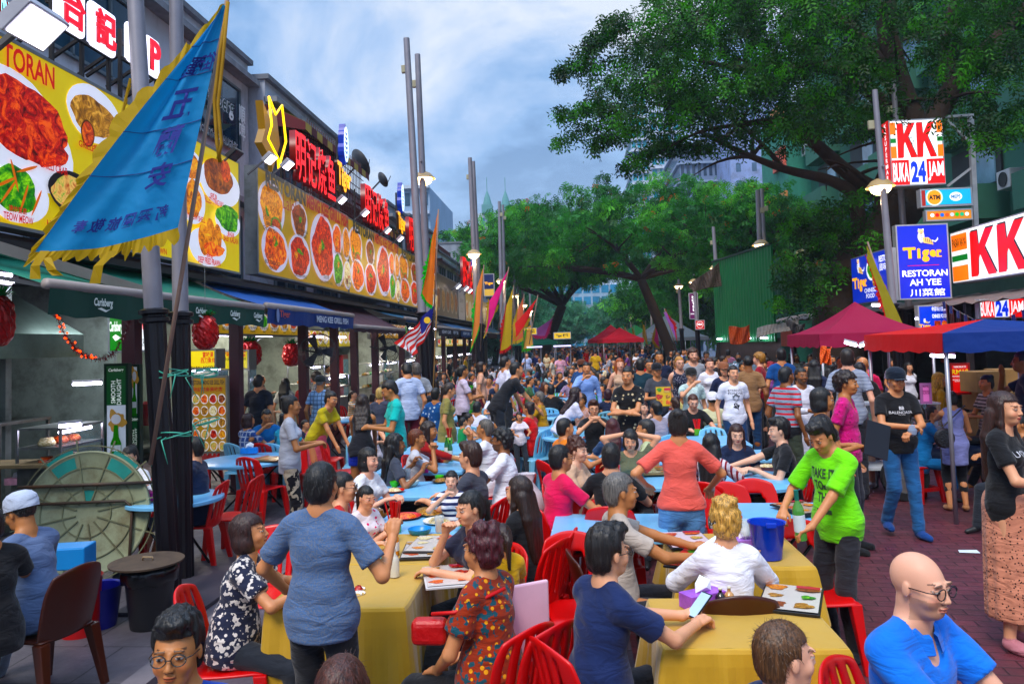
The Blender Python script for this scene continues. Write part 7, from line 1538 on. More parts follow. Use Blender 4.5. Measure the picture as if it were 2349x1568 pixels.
# ================================================================ trees
def leaf_mat(c1,c2,c3):
    k=('leaf',c1,c2,c3)
    if k in MATS:return MATS[k]
    m,t,b=NM('leaves');N=t.nodes.new;l=t.links.new;a=N('ShaderNodeAttribute');a.attribute_name='Col';l(a.outputs['Color'],b.inputs['Base Color']);b.inputs['Roughness'].default_value=.5;b.inputs['Specular IOR Level'].default_value=.3
    tr=N('ShaderNodeBsdfTranslucent');l(a.outputs['Color'],tr.inputs[0]);mx=N('ShaderNodeMixShader');mx.inputs[0].default_value=.45;l(b.outputs[0],mx.inputs[1]);l(tr.outputs[0],mx.inputs[2]);l(mx.outputs[0],t.nodes['Material Output'].inputs[0]);MATS[k]=m;return m
def foliage(name,clumps,per,lw,ll,parent,cols=('1c3c14','2c5a1c','4a7a24'),seed=1,droop=.7,flower=0,hang=1.0):
    """clumps: array of centre xyz and radius; each gets `per` sprays of leaflets"""
    rg=np.random.default_rng(seed);C=np.array(clumps,dtype=float);n=len(C)*per;ci=np.repeat(np.arange(len(C)),per)
    d=rg.normal(size=(n,3));d/=np.linalg.norm(d,axis=1)[:,None];rad=C[ci,3]*rg.uniform(.25,1,n)**.6;P=C[ci,:3]+d*rad[:,None]*np.array([1,1,.55])
    # a spray = a drooping midrib with paired leaflets
    ax=rg.normal(size=(n,3));ax[:,2]=-np.abs(ax[:,2])*droop*1.6-.25*hang;ax/=np.linalg.norm(ax,axis=1)[:,None];sd=np.cross(ax,rg.normal(size=(n,3)));sd/=np.linalg.norm(sd,axis=1)[:,None]
    L_=ll*rg.uniform(.6,1.3,n)[:,None];w=lw*rg.uniform(.7,1.3,n)[:,None];V=[];F=[];base=0;K=3
    cl=np.array([col(c)[:3]for c in cols]);pick=rg.choice(len(cl),len(C),p=[.35,.42,.23]);cc=cl[pick][ci]*rg.uniform(.55,1.45,n)[:,None]
    if flower:
        fm=(rg.random(n)<flower)&(d[:,2]>.1);cc[fm]=np.array(col('c85a3c')[:3])
    verts=[];colr=[]
    for k in range(K):
        for sg in(1,-1):
            o=P+ax*L_*(k/K);dr=ax*.55+sd*sg;e=o+dr*w*1.5;q=ax*w*.42
            verts+=[o-q*.5,o+dr*w*.8+-q,e,o+dr*w*.8+q];colr+=[cc]*4
    VV=np.stack(verts,1).reshape(-1,3);CCc=np.stack(colr,1).reshape(-1,3);FF=np.arange(len(VV)).reshape(-1,4)
    return np_mesh(name,VV,FF,leaf_mat(*cols),parent,smooth=False,cols=CCc)
bark=mat('2c2018',rough=.9,var=.35,vs=5,bump=.8,bs=14)
def limb(mb,pts,r0,r1,rs,n=9):mb.tube([Vector(p)for p in pts],[r0+(r1-r0)*i/(len(pts)-1)for i in range(len(pts))],n)
def bez(a,b_,c_,n=7):return[a*(1-t)**2+b_*2*t*(1-t)+c_*t*t for t in[i/n for i in range(n+1)]]
def grow_tree(label,base,fork,crown,R3,nb,per,lw,ll,cols,seed,flower=0,r0=.35,nclump=260,cr=1.2,holes=.0,mid=None,trunk_c=bark,gp=None,low=-.25,droop=.7):
    rs=random.Random(seed);o=wempty('street_tree',label,'tree',tuple(base),gp);mb=MB();base,fork,crown=Vector(base),Vector(fork),Vector(crown)
    limb(mb,bez(base,mid or(base.lerp(fork,.5)+Vector((.1,0,0))),fork),r0,r0*.72,rs,12);ends=[]
    for i in range(nb):
        a=2*math.pi*i/nb+rs.uniform(-.3,.3);u=rs.uniform(.55,.92);e=crown+Vector((R3[0]*u*math.cos(a),R3[1]*u*math.sin(a),R3[2]*rs.uniform(-.25,.55)))
        m_=fork.lerp(e,.45)+Vector((rs.uniform(-.4,.4),rs.uniform(-.4,.4),R3[2]*.16));p=bez(fork,m_,e,8);limb(mb,p,r0*rs.uniform(.38,.55),.03,rs,8)
        for k in(3,4,5,6):
            for _ in range(2):q=p[k];e2=q+Vector((rs.uniform(-1,1)*R3[0]*.30,rs.uniform(-1,1)*R3[1]*.30,rs.uniform(.0,.5)*R3[2]));limb(mb,bez(q,q.lerp(e2,.5)+Vector((0,0,.2)),e2,5),r0*.17,.012,rs,5);ends.append(e2)
        ends.append(e)
    mb.build('trunk',trunk_c,o,smooth=True);cl=[]
    for e in ends:cl.append((e.x,e.y,e.z,cr*rs.uniform(.7,1.2)))
    while len(cl)<nclump:
        a=rs.uniform(0,6.283);s_=rs.uniform(low,1);z=s_;rr=math.sqrt(max(0,1-(max(z,0))**2))*(1 if z>0 else 1+z*.5)*rs.uniform(.15,1)**.5
        if rs.random()<holes and math.sin(a*5+seed)+math.sin(rr*7)>.6:continue
        cl.append((crown.x+R3[0]*rr*math.cos(a),crown.y+R3[1]*rr*math.sin(a),crown.z+R3[2]*(z if rs.random()<.75 else z*.6)*rs.uniform(.75,1.05),cr*rs.uniform(.5,1.1)))
    foliage('crown',cl,per,lw,ll,o,cols,seed,flower=flower,droop=droop);return o
G1=('183612','264f1a','438028');G2_=('285c28','3c7c34','64a848');G3=('3a6c4c','4c8860','649c74')  # last set is paler and bluer: distance haze put into the leaf colour
# big tree behind the tents: limbs follow the photograph's
o=wempty('street_tree','big dark street tree with heavy leaning trunk and spreading limbs over the restaurant side','tree',tuple(D(1935,860,20)));mb=MB();rs=random.Random(2)
DD=19.5
def pd(x,y,dz=0):return D(x,y,DD+dz)
def lm(pts,r0,r1,n=10):
    P_=[pd(*p)for p in pts];S_=[]
    for i in range(len(P_)-1):
        for k in range(4):S_.append(P_[i].lerp(P_[i+1],k/4))
    S_.append(P_[-1]);T_=S_[:1]+[(S_[i-1]+S_[i]*2+S_[i+1])/4 for i in range(1,len(S_)-1)]+S_[-1:];T_=T_[:1]+[(T_[i-1]+T_[i]*2+T_[i+1])/4 for i in range(1,len(T_)-1)]+T_[-1:];mb.tube(T_,[r0+(r1-r0)*i/(len(T_)-1)for i in range(len(T_))],n);return T_
lm([(1925,905),(1922,780),(1918,700),(1935,640),(2005,560),(2075,470)],.62,.50,14)
L1=lm([(2075,480),(2090,420),(2115,330),(2080,250),(2055,170),(2030,60),(2040,-40)],.42,.20)
L2=lm([(2085,440),(2120,340),(2150,260),(2210,160),(2290,90),(2370,0)],.36,.16)
L3=lm([(2020,540),(2035,440),(1990,430),(1930,385),(1850,310),(1790,275),(1700,285)],.28,.07)
L4=lm([(1945,640),(1975,540),(1960,440),(1900,410),(1800,390),(1700,350),(1600,300)],.22,.04)
L5=lm([(2085,300),(2010,220),(1930,160),(1830,150),(1700,160),(1560,130)],.22,.04);L6=lm([(2110,320),(2190,200),(2160,90),(2200,-30)],.2,.08);L7=lm([(1800,390),(1740,320),(1650,250),(1500,240)],.07,.02);L8=lm([(2080,240),(1960,60),(1850,0),(1700,-30)],.2,.06);L9=lm([(1700,285),(1600,300),(1480,370)],.06,.02)
for i in range(46):s_=rs.choice([L1,L2,L3,L4,L5,L6,L8]);p=rs.choice(s_[6:]);e=p+Vector((rs.uniform(-2,1.4),rs.uniform(-2,2),rs.uniform(-.6,1.8)));limb(mb,bez(p,p.lerp(e,.5)+Vector((0,0,.3)),e,5),.06,.012,rs,5)
mb.build('trunk',bark,o,smooth=True);cl=[]
def region(poly,n,rr,dz=3.5):
    xs=[p[0]for p in poly];ys=[p[1]for p in poly];k=0
    while k<n:
        x,y=rs.uniform(min(xs),max(xs)),rs.uniform(min(ys),max(ys));ins=False
        for i in range(len(poly)):
            (x1,y1),(x2,y2)=poly[i],poly[i-1]
            if(y1>y)!=(y2>y)and x<(x2-x1)*(y-y1)/(y2-y1)+x1:ins=not ins
        if ins:p=pd(x,y,rs.uniform(-dz,dz));cl.append((p.x,p.y,p.z,rr*rs.uniform(.6,1.25)));k+=1
region([(1500,-60),(1470,60),(1345,200),(1400,300),(1560,300),(1690,345),(1750,320),(1900,250),(2000,120),(2050,-60)],420,.55)
region([(1560,0),(1390,100),(1370,230),(1560,290),(1750,250),(1900,120),(1900,-60)],220,.55)
region([(1900,120),(1790,290),(1750,350),(1900,310),(2060,300),(2040,100)],110,.5);region([(2000,-60),(2360,-60),(2360,200),(2250,130),(2150,150),(2060,60)],150,.5);region([(2100,60),(2280,150),(2340,330),(2200,320),(2120,250)],60,.42)
for tip in(((1275,160),(1370,140)),((1285,260),(1400,230)),((1280,315),(1450,250)),((1435,380),(1520,320)),((1335,120),(1420,40)),((1360,330),(1450,280)),((1500,330),(1640,330)),((1350,100),(1440,30))):
    for k in range(14):t=k/14;p=pd(tip[0][0]*(1-t)+tip[1][0]*t+rs.uniform(-6,6),tip[0][1]*(1-t)+tip[1][1]*t+rs.uniform(-5,8),rs.uniform(-.5,.5));cl.append((p.x,p.y,p.z,.24+.22*t))
region([(1780,600),(1770,680),(1870,740),(1960,640),(2030,480),(1960,430),(1880,500)],80,.36,1.5);region([(1830,470),(1790,540),(1900,560),(1960,450)],30,.35,1.2)

foliage('crown',cl,15,.062,.34,o,G1,5,droop=1.1,flower=.001)
# middle trees down the street
b0=D(1512,905,43);grow_tree('wide umbrella shaped tree with orange blossom and forked trunk in the middle of the street',(b0.x+1.2,43,0),tuple(D(1470,640,43)),tuple(D(1480,590,46)),(11.5,8,4.6),9,46,.10,.38,G2_,11,.014,.34,520,.95,.35)
b0=D(1245,880,55);grow_tree('dark umbrella tree with thick leaning trunk at the end of the shop row',(b0.x-.6,55,0),tuple(D(1290,700,55)),tuple(D(1215,615,57)),(8.6,7,4.6),8,46,.11,.42,G2_,12,.02,.46,420,1.05,.2)
b0=D(1760,880,38);grow_tree('smaller green tree beside the lavender tower',(D(1690,800,40).x+1.5,40,0),tuple(D(1735,640,40)),tuple(D(1745,500,40)),(2.4,3,1.9),6,40,.085,.34,G2_,13,.02,.24,90,.7,.3)
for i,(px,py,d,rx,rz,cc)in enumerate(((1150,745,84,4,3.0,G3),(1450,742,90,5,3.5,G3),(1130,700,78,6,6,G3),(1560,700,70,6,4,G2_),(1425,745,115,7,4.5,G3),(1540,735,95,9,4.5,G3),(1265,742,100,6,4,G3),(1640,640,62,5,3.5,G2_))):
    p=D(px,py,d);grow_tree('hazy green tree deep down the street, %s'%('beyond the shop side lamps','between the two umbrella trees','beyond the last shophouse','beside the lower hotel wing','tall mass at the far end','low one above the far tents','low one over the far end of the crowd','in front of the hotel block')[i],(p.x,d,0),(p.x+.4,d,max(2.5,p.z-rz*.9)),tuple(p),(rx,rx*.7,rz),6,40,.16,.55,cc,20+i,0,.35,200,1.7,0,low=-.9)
struct('terrain',MB().quad((-200,260,.0),(200,260,.0),(200,265,9),(-200,265,9)),mat('4c6458',rough=.9,var=.3,vs=.05))
# ================================================================ tables
def T(px,py,h=.75):w=G(px,py,h);return w.x,w.y
TB={}
def rt(px,py,w,d,yaw,label,**k):x,y=T(px,py);table('rect',x,y,yaw,label,w,d,**k);return x,y
def rd(px,py,r,label):x,y=T(px,py);table('round',x,y,0,label,r,r);return x,y
def ct(px,py,sx,w,d,label,cl,drop,seed,yaw=0,sy=1):
    cx,cy=T(px,py,.765);cx+=sx*w;cy+=sy*d;table('rect',cx,cy,yaw,label,w-.02,d-.02);tablecloth(cx,cy,yaw,w,d,cl,drop=drop,seed=seed);return cx,cy
YT1=ct(925,1391,-1,.375,.39,'table hidden under the near yellow cloth','yellow tablecloth in front of the man in the blue grey shirt',.70,1)
x2,y2=YT1[0],YT1[1]+.80;table('rect',x2,y2,0,'table hidden under the farther yellow cloth',.355,.36);tablecloth(x2,y2,0,.375,.38,'yellow tablecloth under the spread menus, behind the nearest one',seed=2)
ct(1528,1224,1,.39,.40,'table hidden under the bucket yellow cloth','yellow tablecloth carrying the blue ice bucket',.36,3,0,-1)
ct(1525,1486,1,.40,.335,'table hidden under the front yellow cloth','yellow tablecloth between the navy shirt man and the boy',.44,4)
ta=rt(962,1205,.50,.40,0,'pale blue table full of used plates behind the yellow cloths');tb=rt(950,1120,.50,.40,0,'pale blue table with white bowl between the two little girls');tc_=rt(975,1068,.50,.42,0,'pale blue table with pink tissue box');td=rt(1010,1030,.5,.4,0,'pale blue table with green beer bottle');
te=rt(1397,1204,.43,.40,2,'empty pale blue table behind the grey haired man');tf=rt(1800,1176,.46,.40,2,'pale blue table with a menu before the bright green shirt')
tg=rd(572,1052,.62,'round pale blue table with blue tissue box and folded menu');th=rd(660,1012,.58,'round pale blue table behind the grey shirt woman');ti=rd(400,1140,.46,'round pale blue table behind the two near lamp posts');tj=rd(1715,1098,.55,'round pale blue table with foam box by the black polo man')
tk=rt(1455,1100,.45,.42,2,'pale blue table with menus before the coral shirt woman');tl=rt(1430,1052,.55,.4,2,'pale blue table with dark drink glass');tm=rd(1330,998,.58,'round pale blue table with steel pot');tn=rt(1590,1010,.7,.5,2,'pale blue table with red chopsticks behind the coral shirt woman')
to_=rt(1700,1042,.40,.40,2,'small pale blue table behind the woman in navy');tp_=rd(1075,1008,.6,'round pale blue table before the two white shirt men');tq=rd(1170,995,.5,'round pale blue table with brown tea mug');tr_=rd(455,1008,.4,'small round table by the standing menu board')
ts=rd(755,962,.6,'round table where the waitress in yellow bends');tt=rd(1255,950,.55,'round table with a baby bottle');
# ================================================================ the crowd, one by one
CHL=[]
def who(x,y,dist,yaw,h,label,ch=None,**k):
    """seated when dist is None"""
    sit=dist is None or k.pop('sit',False)
    o,P,sh=person(x,y,dist,yaw,h,label,sit=sit,**k)
    if ch:
        a=R(yaw);c=o.location;seat=k.get('seat',.45);off=Vector((0,.0));chair(ch,c.x-math.sin(a)*-.02,c.y,yaw,'%s chair under %s'%(CH[ch][2],' '.join(label.split()[:11])))
    return o,P,sh
def ptxt(w,txt,wd,ht,c,dz=0,bold=.0,front=True):chest_print(w[1],w[2],txt,wd,ht,mat(c,rough=.8,var=0),dz,bold,front)
DK_='0b0908';BR='24140c'
# --- nearest row
w=who(738,1112,3.62,6,1.72,'standing man seen from behind in heather blue grey t-shirt and black jeans',top='4c6488',tp='heather',t2='626c80',ra=((.30,.20,-.12),(.6,-.4,-1),1.2,(0,.2,1)),la=((.30,.22,-.40),(.8,-.6,-.2),.8,(.1,1,-.2)),bot='15151a',hair='short',sleeve=.72,fat=1.08,loose=.016)
w=who(407,1492,None,168,1.70,'man with glasses looking up, only head and blue collar in view',None,top='1c3f98',coll=True,skin='t',hair='spike',glasses='2c2c2c',hp=-2)
w=who(785,1540,2.25,0,1.60,'brown haired head of a diner seen from behind',sit=True,f=True,hair='long',hc='3a1c12',top='3a3036')
w=who(572,1222,None,78,1.60,'woman with short bob in dark floral cold shoulder blouse','r',f=True,hair='bob',hc='2a1510',skin='m',top='1c2036',tp='floral',t2='d8cfc8',ra='table2',la='table',loose=.02,lean=13,hp=-8,legs=(.12,.30),bot='20242c')
CURL=w=who(1105,1262,None,-52,1.62,'woman with curly dark red hair in orange patterned blouse','r',f=True,hair='pile',hc='3c1218',skin='m',top='8a3418',tp='floral',t2='d8983c',t3='1c4450',fat=1.18,ra='lap',la='lap',bot='141418',skirt=0,loose=.02,turn=-8,hy=-8)
w=who(1078,1166,None,-128,1.60,'woman with black ponytail turning towards the curly haired woman','r',f=True,hair='pony',hc=DK_,skin='l',top='28283a',ra='chin',la='table2',hp=6)
KID=w=who(1150,1252,4.05,-30,1.12,'small child with pink hair tie in yellow top',sit=True,f=True,hair='pony',hc='24120c',top='d8a820',seat=.62)
PHW=w=who(1190,1128,None,-62,1.60,'woman with long ponytail in black t-shirt holding a phone','r',f=True,hair='long',hc='20100a',skin='l',top='101014',ra='phone',la='phone',bot='2c4c68')
w=who(787,1118,None,80,1.66,'man in red shirt with black glasses hidden behind the blue grey shirt','r',top='b81028',glasses='141414',ra='phone',la='phone',skin='l')
w=who(840,1128,5.35,128,1.22,'little girl with pink glasses in white flowered top',sit=True,f=True,hair='pony',hc=DK_,top='e8dce0',tp='floral',t2='d83c6c',t3='e8dce0',glasses='e8a090',skin='l',seat=.55,hp=8,ra='hold',la='hold')
w=who(846,1055,None,112,1.60,'woman with black fringe in white blouse with dark ribbon','r',f=True,hair='bob',hc=DK_,top='e4e4e8',skin='w',ra='hold',la='hold')
w=who(1035,1085,6.1,178,1.15,'little girl in navy striped top biting a skewer',sit=True,f=True,hair='pony',hc=DK_,skin='p',top='e4e4ec',tp='hs',t2='1c2450',ra='mouth',la='table',seat=.55)
w=who(1078,1048,None,-68,1.72,'young man in dark grey t-shirt with brown quiff','r',hair='spike',hc='2c1810',top='3a3c46',skin='l',fat=1.05)
w=who(908,1020,None,68,1.62,'smiling woman in charcoal top with long black hair and raised hand','r',f=True,hair='wavy',hc=DK_,skin='b',top='3c404c',ra='fist',la='fist')
w=who(957,1006,None,80,1.60,'woman with short auburn hair in grey t-shirt, hands at her chin','r',f=True,hair='short',hc='5a2c14',skin='t',top='c8c8d0',ra='chin',la='chin')
w=who(985,988,None,98,1.62,'woman with long wavy hair in crimson shirt pouring','r',f=True,hair='wavy',hc='1c0e0a',skin='t',top='8c1020',ra='reach',la='hold',sleeve=1.4)
w=who(1150,1010,None,-80,1.74,'bearded man in white t-shirt with black stripes on the shoulder','r',hair='curly',hc=DK_,skin='b',top='e6e6ee',beard=(.01,.008,.006),glasses='141414',fat=1.12)
w=who(1112,984,None,-72,1.72,'grey haired man in white t-shirt leaning on his hands','r',hair='short',hc='4c4844',skin='t',top='e0e0e6',ra='chin',la='chin')
w=who(668,930,8.2,70,1.62,'standing woman in grey t-shirt with orange print and patterned trousers',f=True,hair='bun',hc=DK_,skin='t',top='b8bac4',ra='hold',la='hold',bot='c8b8a0',bp='camo',b2='181418',shoes=True);ptxt(w,'♦♦',.20,.09,'f06a1c',.02)
w=who(443,1028,None,-95,1.74,'man in navy t-shirt and grey shorts behind the lamp posts','r',top='12203c',bot='7c8498',ln=.62,skin='l',ra='table',la='table');
w=who(297,1048,None,178,1.60,'woman with glasses and hair bun in white v-neck behind the round board','r',f=True,hair='bun',hc=DK_,skin='p',top='f0f0f4',glasses='c8a060',vneck=.03,lips=(.45,.05,.06),hp=8)
w=who(48,1175,None,-78,1.72,'man in light grey cap and blue grey jacket with navy back',hair='short',hc='1c1814',skin='t',top='5c6c8c',t2='142844',sleeve=2,cap='b4bccc',glasses='20242c',bot='8fa4b8',lean=14,hp=14,fat=1.05,ra='table',la='table');CAPM=w
w=who(-30,1205,None,-60,1.70,'man in black t-shirt cut off by the picture edge',top='101014',skin='t')
w=who(1395,1268,None,58,1.72,'young man with glasses in navy t-shirt holding a phone over the yellow cloth','r',hair='spike',hc='14100e',skin='l',top='16244c',glasses='14161c',bot='20222a',lean=8,ra=((.10,.44,-.24),(.9,-.2,-.7),.9,(-.3,1,.3)),la=((.02,.46,-.22),(.6,-.5,-.6),.9,(.2,1,.3)),loose=.018);NAVY=w
w=who(1424,1128,None,80,1.78,'grey haired man in beige t-shirt tapping a white phone','br',hair='short',hc='5c5a58',skin='t',top='b0a49a',bot='24242a',lean=6,ra=((.12,.46,-.22),(.9,-.2,-.7),.9,(-.2,1,.3)),la=((.10,.50,-.20),(.6,-.4,-.6),.9,(.1,1,.3)),fat=1.06);GREY=w
BLO=w=who(1662,1196,None,-2,1.62,'woman with blonde updo and black patterned headband in white blouse','br',f=True,hair='pile',hc='b08c54',skin='l',top='e8e6ee',sleeve=1.3,fat=1.08,neck=.08,loose=.022)
w=who(1797,1426,2.52,76,1.60,'boy with brown hair in navy t-shirt seen from behind',sit=True,hair='short',hc='4c3420',skin='w',top='1c2c50',neck=.08)
w=who(2108,1332,2.95,146,1.84,'bald man with black glasses in bright blue polo shirt',sit=True,hair='none',skin='w',top='1670d0',glasses='181014',coll=True,fat=1.14,beard=(.28,.15,.09),ra=((.02,.38,-.42),(1,-.1,-.3),.5,(-1,.5,0)),la=((.26,.42,-.42),(.9,-.3,-.4),.4,(-.2,1,0)),hp=4,loose=.018,vneck=.05);POLO=w
w=who(2306,938,5.5,138,1.68,'woman with long brown hair in black t-shirt and dotted pink skirt carrying a plastic bag',f=True,hair='long',hc='2c1610',skin='l',top='121216',bot='c88a74',bp='dots',b2='241214',skirt=.86,flare=.05,shoes=True,shoe='b87c84',ra=((.02,.30,-.30),(.9,-.4,-.5),1.1,(-.4,.8,-.4)),la=((.08,.28,-.34),(.9,-.5,-.5),.9,(.2,.8,-.5)),lips=(.5,.06,.06),hy=8);ptxt(w,'U♡ bad do',.26,.04,'c8c8d0',.04,.01);BAGW=w
w=who(1885,1000,5.3,-122,1.80,'leaning man in neon green t-shirt and ripped black jeans holding a wine bottle',hair='spike',hc='120e0c',skin='m',top='84dc4c',bot='26262c',lean=7,hp=30,hy=-4,ra=((.16,.30,-.30),(.8,-.4,-.6),1.1,(-.2,.6,-.9)),la=((.10,.34,-.38),(.9,-.5,-.4),.9,(-.6,.8,0)),shoes=True,fat=1.04,loose=.018,sleeve=.85,hem=-.12);ptxt(w,'TAKE IT\nTO▬\nTHE\n▬▬',.20,.30,'304830',-.07,.03);NEON=w
w=who(2056,872,8.45,176,1.78,'walking man with cap in black BALENCIAGA t-shirt and blue jeans',hair='buzz',hc='141010',skin='m',top='121216',cap='0c1828',bot='2c5888',shoes=True,shoe='1a3c78',walk=-.55,fat=1.12,ra=((.02,.28,-.26),(1,-.5,-.3),1.1,(-1,.5,0)),la=((.00,.28,-.32),(1,-.5,-.3),1.1,(-1,.5,0)),hp=6);ptxt(w,'BALENCIAGA',.24,.028,'e0e0e4',.0,.012);ptxt(w,'BB',.05,.035,'e0e0e4',.045,.02);ptxt(w,'MODE',.07,.012,'e0e0e4',-.025);BAL=w
w=who(1555,972,5.85,4,1.62,'standing woman in coral t-shirt and denim shorts seen from behind',f=True,hair='bun',hc='140e0c',skin='m',top='d86860',bot='5c84b0',ln=.22,ra=((.26,.28,-.34),(.8,-.6,0),.5,(0,.9,-.6)),la=((.26,.10,-.30),(.8,-.8,-.1),.8,(-.3,1,-.2)),fat=1.04,loose=.014,sleeve=.75,hem=-.01)
w=who(1632,1020,None,28,1.62,'woman with long black hair in red and white striped blouse seen from behind','ra',f=True,hair='long',hc='0a0a0c',skin='m',top='d0c8d0',tp='vs',t2='7c1428',ra='table',la='table',sleeve=1.3,bot='1c1c22')
w=who(1690,996,None,184,1.60,'woman with long brown hair in navy polo shirt facing the camera','r',f=True,hair='long',hc='2c1410',skin='p',top='14203c',lips=(.5,.06,.06),ra='hold',la='hold',hp=10)
w=who(1787,988,None,-88,1.74,'man in black polo shirt and camouflage shorts wearing a watch','r',hair='spike',hc=DK_,skin='p',top='141418',coll=True,bot='4a4c30',bp='camo',b2='20241a',ln=.6,fat=1.15,ra='reach',la='hold')
w=who(1287,1052,None,58,1.72,'man with glasses in bright magenta t-shirt','r',skin='m',top='d01058',glasses='141414',ra='table',la='table',fat=1.08)
w=who(1325,1034,None,118,1.60,'woman with brown updo in beige top looking at her phone','r',f=True,hair='pile',hc='3c1c10',skin='p',top='c8a890',ra='phone',la='phone',lips=(.5,.08,.08))
w=who(1402,1048,None,8,1.74,'man in black t-shirt seen from behind at the pale blue table','ra',skin='l',top='101014',hair='short')
w=who(1446,1010,None,186,1.60,'woman in olive t-shirt with both arms behind her head','r',f=True,hair='bob',hc=DK_,skin='l',top='606450',ra='head',la='head',hp=8)
w=who(1297,982,None,62,1.72,'man in orange t-shirt with cropped hair','ra',skin='m',top='e08810',fat=1.1)
w=who(1480,985,None,-78,1.70,'man in pale green shirt with grey temples','r',skin='m',hc='1c1a1a',top='b0b894',sleeve=.8,coll=True)
w=who(1405,968,9.0,4,1.60,'woman with very long maroon brown hair seen from behind','ra',sit=True,f=True,hair='long',hc='3a1418',skin='l',top='2c4870')
w=who(1362,938,None,176,1.72,'man with round glasses in black t-shirt eating with both hands','b',hair='spike',hc='3a1c10',skin='l',top='141418',glasses='141414',ra='mouth',la='mouth')
w=who(1505,938,None,-30,1.70,'man in mauve grey shirt with raised fist','ba',skin='m',top='a098a4',ra='fist',la='table')
w=who(1475,935,None,150,1.58,'woman in olive brown top lifting a spoon','b',f=True,hair='bob',hc='2a1010',skin='p',top='5c5838',ra='mouth',la='hold')
w=who(1447,930,None,120,1.55,'girl with pink hair clip and long black hair in navy','b',f=True,hair='long',hc=DK_,skin='l',top='1c2440')
w=who(1440,862,10.4,-158,1.72,'standing man with topknot in black floral t-shirt, forearms tattooed, arms folded',hair='bun',hc=DK_,skin='m',top='121216',tp='motif',t2='c8b898',ra='fold',la='fold',bot='b8b0b8')
w=who(1322,905,11.5,70,1.62,'woman in white blouse leaning over a table with hair falling forward',f=True,hair='wavy',hc='1c0c10',skin='l',top='d8d8ec',lean=38,ra='low',la='reach',bot='b0a488')
w=who(1590,922,None,176,1.76,'man with clear glasses in black sports t-shirt looking down','r',skin='w',hc='3a1c10',top='14161a',glasses='909090',hp=16)
w=who(1634,918,None,2,1.72,'man in white cap and cream t-shirt seen from behind','b',skin='m',top='d0d0b0',cap='e8e8f4',capback=True,fat=1.1)
w=who(1527,900,None,8,1.70,'man in red and white striped t-shirt seen from behind','b',top='c8c0c8',tp='hs2',t2='b01428',skin='m')
w=who(1548,925,None,-20,1.58,'woman with ponytail in pale grey blouse seen from behind','b',f=True,hair='pony',hc='2c1810',top='c4c8dc')
w=who(1568,905,None,150,1.68,'man with shaved head in yellow shirt','b',hair='buzz',hc='2a1c14',skin='b',top='d8d090')
w=who(1556,893,None,176,1.58,'older woman in red and white top smiling','b',f=True,hair='pony',hc='2c2420',skin='t',top='b83040')
w=who(1682,856,11.6,170,1.74,'walking young man in white ETERNAL FOREVER t-shirt and jeans',skin='l',top='e6e6f2',bot='1c3860',walk=.5,ra='down',la='down',hc='1c1410',shoes=True);ptxt(w,'ETERNAL\nFOREVER',.22,.075,'20242c',.06,.0);ptxt(w,'❀\n⚘',.15,.24,'181c24',-.09,.02)
w=who(1628,836,14.2,172,1.60,'woman with ponytail in white t-shirt with dark bag strap',f=True,hair='pony',hc='3a1c14',skin='w',top='e4e4f0',bot='a8b0c4',sleeve=.9)
w=who(1660,848,13.0,176,1.64,'woman in rust cap and navy top beside the white t-shirts',f=True,hair='bob',hc='2c1810',skin='l',top='1c2444',cap='8a5a44')
w=who(1586,862,12.2,168,1.66,'man in black cap and green white tie-dye t-shirt eating a skewer',skin='l',top='b8dcd8',tp='tie',t2='5c8c8c',t3='e8f0f0',cap='1c1c1c',ra='mouth',la='down',bot='20242c',walk=.4)
w=who(1559,833,14.0,172,1.70,'blonde woman with glasses in dark patterned strap dress',f=True,hair='bun',hc='a87c48',skin='w',top='181a30',tp='dots',t2='c0c0d0',sleeve=0,hem=-.5,glasses='202020')
w=who(1590,815,14.6,176,1.88,'tall man with curly brown hair in grey t-shirt',hair='curly',hc='3c2414',skin='w',top='90949c',beard=(.15,.07,.03))
w=who(1469,838,13.5,4,1.72,'man in dark teal t-shirt walking away with patterned shorts',top='14303c',skin='m',bot='8c7c80',bp='camo',b2='3c3444',ln=.55,walk=.4,fat=1.1)
w=who(1507,850,13.4,172,1.66,'waiter in grey shirt and black cap holding a yellow menu',top='44464e',skin='m',cap='14141c',ra='hold',la='hold',bot='16161a');WAIT=w
w=who(1490,838,14.4,174,1.70,'man in black t-shirt with cyan print and dark glasses',top='14181c',skin='m',glasses='0c0c0c',bot='2c4c6c');ptxt(w,'●',.10,.08,'20a0c0',.02)
w=who(1512,820,15.2,176,1.78,'broad man in navy polo shirt',top='141c38',skin='t',fat=1.2,coll=True)
w=who(1422,836,15.0,172,1.66,'woman with long red blonde hair in light top',f=True,hair='long',hc='8a4820',skin='w',top='c8a890',sleeve=0)
w=who(1804,862,9.9,58,1.72,'man in grey black polo shirt with two red stripes turning his head',top='8c98a8',skin='b',bot='3c4438',walk=.3,fat=1.1,coll=True,hc=DK_,shoes=True,tp='band',t2='b81c38',t3='16181e')
w=who(1838,862,10.6,168,1.76,'bearded young man in long white kurta',top='d8d8e4',skin='b',hem=-.5,sleeve=2,beard=(.02,.015,.01),bot='d8d8e4',ra='hold',la='walk')
w=who(1886,918,7.3,88,1.58,'woman with short black hair in profile holding a black folder',f=True,hair='bob',hc=DK_,skin='t',top='2c2024',ra='hold',la='hold',bot='1c1c20',bottoms=True);FOLD=w
w=who(1942,880,7.9,120,1.72,'curly haired man in open magenta patterned shirt',hair='curly',hc='1c0e0a',skin='t',top='b8106c',tp='floral',t2='7c0c50',t3='c82880',vneck=.06,fat=1.12,bot='2c2c34',ra='down',la='down',shoes=True);MAG=w
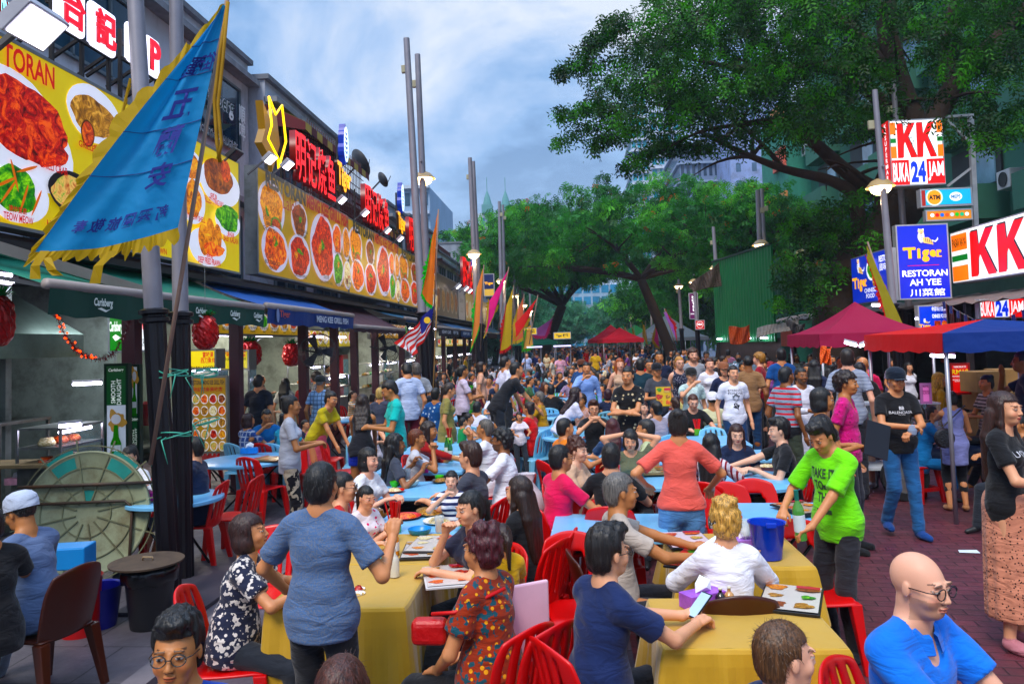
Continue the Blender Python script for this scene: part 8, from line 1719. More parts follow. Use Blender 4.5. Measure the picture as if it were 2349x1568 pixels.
w=who(1944,822,10.4,20,1.88,'tall man in striped grey t-shirt seen from behind',top='98a0b0',tp='hs',t2='8890a4',skin='w',hc='1c1410',bot='20222a')
w=who(1980,836,11.8,30,1.80,'bald man in pink shirt',hair='none',skin='t',top='d83c5c',bot='24242c')
w=who(1972,850,11.0,10,1.72,'man in black t-shirt and white trainers seen from behind',top='141416',skin='w',bot='14141a',ln=.6,shoes=True,shoe='d0d0d4',walk=.5)
w=who(1716,833,13.0,6,1.78,'man in tan t-shirt and jeans walking away',top='8c6c50',skin='b',bot='1c3c64',hair='buzz',walk=.5,shoes=True)
w=who(2182,915,9.6,12,1.50,'woman in lilac sleeveless top and black trousers with shoulder bag seen from behind',f=True,hair='bun',hc=DK_,skin='m',top='7c80b0',sleeve=0,hem=-.28,bot='121216',ln=.85,fat=1.1,ra='hold',la='reach',shoes=True,shoe='a87858');LIL=w
w=who(2135,935,10.2,100,1.62,'person in turquoise dress on the red stool',sit=True,f=True,hair='bun',hc=DK_,top='1c70a8',hem=-.16,bot='1c70a8',seat=.42,legs=(.1,.3),lean=18);q=w[0].location;inst('stool_r',lambda:stool_proto('b00c10'),(q.x,q.y,0),.3,'red plastic stool under the turquoise dress','stool','plastic stools')
q=LIL[0].location;inst('stool_g',lambda:stool_proto('0c6a40'),(q.x+.62,q.y+.1,0),.2,'green plastic stool beside the lilac top','stool','plastic stools');inst('stool_r',None,(q.x+1.05,q.y+.1,0),.4,'red plastic stool half hidden by the dotted skirt','stool','plastic stools')
w=who(2262,884,10.6,-100,1.60,'woman in grey striped t-shirt holding a pink bag on the motorcycle',sit=True,f=True,hair='bun',hc=DK_,skin='t',top='a8a4a0',tp='hs',t2='3c3a3c',ra='hold',la='hold',seat=.75,fat=1.1)
w=who(2156,872,11.2,100,1.50,'stall woman with glasses and gold headscarf',f=True,hair='long',hc='a8882c',skin='t',top='b89420',glasses='181818',sleeve=1.8)
w=who(2345,830,9.5,-60,1.78,'man in navy t-shirt scratching his face at the picture edge',skin='b',top='141c38',ra='chin')
w=who(2330,900,8.5,-100,1.60,'child with short hair behind the long haired woman',skin='t',hair='short',top='40302c',sit=True)
w=who(1740,820,15.0,-60,1.60,'woman with curly blonde hair by the dark stalls',f=True,hair='curly',hc='8a6434',skin='w',top='8c1c30');w=who(1792,815,14.0,10,1.70,'man in blue shirt seen from behind by the stalls',top='1c4884',skin='m')
w=who(1868,842,12.5,20,1.60,'woman with long black hair in navy shirt at the stall',f=True,hair='long',hc=DK_,top='1c2440');w=who(1905,846,12.8,0,1.60,'second long haired woman at the stall counter',f=True,hair='long',hc=DK_,top='20304c')
# --- shop side
w=who(594,876,12.2,2,1.74,'man in black t-shirt seen from behind before the noodle stall',top='181a24',skin='m',fat=1.12,bot='1c1c24')
w=who(655,880,14.2,4,1.66,'woman with long straight black hair in pale grey top at the stall',f=True,hair='long',hc=DK_,top='b8b8b0',bot='3c5c80')
w=who(697,880,16.0,176,1.66,'cook in dark red shirt behind the counter',top='7c0c14',skin='t',cap='2c0c10');w=who(735,878,13.0,6,1.72,'elderly man in pale blue plaid shirt and cap seen from behind',top='8cacd0',tp='plaid',t2='4c6484',skin='t',cap='1c2020',bot='2c3040',hc='808080')
w=who(760,915,10.6,112,1.58,'waitress in yellow t-shirt and pink apron bending over the table',f=True,hair='bun',hc=DK_,skin='m',top='b8a83c',bot='c86478',skirt=.5,lean=34,ra='low',la='low',hp=12)
w=who(832,925,9.6,-8,1.64,'woman in black sleeveless top and royal blue shorts leaning over the table',f=True,hair='wavy',hc='201410',skin='t',top='181820',sleeve=0,bot='1430a8',ln=.2,lean=24,ra='low',la='low')
w=who(893,895,9.3,-112,1.74,'standing man in turquoise polo shirt looking down',skin='t',top='3cb8b0',coll=True,ra='hold',la='hold',hp=24,bot='141828',fat=1.1)
w=who(848,935,11.0,170,1.60,'woman in white vest facing the bending waitress',f=True,hair='bun',hc=DK_,sit=True,top='e0d8e0',sleeve=0,skin='l');w=who(872,905,12.5,0,1.66,'young man with bleached hair top seen from behind',hair='spike',hc='a8905c',top='3c4050')
w=who(570,965,None,30,1.60,'person in blue plaid shirt on a pale blue chair','b',hair='bob',hc='2c1410',top='2c4884',tp='plaid',t2='a8b0c4',f=True);w=who(612,956,None,150,1.72,'man in bright blue t-shirt drinking through a straw','b',hair='buzz',hc='141010',skin='t',top='1070b0',ra='mouth',hp=14)
w=who(655,950,10.8,20,1.6,'person in turquoise top behind the grey shirt woman','b',sit=True,top='1898b8',hair='bun',f=True);w=who(700,925,11.6,110,1.2,'boy in navy t-shirt eating at the round table','b',sit=True,top='16203c')
w=who(1062,852,11.8,62,1.64,'waitress in pale t-shirt with crossed purple apron straps',f=True,hair='pony',hc=DK_,skin='t',top='c8bcd0',bot='141418',ra='hold',la='hold')
w=who(1032,895,11.2,75,1.60,'young woman in olive shirt dress looking down',f=True,hair='pony',hc='20140c',skin='m',top='888050',hem=-.35,hp=20)
w=who(932,850,12.6,-30,1.72,'young man in pale blue shirt looking down at the stall',top='b8c4e0',skin='m',hp=24,coll=True,bot='5c1424');w=who(955,848,13.4,-20,1.68,'grey haired man in grey shirt partly behind the lamp post',top='8c9098',hc='4c4844',skin='t')
w=who(1000,905,11.4,15,1.70,'man in blue print t-shirt and maroon shorts beside the lamp post',top='184880',tp='motif',t2='a8b8c8',bot='5c1428',ln=.62,skin='t');w=who(985,925,None,178,1.68,'man in cap behind the lamp post at a low table','b',cap='181820',skin='t',top='14161c')
w=who(1096,935,None,20,1.55,'youth in white t-shirt seen from behind on a pale blue chair','b',top='dcdcf0',skin='t');w=who(1062,935,11.0,60,1.05,'small boy in green vest on a striped chair',sit=True,top='0c8a50',sleeve=0,seat=.55);w=who(1075,915,11.6,80,1.3,'boy in white singlet beside the green vest boy',sit=True,top='e4e4f0',sleeve=0)
w=who(1132,905,None,150,1.6,'woman in navy baseball cap and white t-shirt','b',f=True,hair='long',hc='1c1410',cap='14203c',top='e0e0ee',skin='m');w=who(1180,850,None,176,1.72,'man in black t-shirt sipping a white can','b',top='141418',skin='b',ra='mouth',fat=1.1)
w=who(1212,938,None,-60,1.62,'woman in red dotted blouse with red flower in her hair','b',f=True,hair='bun',hc='1c0c0a',skin='t',top='c01020',tp='dots',t2='e04050',fat=1.12,bot='5c0c1c');w=who(1236,912,None,-80,1.70,'elderly man in mustard shirt seen from the side','b',hc='585450',skin='t',top='b88c28',coll=True)
w=who(1190,925,11.4,165,1.0,'toddler with fringe in white top',sit=True,f=True,hair='bob',hc='1c100c',top='e0d8e0',seat=.6);w=who(1265,895,None,10,1.72,'man in black t-shirt seen from behind near a pushchair','b',top='101014')
w=who(1160,830,15.0,60,1.66,'man in white t-shirt with backpack strap bending',top='dcdcf0',hair='short');w=who(1185,838,13.0,70,1.70,'man in black t-shirt reaching far over a table',top='15151a',lean=40,ra='reach',la='low')
w=who(1105,842,14.5,80,1.60,'woman with bob in peach top and dark red trousers',f=True,hair='bob',hc='1c100c',top='d8a890',bot='5c1828');w=who(1345,845,14.5,175,1.72,'man in open pale blue shirt eating',top='8ca8e0',ra='mouth',sleeve=1.8,lean=8)
w=who(1285,862,None,160,1.72,'man in navy t-shirt wiping his mouth with his hand','b',top='14203c',ra='mouth',skin='t');w=who(1405,870,None,40,1.60,'woman with long brown hair in black seen from the side','b',f=True,hair='long',hc='4c2414',top='141418');w=who(1378,893,None,160,1.72,'heavy man in green t-shirt bent over his plate','b',top='2c6c48',fat=1.15)
w=who(1395,905,None,4,1.60,'woman in navy t-shirt seen from behind beside the green shirt','b',f=True,hair='bob',hc='2c1018',top='16203c');w=who(1335,838,17,40,1.7,'man in dark blue shirt and brown cap in the lit middle of the street',top='143c6c',cap='5c3424',fat=1.2,lean=15)
# --- the rest of the crowd: many diners and walkers receding down the street
TOPS=[('e4e4ee','white'),('14161c','black'),('1c2a50','navy'),('8a9098','grey'),('b81c2c','red'),('2c6c9c','blue'),('d8c8a8','cream'),('3c5c3c','green'),('d86c94','pink'),('c8a030','yellow'),('6c3c78','purple'),('b87048','rust'),('58a8b0','teal'),('a8b8dc','pale blue')]
HR=[('short',DK_,'short black hair',False),('short','20140e','short brown hair',False),('long',DK_,'long black hair',True),('bob','1c100c','a dark bob',True),('pony','180e0a','a ponytail',True),('buzz','14100e','cropped hair',False),('bun','1c120c','a hair bun',True),('curly','1c1410','curly hair',False),('long','3a1c10','long brown hair',True)]
LIB={}
def libperson(kind,hi,ti,sit,armi,q):
    """a few shared bodies; each copy gets its own clothes colours"""
    k=(kind,hi,sit,armi,q)
    if k not in LIB:
        st,hc,_,f=HR[hi];arms=(('table','table'),('mouth','table'),('hold','hold'))[armi]if sit else(('walk','back'),('down','hold'),('phone','down'))[armi]
        o,P,sh=person(0,0,None,0,1.60 if f else 1.72,'x y z w',sit=sit,f=f,hair=st,hc=hc,top='888888',ra=arms[0],la=arms[1],q=q,skin=('m','t','l')[(hi+armi)%3],walk=0 if sit else.5,xy=(0,-40),lean=4 if sit else 0)
        KIDS[o.name]=[c for c in SC.objects if c.parent==o];LIB[k]=[o,False]
    e=LIB[k];o=copy_tree(e[0])if e[1]else e[0];e[1]=True;return o
BOTS=['1c2430','2c4464','14141a','5c5448','3c3c44','24344c']
def ctop(o,c,bc):
    for ch in(KIDS.get(o.name)or[x for x in SC.objects if x.parent==o]):
        if ch.name.startswith('shirt')or ch.name.startswith('dress'):ch.material_slots[0].link='OBJECT';ch.material_slots[0].material=cloth(c)
        elif ch.name.startswith('trousers'):ch.material_slots[0].link='OBJECT';ch.material_slots[0].material=cloth(bc)
USED={}
def nlab(base):USED[base]=USED.get(base,0)+1;return base
def extra(x,y,yaw,sit,rs,zone,q=3,ht=1.0,ch=None):
    hi=rs.choice([0,0,1,2,2,3,4,5,6,7,8]);ti=rs.choice([0,0,1,1,1,2,2,3,4,5,6,7,8,9,10,11,12,13]);arm=rs.randrange(3)
    o=libperson('p',hi,ti,sit,arm,q);kids=None
    o.location=(x,y,0);o.rotation_euler=(0,0,-R(yaw));o.scale=(ht,)*3
    for ch_ in NEWK(o):
        if ch_.name.startswith('shirt'):ch_.material_slots[0].link='OBJECT';ch_.material_slots[0].material=cloth(TOPS[ti][0],*rs.choice([(),(),(),('heather','b0b0b8'),('hs','d0d0d8')]))
        elif ch_.name.startswith('trousers'):ch_.material_slots[0].link='OBJECT';ch_.material_slots[0].material=cloth(rs.choice(BOTS))
    face=('facing the camera' if 120<abs(((yaw+180)%360)-180)else 'seen from behind' if abs(((yaw+180)%360)-180)<60 else 'turned to the shops' if((yaw+180)%360)-180<0 else 'turned to the restaurants')
    lab='%s with %s, %s top, %s, %s'%('diner' if sit else 'walker',HR[hi][2],TOPS[ti][1],face,zone);n=USED.get(lab,0);USED[lab]=n+1
    tag(o,lab,'person','far crowd: '+lab if True else None)
    if ch:chair(ch,x,y,yaw,'%s plastic chair under a diner in %s top, %s'%(CH[ch][2],TOPS[ti][1],zone),group='far chairs')
    return o
CH_OF={}
def NEWK(o):return CH_OF.get(o.name)or KIDS.get(o.name)or[]
_ct=copy_tree
def copy_tree(o,parent=None):
    c=o.copy();COL.objects.link(c)
    if parent:c.parent=parent;CH_OF.setdefault(parent.name,[]).append(c)
    for ch in(KIDS.get(o.name)or CH_OF.get(o.name)or[]):copy_tree(ch,c)
    return c
rs=random.Random(99)
OCC=[(o.location.x,o.location.y)for o,P,s_ in PEOPLE]
def free(x,y,r):return all((x-a)**2+(y-b_)**2>r*r for a,b_ in OCC)
def zone_of(y):return 'by the nearer tables' if y<15 else 'mid street' if y<22 else 'far down the tables' if y<32 else 'deep in the crowd' if y<45 else 'at the crowd end'
# tables with diners, rows going back
for k,y in enumerate((12.6,14.6,16.6,18.8,21,23.4,26,29,32.5,36.5,41)):
    for j,x in enumerate((-4.0,-2.1,-.1,1.5)):
        if y<14 and j in(1,):continue
        xx=x+rs.uniform(-.25,.25);yy=y+rs.uniform(-.3,.3)
        if j==0 and y<15:continue
        table('round',xx,yy,0,'round pale blue table %s, %s'%(('beside the shop columns','beside the shop side lamp posts','in the tables\' middle file','at the walkway edge')[j],zone_of(yy)),.5,.5)
        m=4 if y<30 else 3
        for s_ in range(m):
            a=s_*360/m+rs.uniform(-20,20)+20;px_,py_=xx+.82*math.sin(R(a)),yy+.82*math.cos(R(a))
            if not free(px_,py_,.5):continue
            OCC.append((px_,py_));extra(px_,py_,a+180+rs.uniform(-15,15),True,rs,zone_of(py_),3,rs.uniform(.92,1.04),rs.choice('bbrr')if y<30 else None)
# walkers in the lane
for _ in range(120):
    y=13.5+rs.random()**1.25*44;x=rs.uniform(1.9,5.2)if y<26 else rs.uniform(-2.5,5.5)
    if rs.random()<.18:x=rs.uniform(5,7.2);y=rs.uniform(14,26)
    if not free(x,y,.48):continue
    OCC.append((x,y));extra(x,y,rs.choice([0,180,175,10,-170,165,90,-90])+rs.uniform(-15,15),False,rs,zone_of(y),3,rs.uniform(.93,1.05))
for _ in range(16):
    y=rs.uniform(13,38);x=rs.uniform(-5.6,-4.6)if rs.random()<.5 else rs.uniform(-7.5,-6.5)
    if free(x,y,.5):OCC.append((x,y));extra(x,y,rs.choice([-90,90,80]),False,rs,'at the lit stalls',3)
# the far, uncountable end of the crowd
def crowd_mass():
    rg=random.Random(6);mb=MB();cs=['14161c','1c2a50','d8d8e4','8a3038','6c7078','3c6c8c','c8b090','2c2420'];hm=8
    for i in range(330):
        x,y=rg.uniform(-4.5,8),rg.uniform(58,92);h=rg.uniform(1.52,1.8);mb.cur=rg.randrange(8);mb.lathe([(0,h-.28),(.12,h-.30),(.22,h-.38),(.24,h-.6),(.19,h-.95),(.16,0)],7,c=(x,y,0),sy=.6)
        mb.cur=8;mb.lathe([(.06,h-.30),(.09,h-.18),(.085,h-.1)],7,c=(x,y,0));mb.cur=9;mb.lathe([(.10,h-.13),(.10,h-.06),(.05,h),(0,h)],7,c=(x,y,0))
    o=mb.build('crowd',[cloth(c)for c in cs]+[mat('b88060',var=0),mat('0e0b0a',var=0)],smooth=True);tag(o,'dense mass of people at the far end of the street','crowd',None,'stuff')
crowd_mass()

M_=BLO[1].Mh.to_4x4();M_.translation=BLO[1].head;mb=MB();mb.lathe([(.090,-.035),(.094,-.015),(.093,.012),(.088,.03)],24,M=M_@Matrix.Rotation(R(-14),4,'X'),sx=.92,sy=1.12);mb.build('headband',cloth('101014','floral','d0d0d0'),BLO[0],smooth=True,solid=.003)
ptxt(POLO,'♛',.045,.045,'b89040',-.02,.01)
# ================================================================ empty chairs, table things, other things
def ech(k,px,py,yaw,label,h=.86):p=G(px,py,h);chair(k,p.x,p.y,yaw,label)
ech('r',600,1228,180,'red slatted chair facing the camera behind the floral blouse woman');ech('r',628,1010,20,'red chair just behind the round table by the grey shirt woman');ech('r',602,1040,20,'red slatted chair nearest the grey shirt woman');ech('r',730,1015,150,'red slatted chair beyond the grey shirt woman');ech('r',785,1012,60,'red chair turned to the pale blue chair');ech('b',822,1000,170,'pale blue slatted chair beside the blue shorts')
ech('r',533,1090,-90,'red slatted chair behind the grey shorts man');ech('r',462,998,180,'red chair below the standing menu board');ech('b',562,1012,180,'pale blue chair at the round table by the menu board');ech('r',750,990,90,'red slatted chair beyond the round table')
ech('ra',1685,1120,175,'red chair with open arch back under the coral shirt woman\'s hand');ech('ra',1745,1112,178,'red chair with open arch back beside the black polo man');ech('ra',1862,1215,175,'red arch backed chair between the ice bucket and the green shirt');ech('ra',1325,1245,170,'red arch backed chair behind the grey haired man');ech('ra',1362,1135,175,'red arch backed chair before the black t-shirt back');ech('ra',1400,1160,175,'second red arch backed chair before the black t-shirt back');ech('r',1600,1180,-70,'red chair turned sideways beside the denim shorts')
ech('r',1222,1210,-80,'red slatted chair with empty seat beside the black t-shirt woman');ech('r',1180,1395,-50,'red chair stacked into the one of the curly haired woman');ech('r',1240,1110,60,'red slatted chair behind the magenta t-shirt');ech('r',1955,1485,120,'red chair beside the bright blue polo man')
ech('b',1228,985,-120,'pale blue slatted chair behind the red blouse woman');ech('b',1240,975,-120,'second pale blue chair stacked behind the red blouse woman');ech('b',1045,985,170,'pale blue chair before the auburn haired woman');ech('b',660,985,170,'pale blue stacked chair behind the waitress');ech('k',1250,885,170,'dark blue chair among the far tables');ech('b',1645,985,175,'pale blue chair behind the cream t-shirt');ech('ra',1752,880,0,'red chair in the row by the dark stalls');ech('r',1757,890,90,'second red chair in the row by the dark stalls');ech('r',1745,868,90,'third red chair in the row by the dark stalls')
# brown chair of the man in the cap
c=CAPM[0].location;chair('br',c.x+.03,c.y,-78,'dark brown plastic chair under the grey capped man');c=POLO[0].location;chair('r',c.x,c.y,128,'red plastic chair under the bright blue polo man')
def at(tb,dx,dy):return tb[0]+dx,tb[1]+dy
def P3(px,py,z=.77):w=G(px,py,z);return w.x,w.y
PL=[(872,1218,None,'c41018','empty red plate on the used table',.10),(930,1182,'prawn','c41018','red plate with shells beside the chopsticks',.13),(985,1172,'fish','8a7050','long fish platter with bones',.18),(1010,1192,'rice','e8e4dc','pale platter with leftovers',.14),(1075,1178,'prawn','c41018','red plate by the ponytail woman',.09),(1075,1200,None,'58c020','bright green plate with chopsticks',.08),
      (905,1123,'rice','c41018','red plate with scraps before the white blouse woman',.10),(1010,1100,'fish','2c2420','black hot plate of fish',.14),(985,1050,'crab','c41018','red plate of crab by the tissue box',.12),(1040,1048,'rice','e8d0c0','pale foam box lid with rice',.12),(1010,1035,'veg','58c020','green plate of vegetables',.10),(1095,1030,None,'58c020','green plate before the bearded man',.11),
      (1760,1068,'rice','e8c8b8','open foam box on the round table',.11),(822,1350,'crab','e4e0e0','small white saucer of chillies on the yellow cloth',.04),(812,1362,None,'e4e0e0','small empty white saucer at the yellow cloth edge',.045),(820,1360,None,'e4e0e0','second small empty white saucer at the yellow cloth edge',.045),(1700,1240,'fish','e8e8ec','white plate beside the blonde updo woman',.09),(1345,1003,'soup','e8e8ec','white plate before the eating man with round glasses',.09)]
for px,py,k,c,lb,r_ in PL:x,y=P3(px,py);plate(x,y,k,c,lb,r_,oval=.6 if 'fish' in lb else 1)
for px,py,c,lb,r_ in((963,1222,'1c88c8','blue plastic bowl on the used table',.085),(945,1110,'e0dcd0','white bowl of soup between the little girls',.07),(905,1112,'58c020','green bowl beside the white soup bowl',.045),(1008,1098,'58c020','green bowl behind the white soup bowl',.045),(760,955,'3ca040','green bowl on the waitress table',.05),(690,958,'3ca040','second green bowl on the far round table',.05)):x,y=P3(px,py);bowl(x,y,c,lb,r_)
for px,py,lq,lb in((935,1090,'7c200c','glass of red brown tea by the soup bowl'),(1045,1110,'5c1410','tall glass of dark drink by the striped girl'),(1008,1205,'c88c30','small glass of pale tea on the used table'),(1482,1065,'181010','glass of dark cola on the pale blue table'),(1170,992,'8c2810','brown tea mug beside the red blouse woman'),(1572,985,'b8c088','glass of lime juice by the red chopsticks')):x,y=P3(px,py,.80);cup(x,y,'ffffff',lb,lq)
for px,py,rz,c,lb in((572,1035,.2,'3c8cd8','blue tissue box on the round table'),(960,1078,.1,'c83c98','pink and white tissue box on the pale blue table'),(345,1140,.2,'b83c90','pink tissue box behind the near lamp posts'),(1612,1378,.5,'9c5cc0','purple tissue box beside the black phone'),(1712,1252,.1,'a878c8','lilac tissue box in front of the ice bucket'),(40,1105,.1,'d8a0b0','pink tissue box at the picture edge table')):x,y=P3(px,py,.79);tissue(x,y,rz,c,lb,.766)
for px,py,cb,cs,lb in((905,1205,'58b020','b80c10','green basket with a fan of red chopsticks'),(1600,990,'60a030','e01010','green basket with red chopsticks behind the coral shirt woman'),(322,1120,'b80c10','c80c10','red chopsticks before the white v-neck woman'),(1030,1010,'60a030','a80c14','red chopstick box by the beer bottle'),(1480,880,'b80c10','60c020','lime green chopsticks by the folded arms man'),(1540,935,'b80c10','60c020','lime green straws in a red cup')):x,y=P3(px,py,.80);holder(x,y,cb,cs,lb)
rs=random.Random(8)
for i in range(16):x,y=rs.uniform(-4,1.6),rs.uniform(12.4,24);holder(x,y,'b80c10','58c020','lime green chopsticks standing among the far diners')
for px,py,rz,lb,c,pc in((975,1262,.1,'stack of picture menus on the farther yellow cloth, lower one','241c18','c0b8b0'),(1030,1322,.25,'pile of glossy menus beside the curly haired woman','d8d4d4','c8c0bc'),(1575,1240,.1,'thick picture menu by the white phone','141418','d8c8cc'),(1600,1285,-.45,'open menu with red page before the blonde updo woman','141416','b81828'),(1815,1375,-.35,'open menu on the front yellow cloth','141416','c8c0b8'),(620,1052,1.2,'folded menu on the round table','8a6c48','c8a880'),(1840,1165,.4,'menu on the pale blue table before the green shirt','1c1814','a89484'),(1500,1080,.1,'open menu on the table before the black t-shirt back','8c7450','b8a888')):
    x,y=P3(px,py,.775);menu(x,y,rz,lb,c,pc)
x,y=P3(985,1250,.79);menu(x+.02,y,-.06,'stack of picture menus on the farther yellow cloth, topmost one','241c18','c0b8b0',z=.786)
# bottles and jars on the yellow cloths
x,y=P3(905,1262,.80);bottle(x,y,'d88c20','round orange capped sauce bottle on the farther yellow cloth',.768,.19,.032,'e87010','e8e0d8',1)
x,y=P3(905,1310,.80);bottle(x,y,'d8d4c8','cloudy white squeeze bottle on the near yellow cloth',.768,.17,.03,'d8d8d8',None,.9)
for px,py,c,lb in((890,1262,'3c8c30','green lidded jar beside the orange capped bottle'),(1653,1375,'1c0c08','dark soy sauce jar on the front yellow cloth'),(1673,1372,'c89868','pepper jar beside the soy sauce')):x,y=P3(px,py,.81);bottle(x,y,c,lb,.768,.10,.026,'d8d0b8',None,.95)
for px,py,lb in((1025,1040,'green beer bottle on the pale blue table'),(1033,1048,'second beer bottle, half full'),(1182,938,'bottle of lime drink by the toddler')):x,y=P3(px,py,.80);bottle(x,y,'1c6a30' if 'beer' in lb else 'a8b850',lb,.752,.27,.031,'d0c8b0','d8e0d8')
x,y=P3(1428,1082,.80);bottle(x,y,'b8c8d8','clear water bottle beside the olive t-shirt woman',.752,.2,.028,'3c6cc0','c8d8e8',.5)
mb=MB();o=empty('soap_box','small teal plastic box beside the squeeze bottle','box',(*P3(868,1298,.79),.768));mb.box((-.035,-.03,0),(.035,.03,.085));mb.build('body',plastic('18a0a0'),o,bevel=.008)
# ice bucket, wine glass
x,y=P3(1762,1278,.77);o=empty('ice_bucket','translucent blue ice bucket with faded gold logo','bucket',(x,y,.768));mb=MB();mb.lathe([(0,.004),(.085,.004),(.11,.21),(.118,.22),(.118,.225),(.105,.22),(.082,.012),(0,.012)],32);mb.build('body',mat('0a3cb0',rough=.15,var=.1,vs=12,alpha=.88,spec=.7),o,smooth='auto')
mb=MB();mb.box((-.03,-.125,.21),(.03,-.105,.24));mb.build('handle',plastic('0a3cb0'),o,bevel=.004);mb=MB();mb.lathe([(0,.09),(.095,.085)],20);mb.build('ice',mat('a8c8e8',rough=.15,var=.3,vs=30,bump=1,bs=50),o);
me=fit_text('Tiger',.07,.035,0,.03);me.transform(frame_M((-.088,-.06,.06),(.8,-.6,0),(0,0,1)));link('logo',me,mat('c89a3c'),o)
x,y=P3(1712,1262,.77);lathe_thing('wine_glass',[(.035,0),(.035,.003),(.004,.006),(.004,.085),(.03,.10),(.042,.14),(.036,.20),(.0345,.20),(.040,.14),(.028,.103)],glassmat('e8f0f0',.4),x,y,.768,'empty wine glass beside the blonde updo woman','wine glass')
# teapot, steel pot
def teapot(px,py,c,lb,s_=1.0,steel_=False):
    x,y=P3(px,py,.80);m=steel('b8bcc0',.2)if steel_ else mat(c,rough=.3);o=empty('teapot',lb,'teapot',(x,y,.754));mb=MB();mb.lathe([(0,0),(.05*s_,.002),(.075*s_,.04*s_),(.06*s_,.085*s_),(.025*s_,.1*s_),(0,.11*s_)],24);mb.build('body',m,o,smooth='auto');mb=MB();mb.tube([(.06*s_,0,.03*s_),(.10*s_,0,.06*s_),(.12*s_,0,.10*s_)],[.016*s_,.011*s_,.007*s_],8);mb.build('spout',m,o,smooth=True);mb=MB();mb.tube([(-.06*s_,0,.08*s_),(-.11*s_,0,.07*s_),(-.10*s_,0,.02*s_),(-.065*s_,0,.02*s_)],.006*s_,6);mb.build('handle',m,o,smooth=True)
teapot(862,1180,'6c4420','brown clay teapot by the pink glasses girl');teapot(1355,985,'','shiny steel kettle on the round table',1.1,True)
# phones and things held
def held(w,i,off):return w[0].location,w[1],w[0].rotation_euler.z
def wpt(w,p):a=w[0].rotation_euler.z;q=w[0].location;return Vector((q.x+p.x*math.cos(a)-p.y*math.sin(a),q.y+p.x*math.sin(a)+p.y*math.cos(a),q.z+p.z))
def hand(w,i,off=.09):return wpt(w,hand_pos(w[0],w[1],i,off))
p=(hand(NAVY,0)+hand(NAVY,1))/2;phone(p.x,p.y,p.z+.03,R(-58),'black phone held by the navy t-shirt man',.7)
p=(hand(GREY,0)+hand(GREY,1))/2;phone(p.x,p.y,p.z+.02,R(-80),'white phone held by the grey haired man',.5,'e8e8ec','c8e0f0')
p=hand(NEON,1,.07);q=empty('wine_bottle','green wine bottle with white label held by the neon green shirt man','bottle',(p.x,p.y,p.z-.05));q.rotation_euler=(.05,-.08,0)
mb=MB();mb.lathe([(0,-.03),(.036,-.025),(.037,.16),(.03,.19),(.014,.22),(.013,.29),(0,.295)],24);mb.build('glass',mat('5c9c50',rough=.08,var=0,alpha=.8,spec=.8),q,smooth='auto');mb=MB();mb.lathe([(.0375,.03),(.0378,.14)],24);mb.build('paper_label',mat('d8e4e8',rough=.6,var=.05),q,smooth=True);mb=MB();mb.lathe([(.0145,.23),(.0150,.295),(0,.298)],14);mb.build('cap',mat('18685c',rough=.4),q,smooth='auto')
p=hand(BAGW,0,.10);o=wempty('plastic_bag','white translucent plastic bag of packets hanging from the dotted skirt woman\'s hand','bag',tuple(p));mb=MB();n=22;prof=[(.012,.0),(.035,-.06),(.085,-.12),(.125,-.19),(.135,-.27),(.115,-.33),(.05,-.36),(0,-.362)];vs=[];fs=[]
for j,(r_,z)in enumerate(prof):
    for k in range(n):a=2*math.pi*k/n;q_=1+.10*math.sin(a*5+j)+.06*math.sin(a*9-j*2);vs.append((p.x+r_*q_*math.cos(a)*.85,p.y+r_*q_*math.sin(a)*.6,p.z+z))
for j in range(len(prof)-1):
    for k in range(n):fs.append((j*n+k,j*n+(k+1)%n,(j+1)*n+(k+1)%n,(j+1)*n+k))
mb.add(vs,fs);mb.build('bag',mat('c0b8cc',rough=.25,var=.1,alpha=.62,spec=.7),o,smooth=True);mb=MB()
for k in range(3):mb.lathe([(0,-.05),(.05,-.04),(.05,.02),(0,.03)],10,c=(p.x+(k-1)*.05,p.y-.01*k,p.z-.26))
mb.build('packet',mat('3c3c54',rough=.5,var=.5,vs=30),o)
p=hand(BAGW,1,.0)+Vector((.12,.05,-.42));o=wempty('shoulder_bag','small black shoulder bag at the dotted skirt woman\'s hip','bag',tuple(p));mb=MB();mb.box((p.x-.09,p.y-.04,p.z-.1),(p.x+.09,p.y+.04,p.z+.08));mb.build('body',mat('131318',rough=.35,bump=.5,bs=60),o,bevel=.015)
c_=LIL[0].location;o=wempty('shoulder_bag','round black quilted bag hanging behind the lilac top','bag',(c_.x-.24,c_.y-.22,.92));mb=MB();mb.lathe([(0,-.04),(.10,-.035),(.12,0),(.10,.035),(0,.04)],20,M=Matrix.Translation((c_.x-.22,c_.y-.24,.90))@Matrix.Rotation(R(90),4,'X'));mb.build('body',mat('16161a',rough=.4,bump=.6,bs=50),o,smooth='auto');mb=MB();mb.tube([(c_.x-.26,c_.y-.23,1.0),(c_.x-.10,c_.y-.18,1.12),(c_.x+.10,c_.y-.10,1.26)],.008,6);mb.build('strap',mat('16161a'),o)
p=(hand(FOLD,0)+hand(FOLD,1))/2;o=empty('folder','black menu folder held by the short haired woman','folder',(p.x+.10,p.y-.12,p.z+.06));o.rotation_euler=(R(78),R(18),R(12));mb=MB();mb.box((-.12,-.16,0),(.12,.16,.012));mb.build('cover',mat('15131a',rough=.3),o,bevel=.004)
p=(hand(WAIT,0)+hand(WAIT,1))/2;menu(p.x,p.y-.08,0,'yellow menu board held by the waiter in the black cap','7c6420','c8a830',z=p.z+.02,tilt=R(75),w=.13,d=.17)
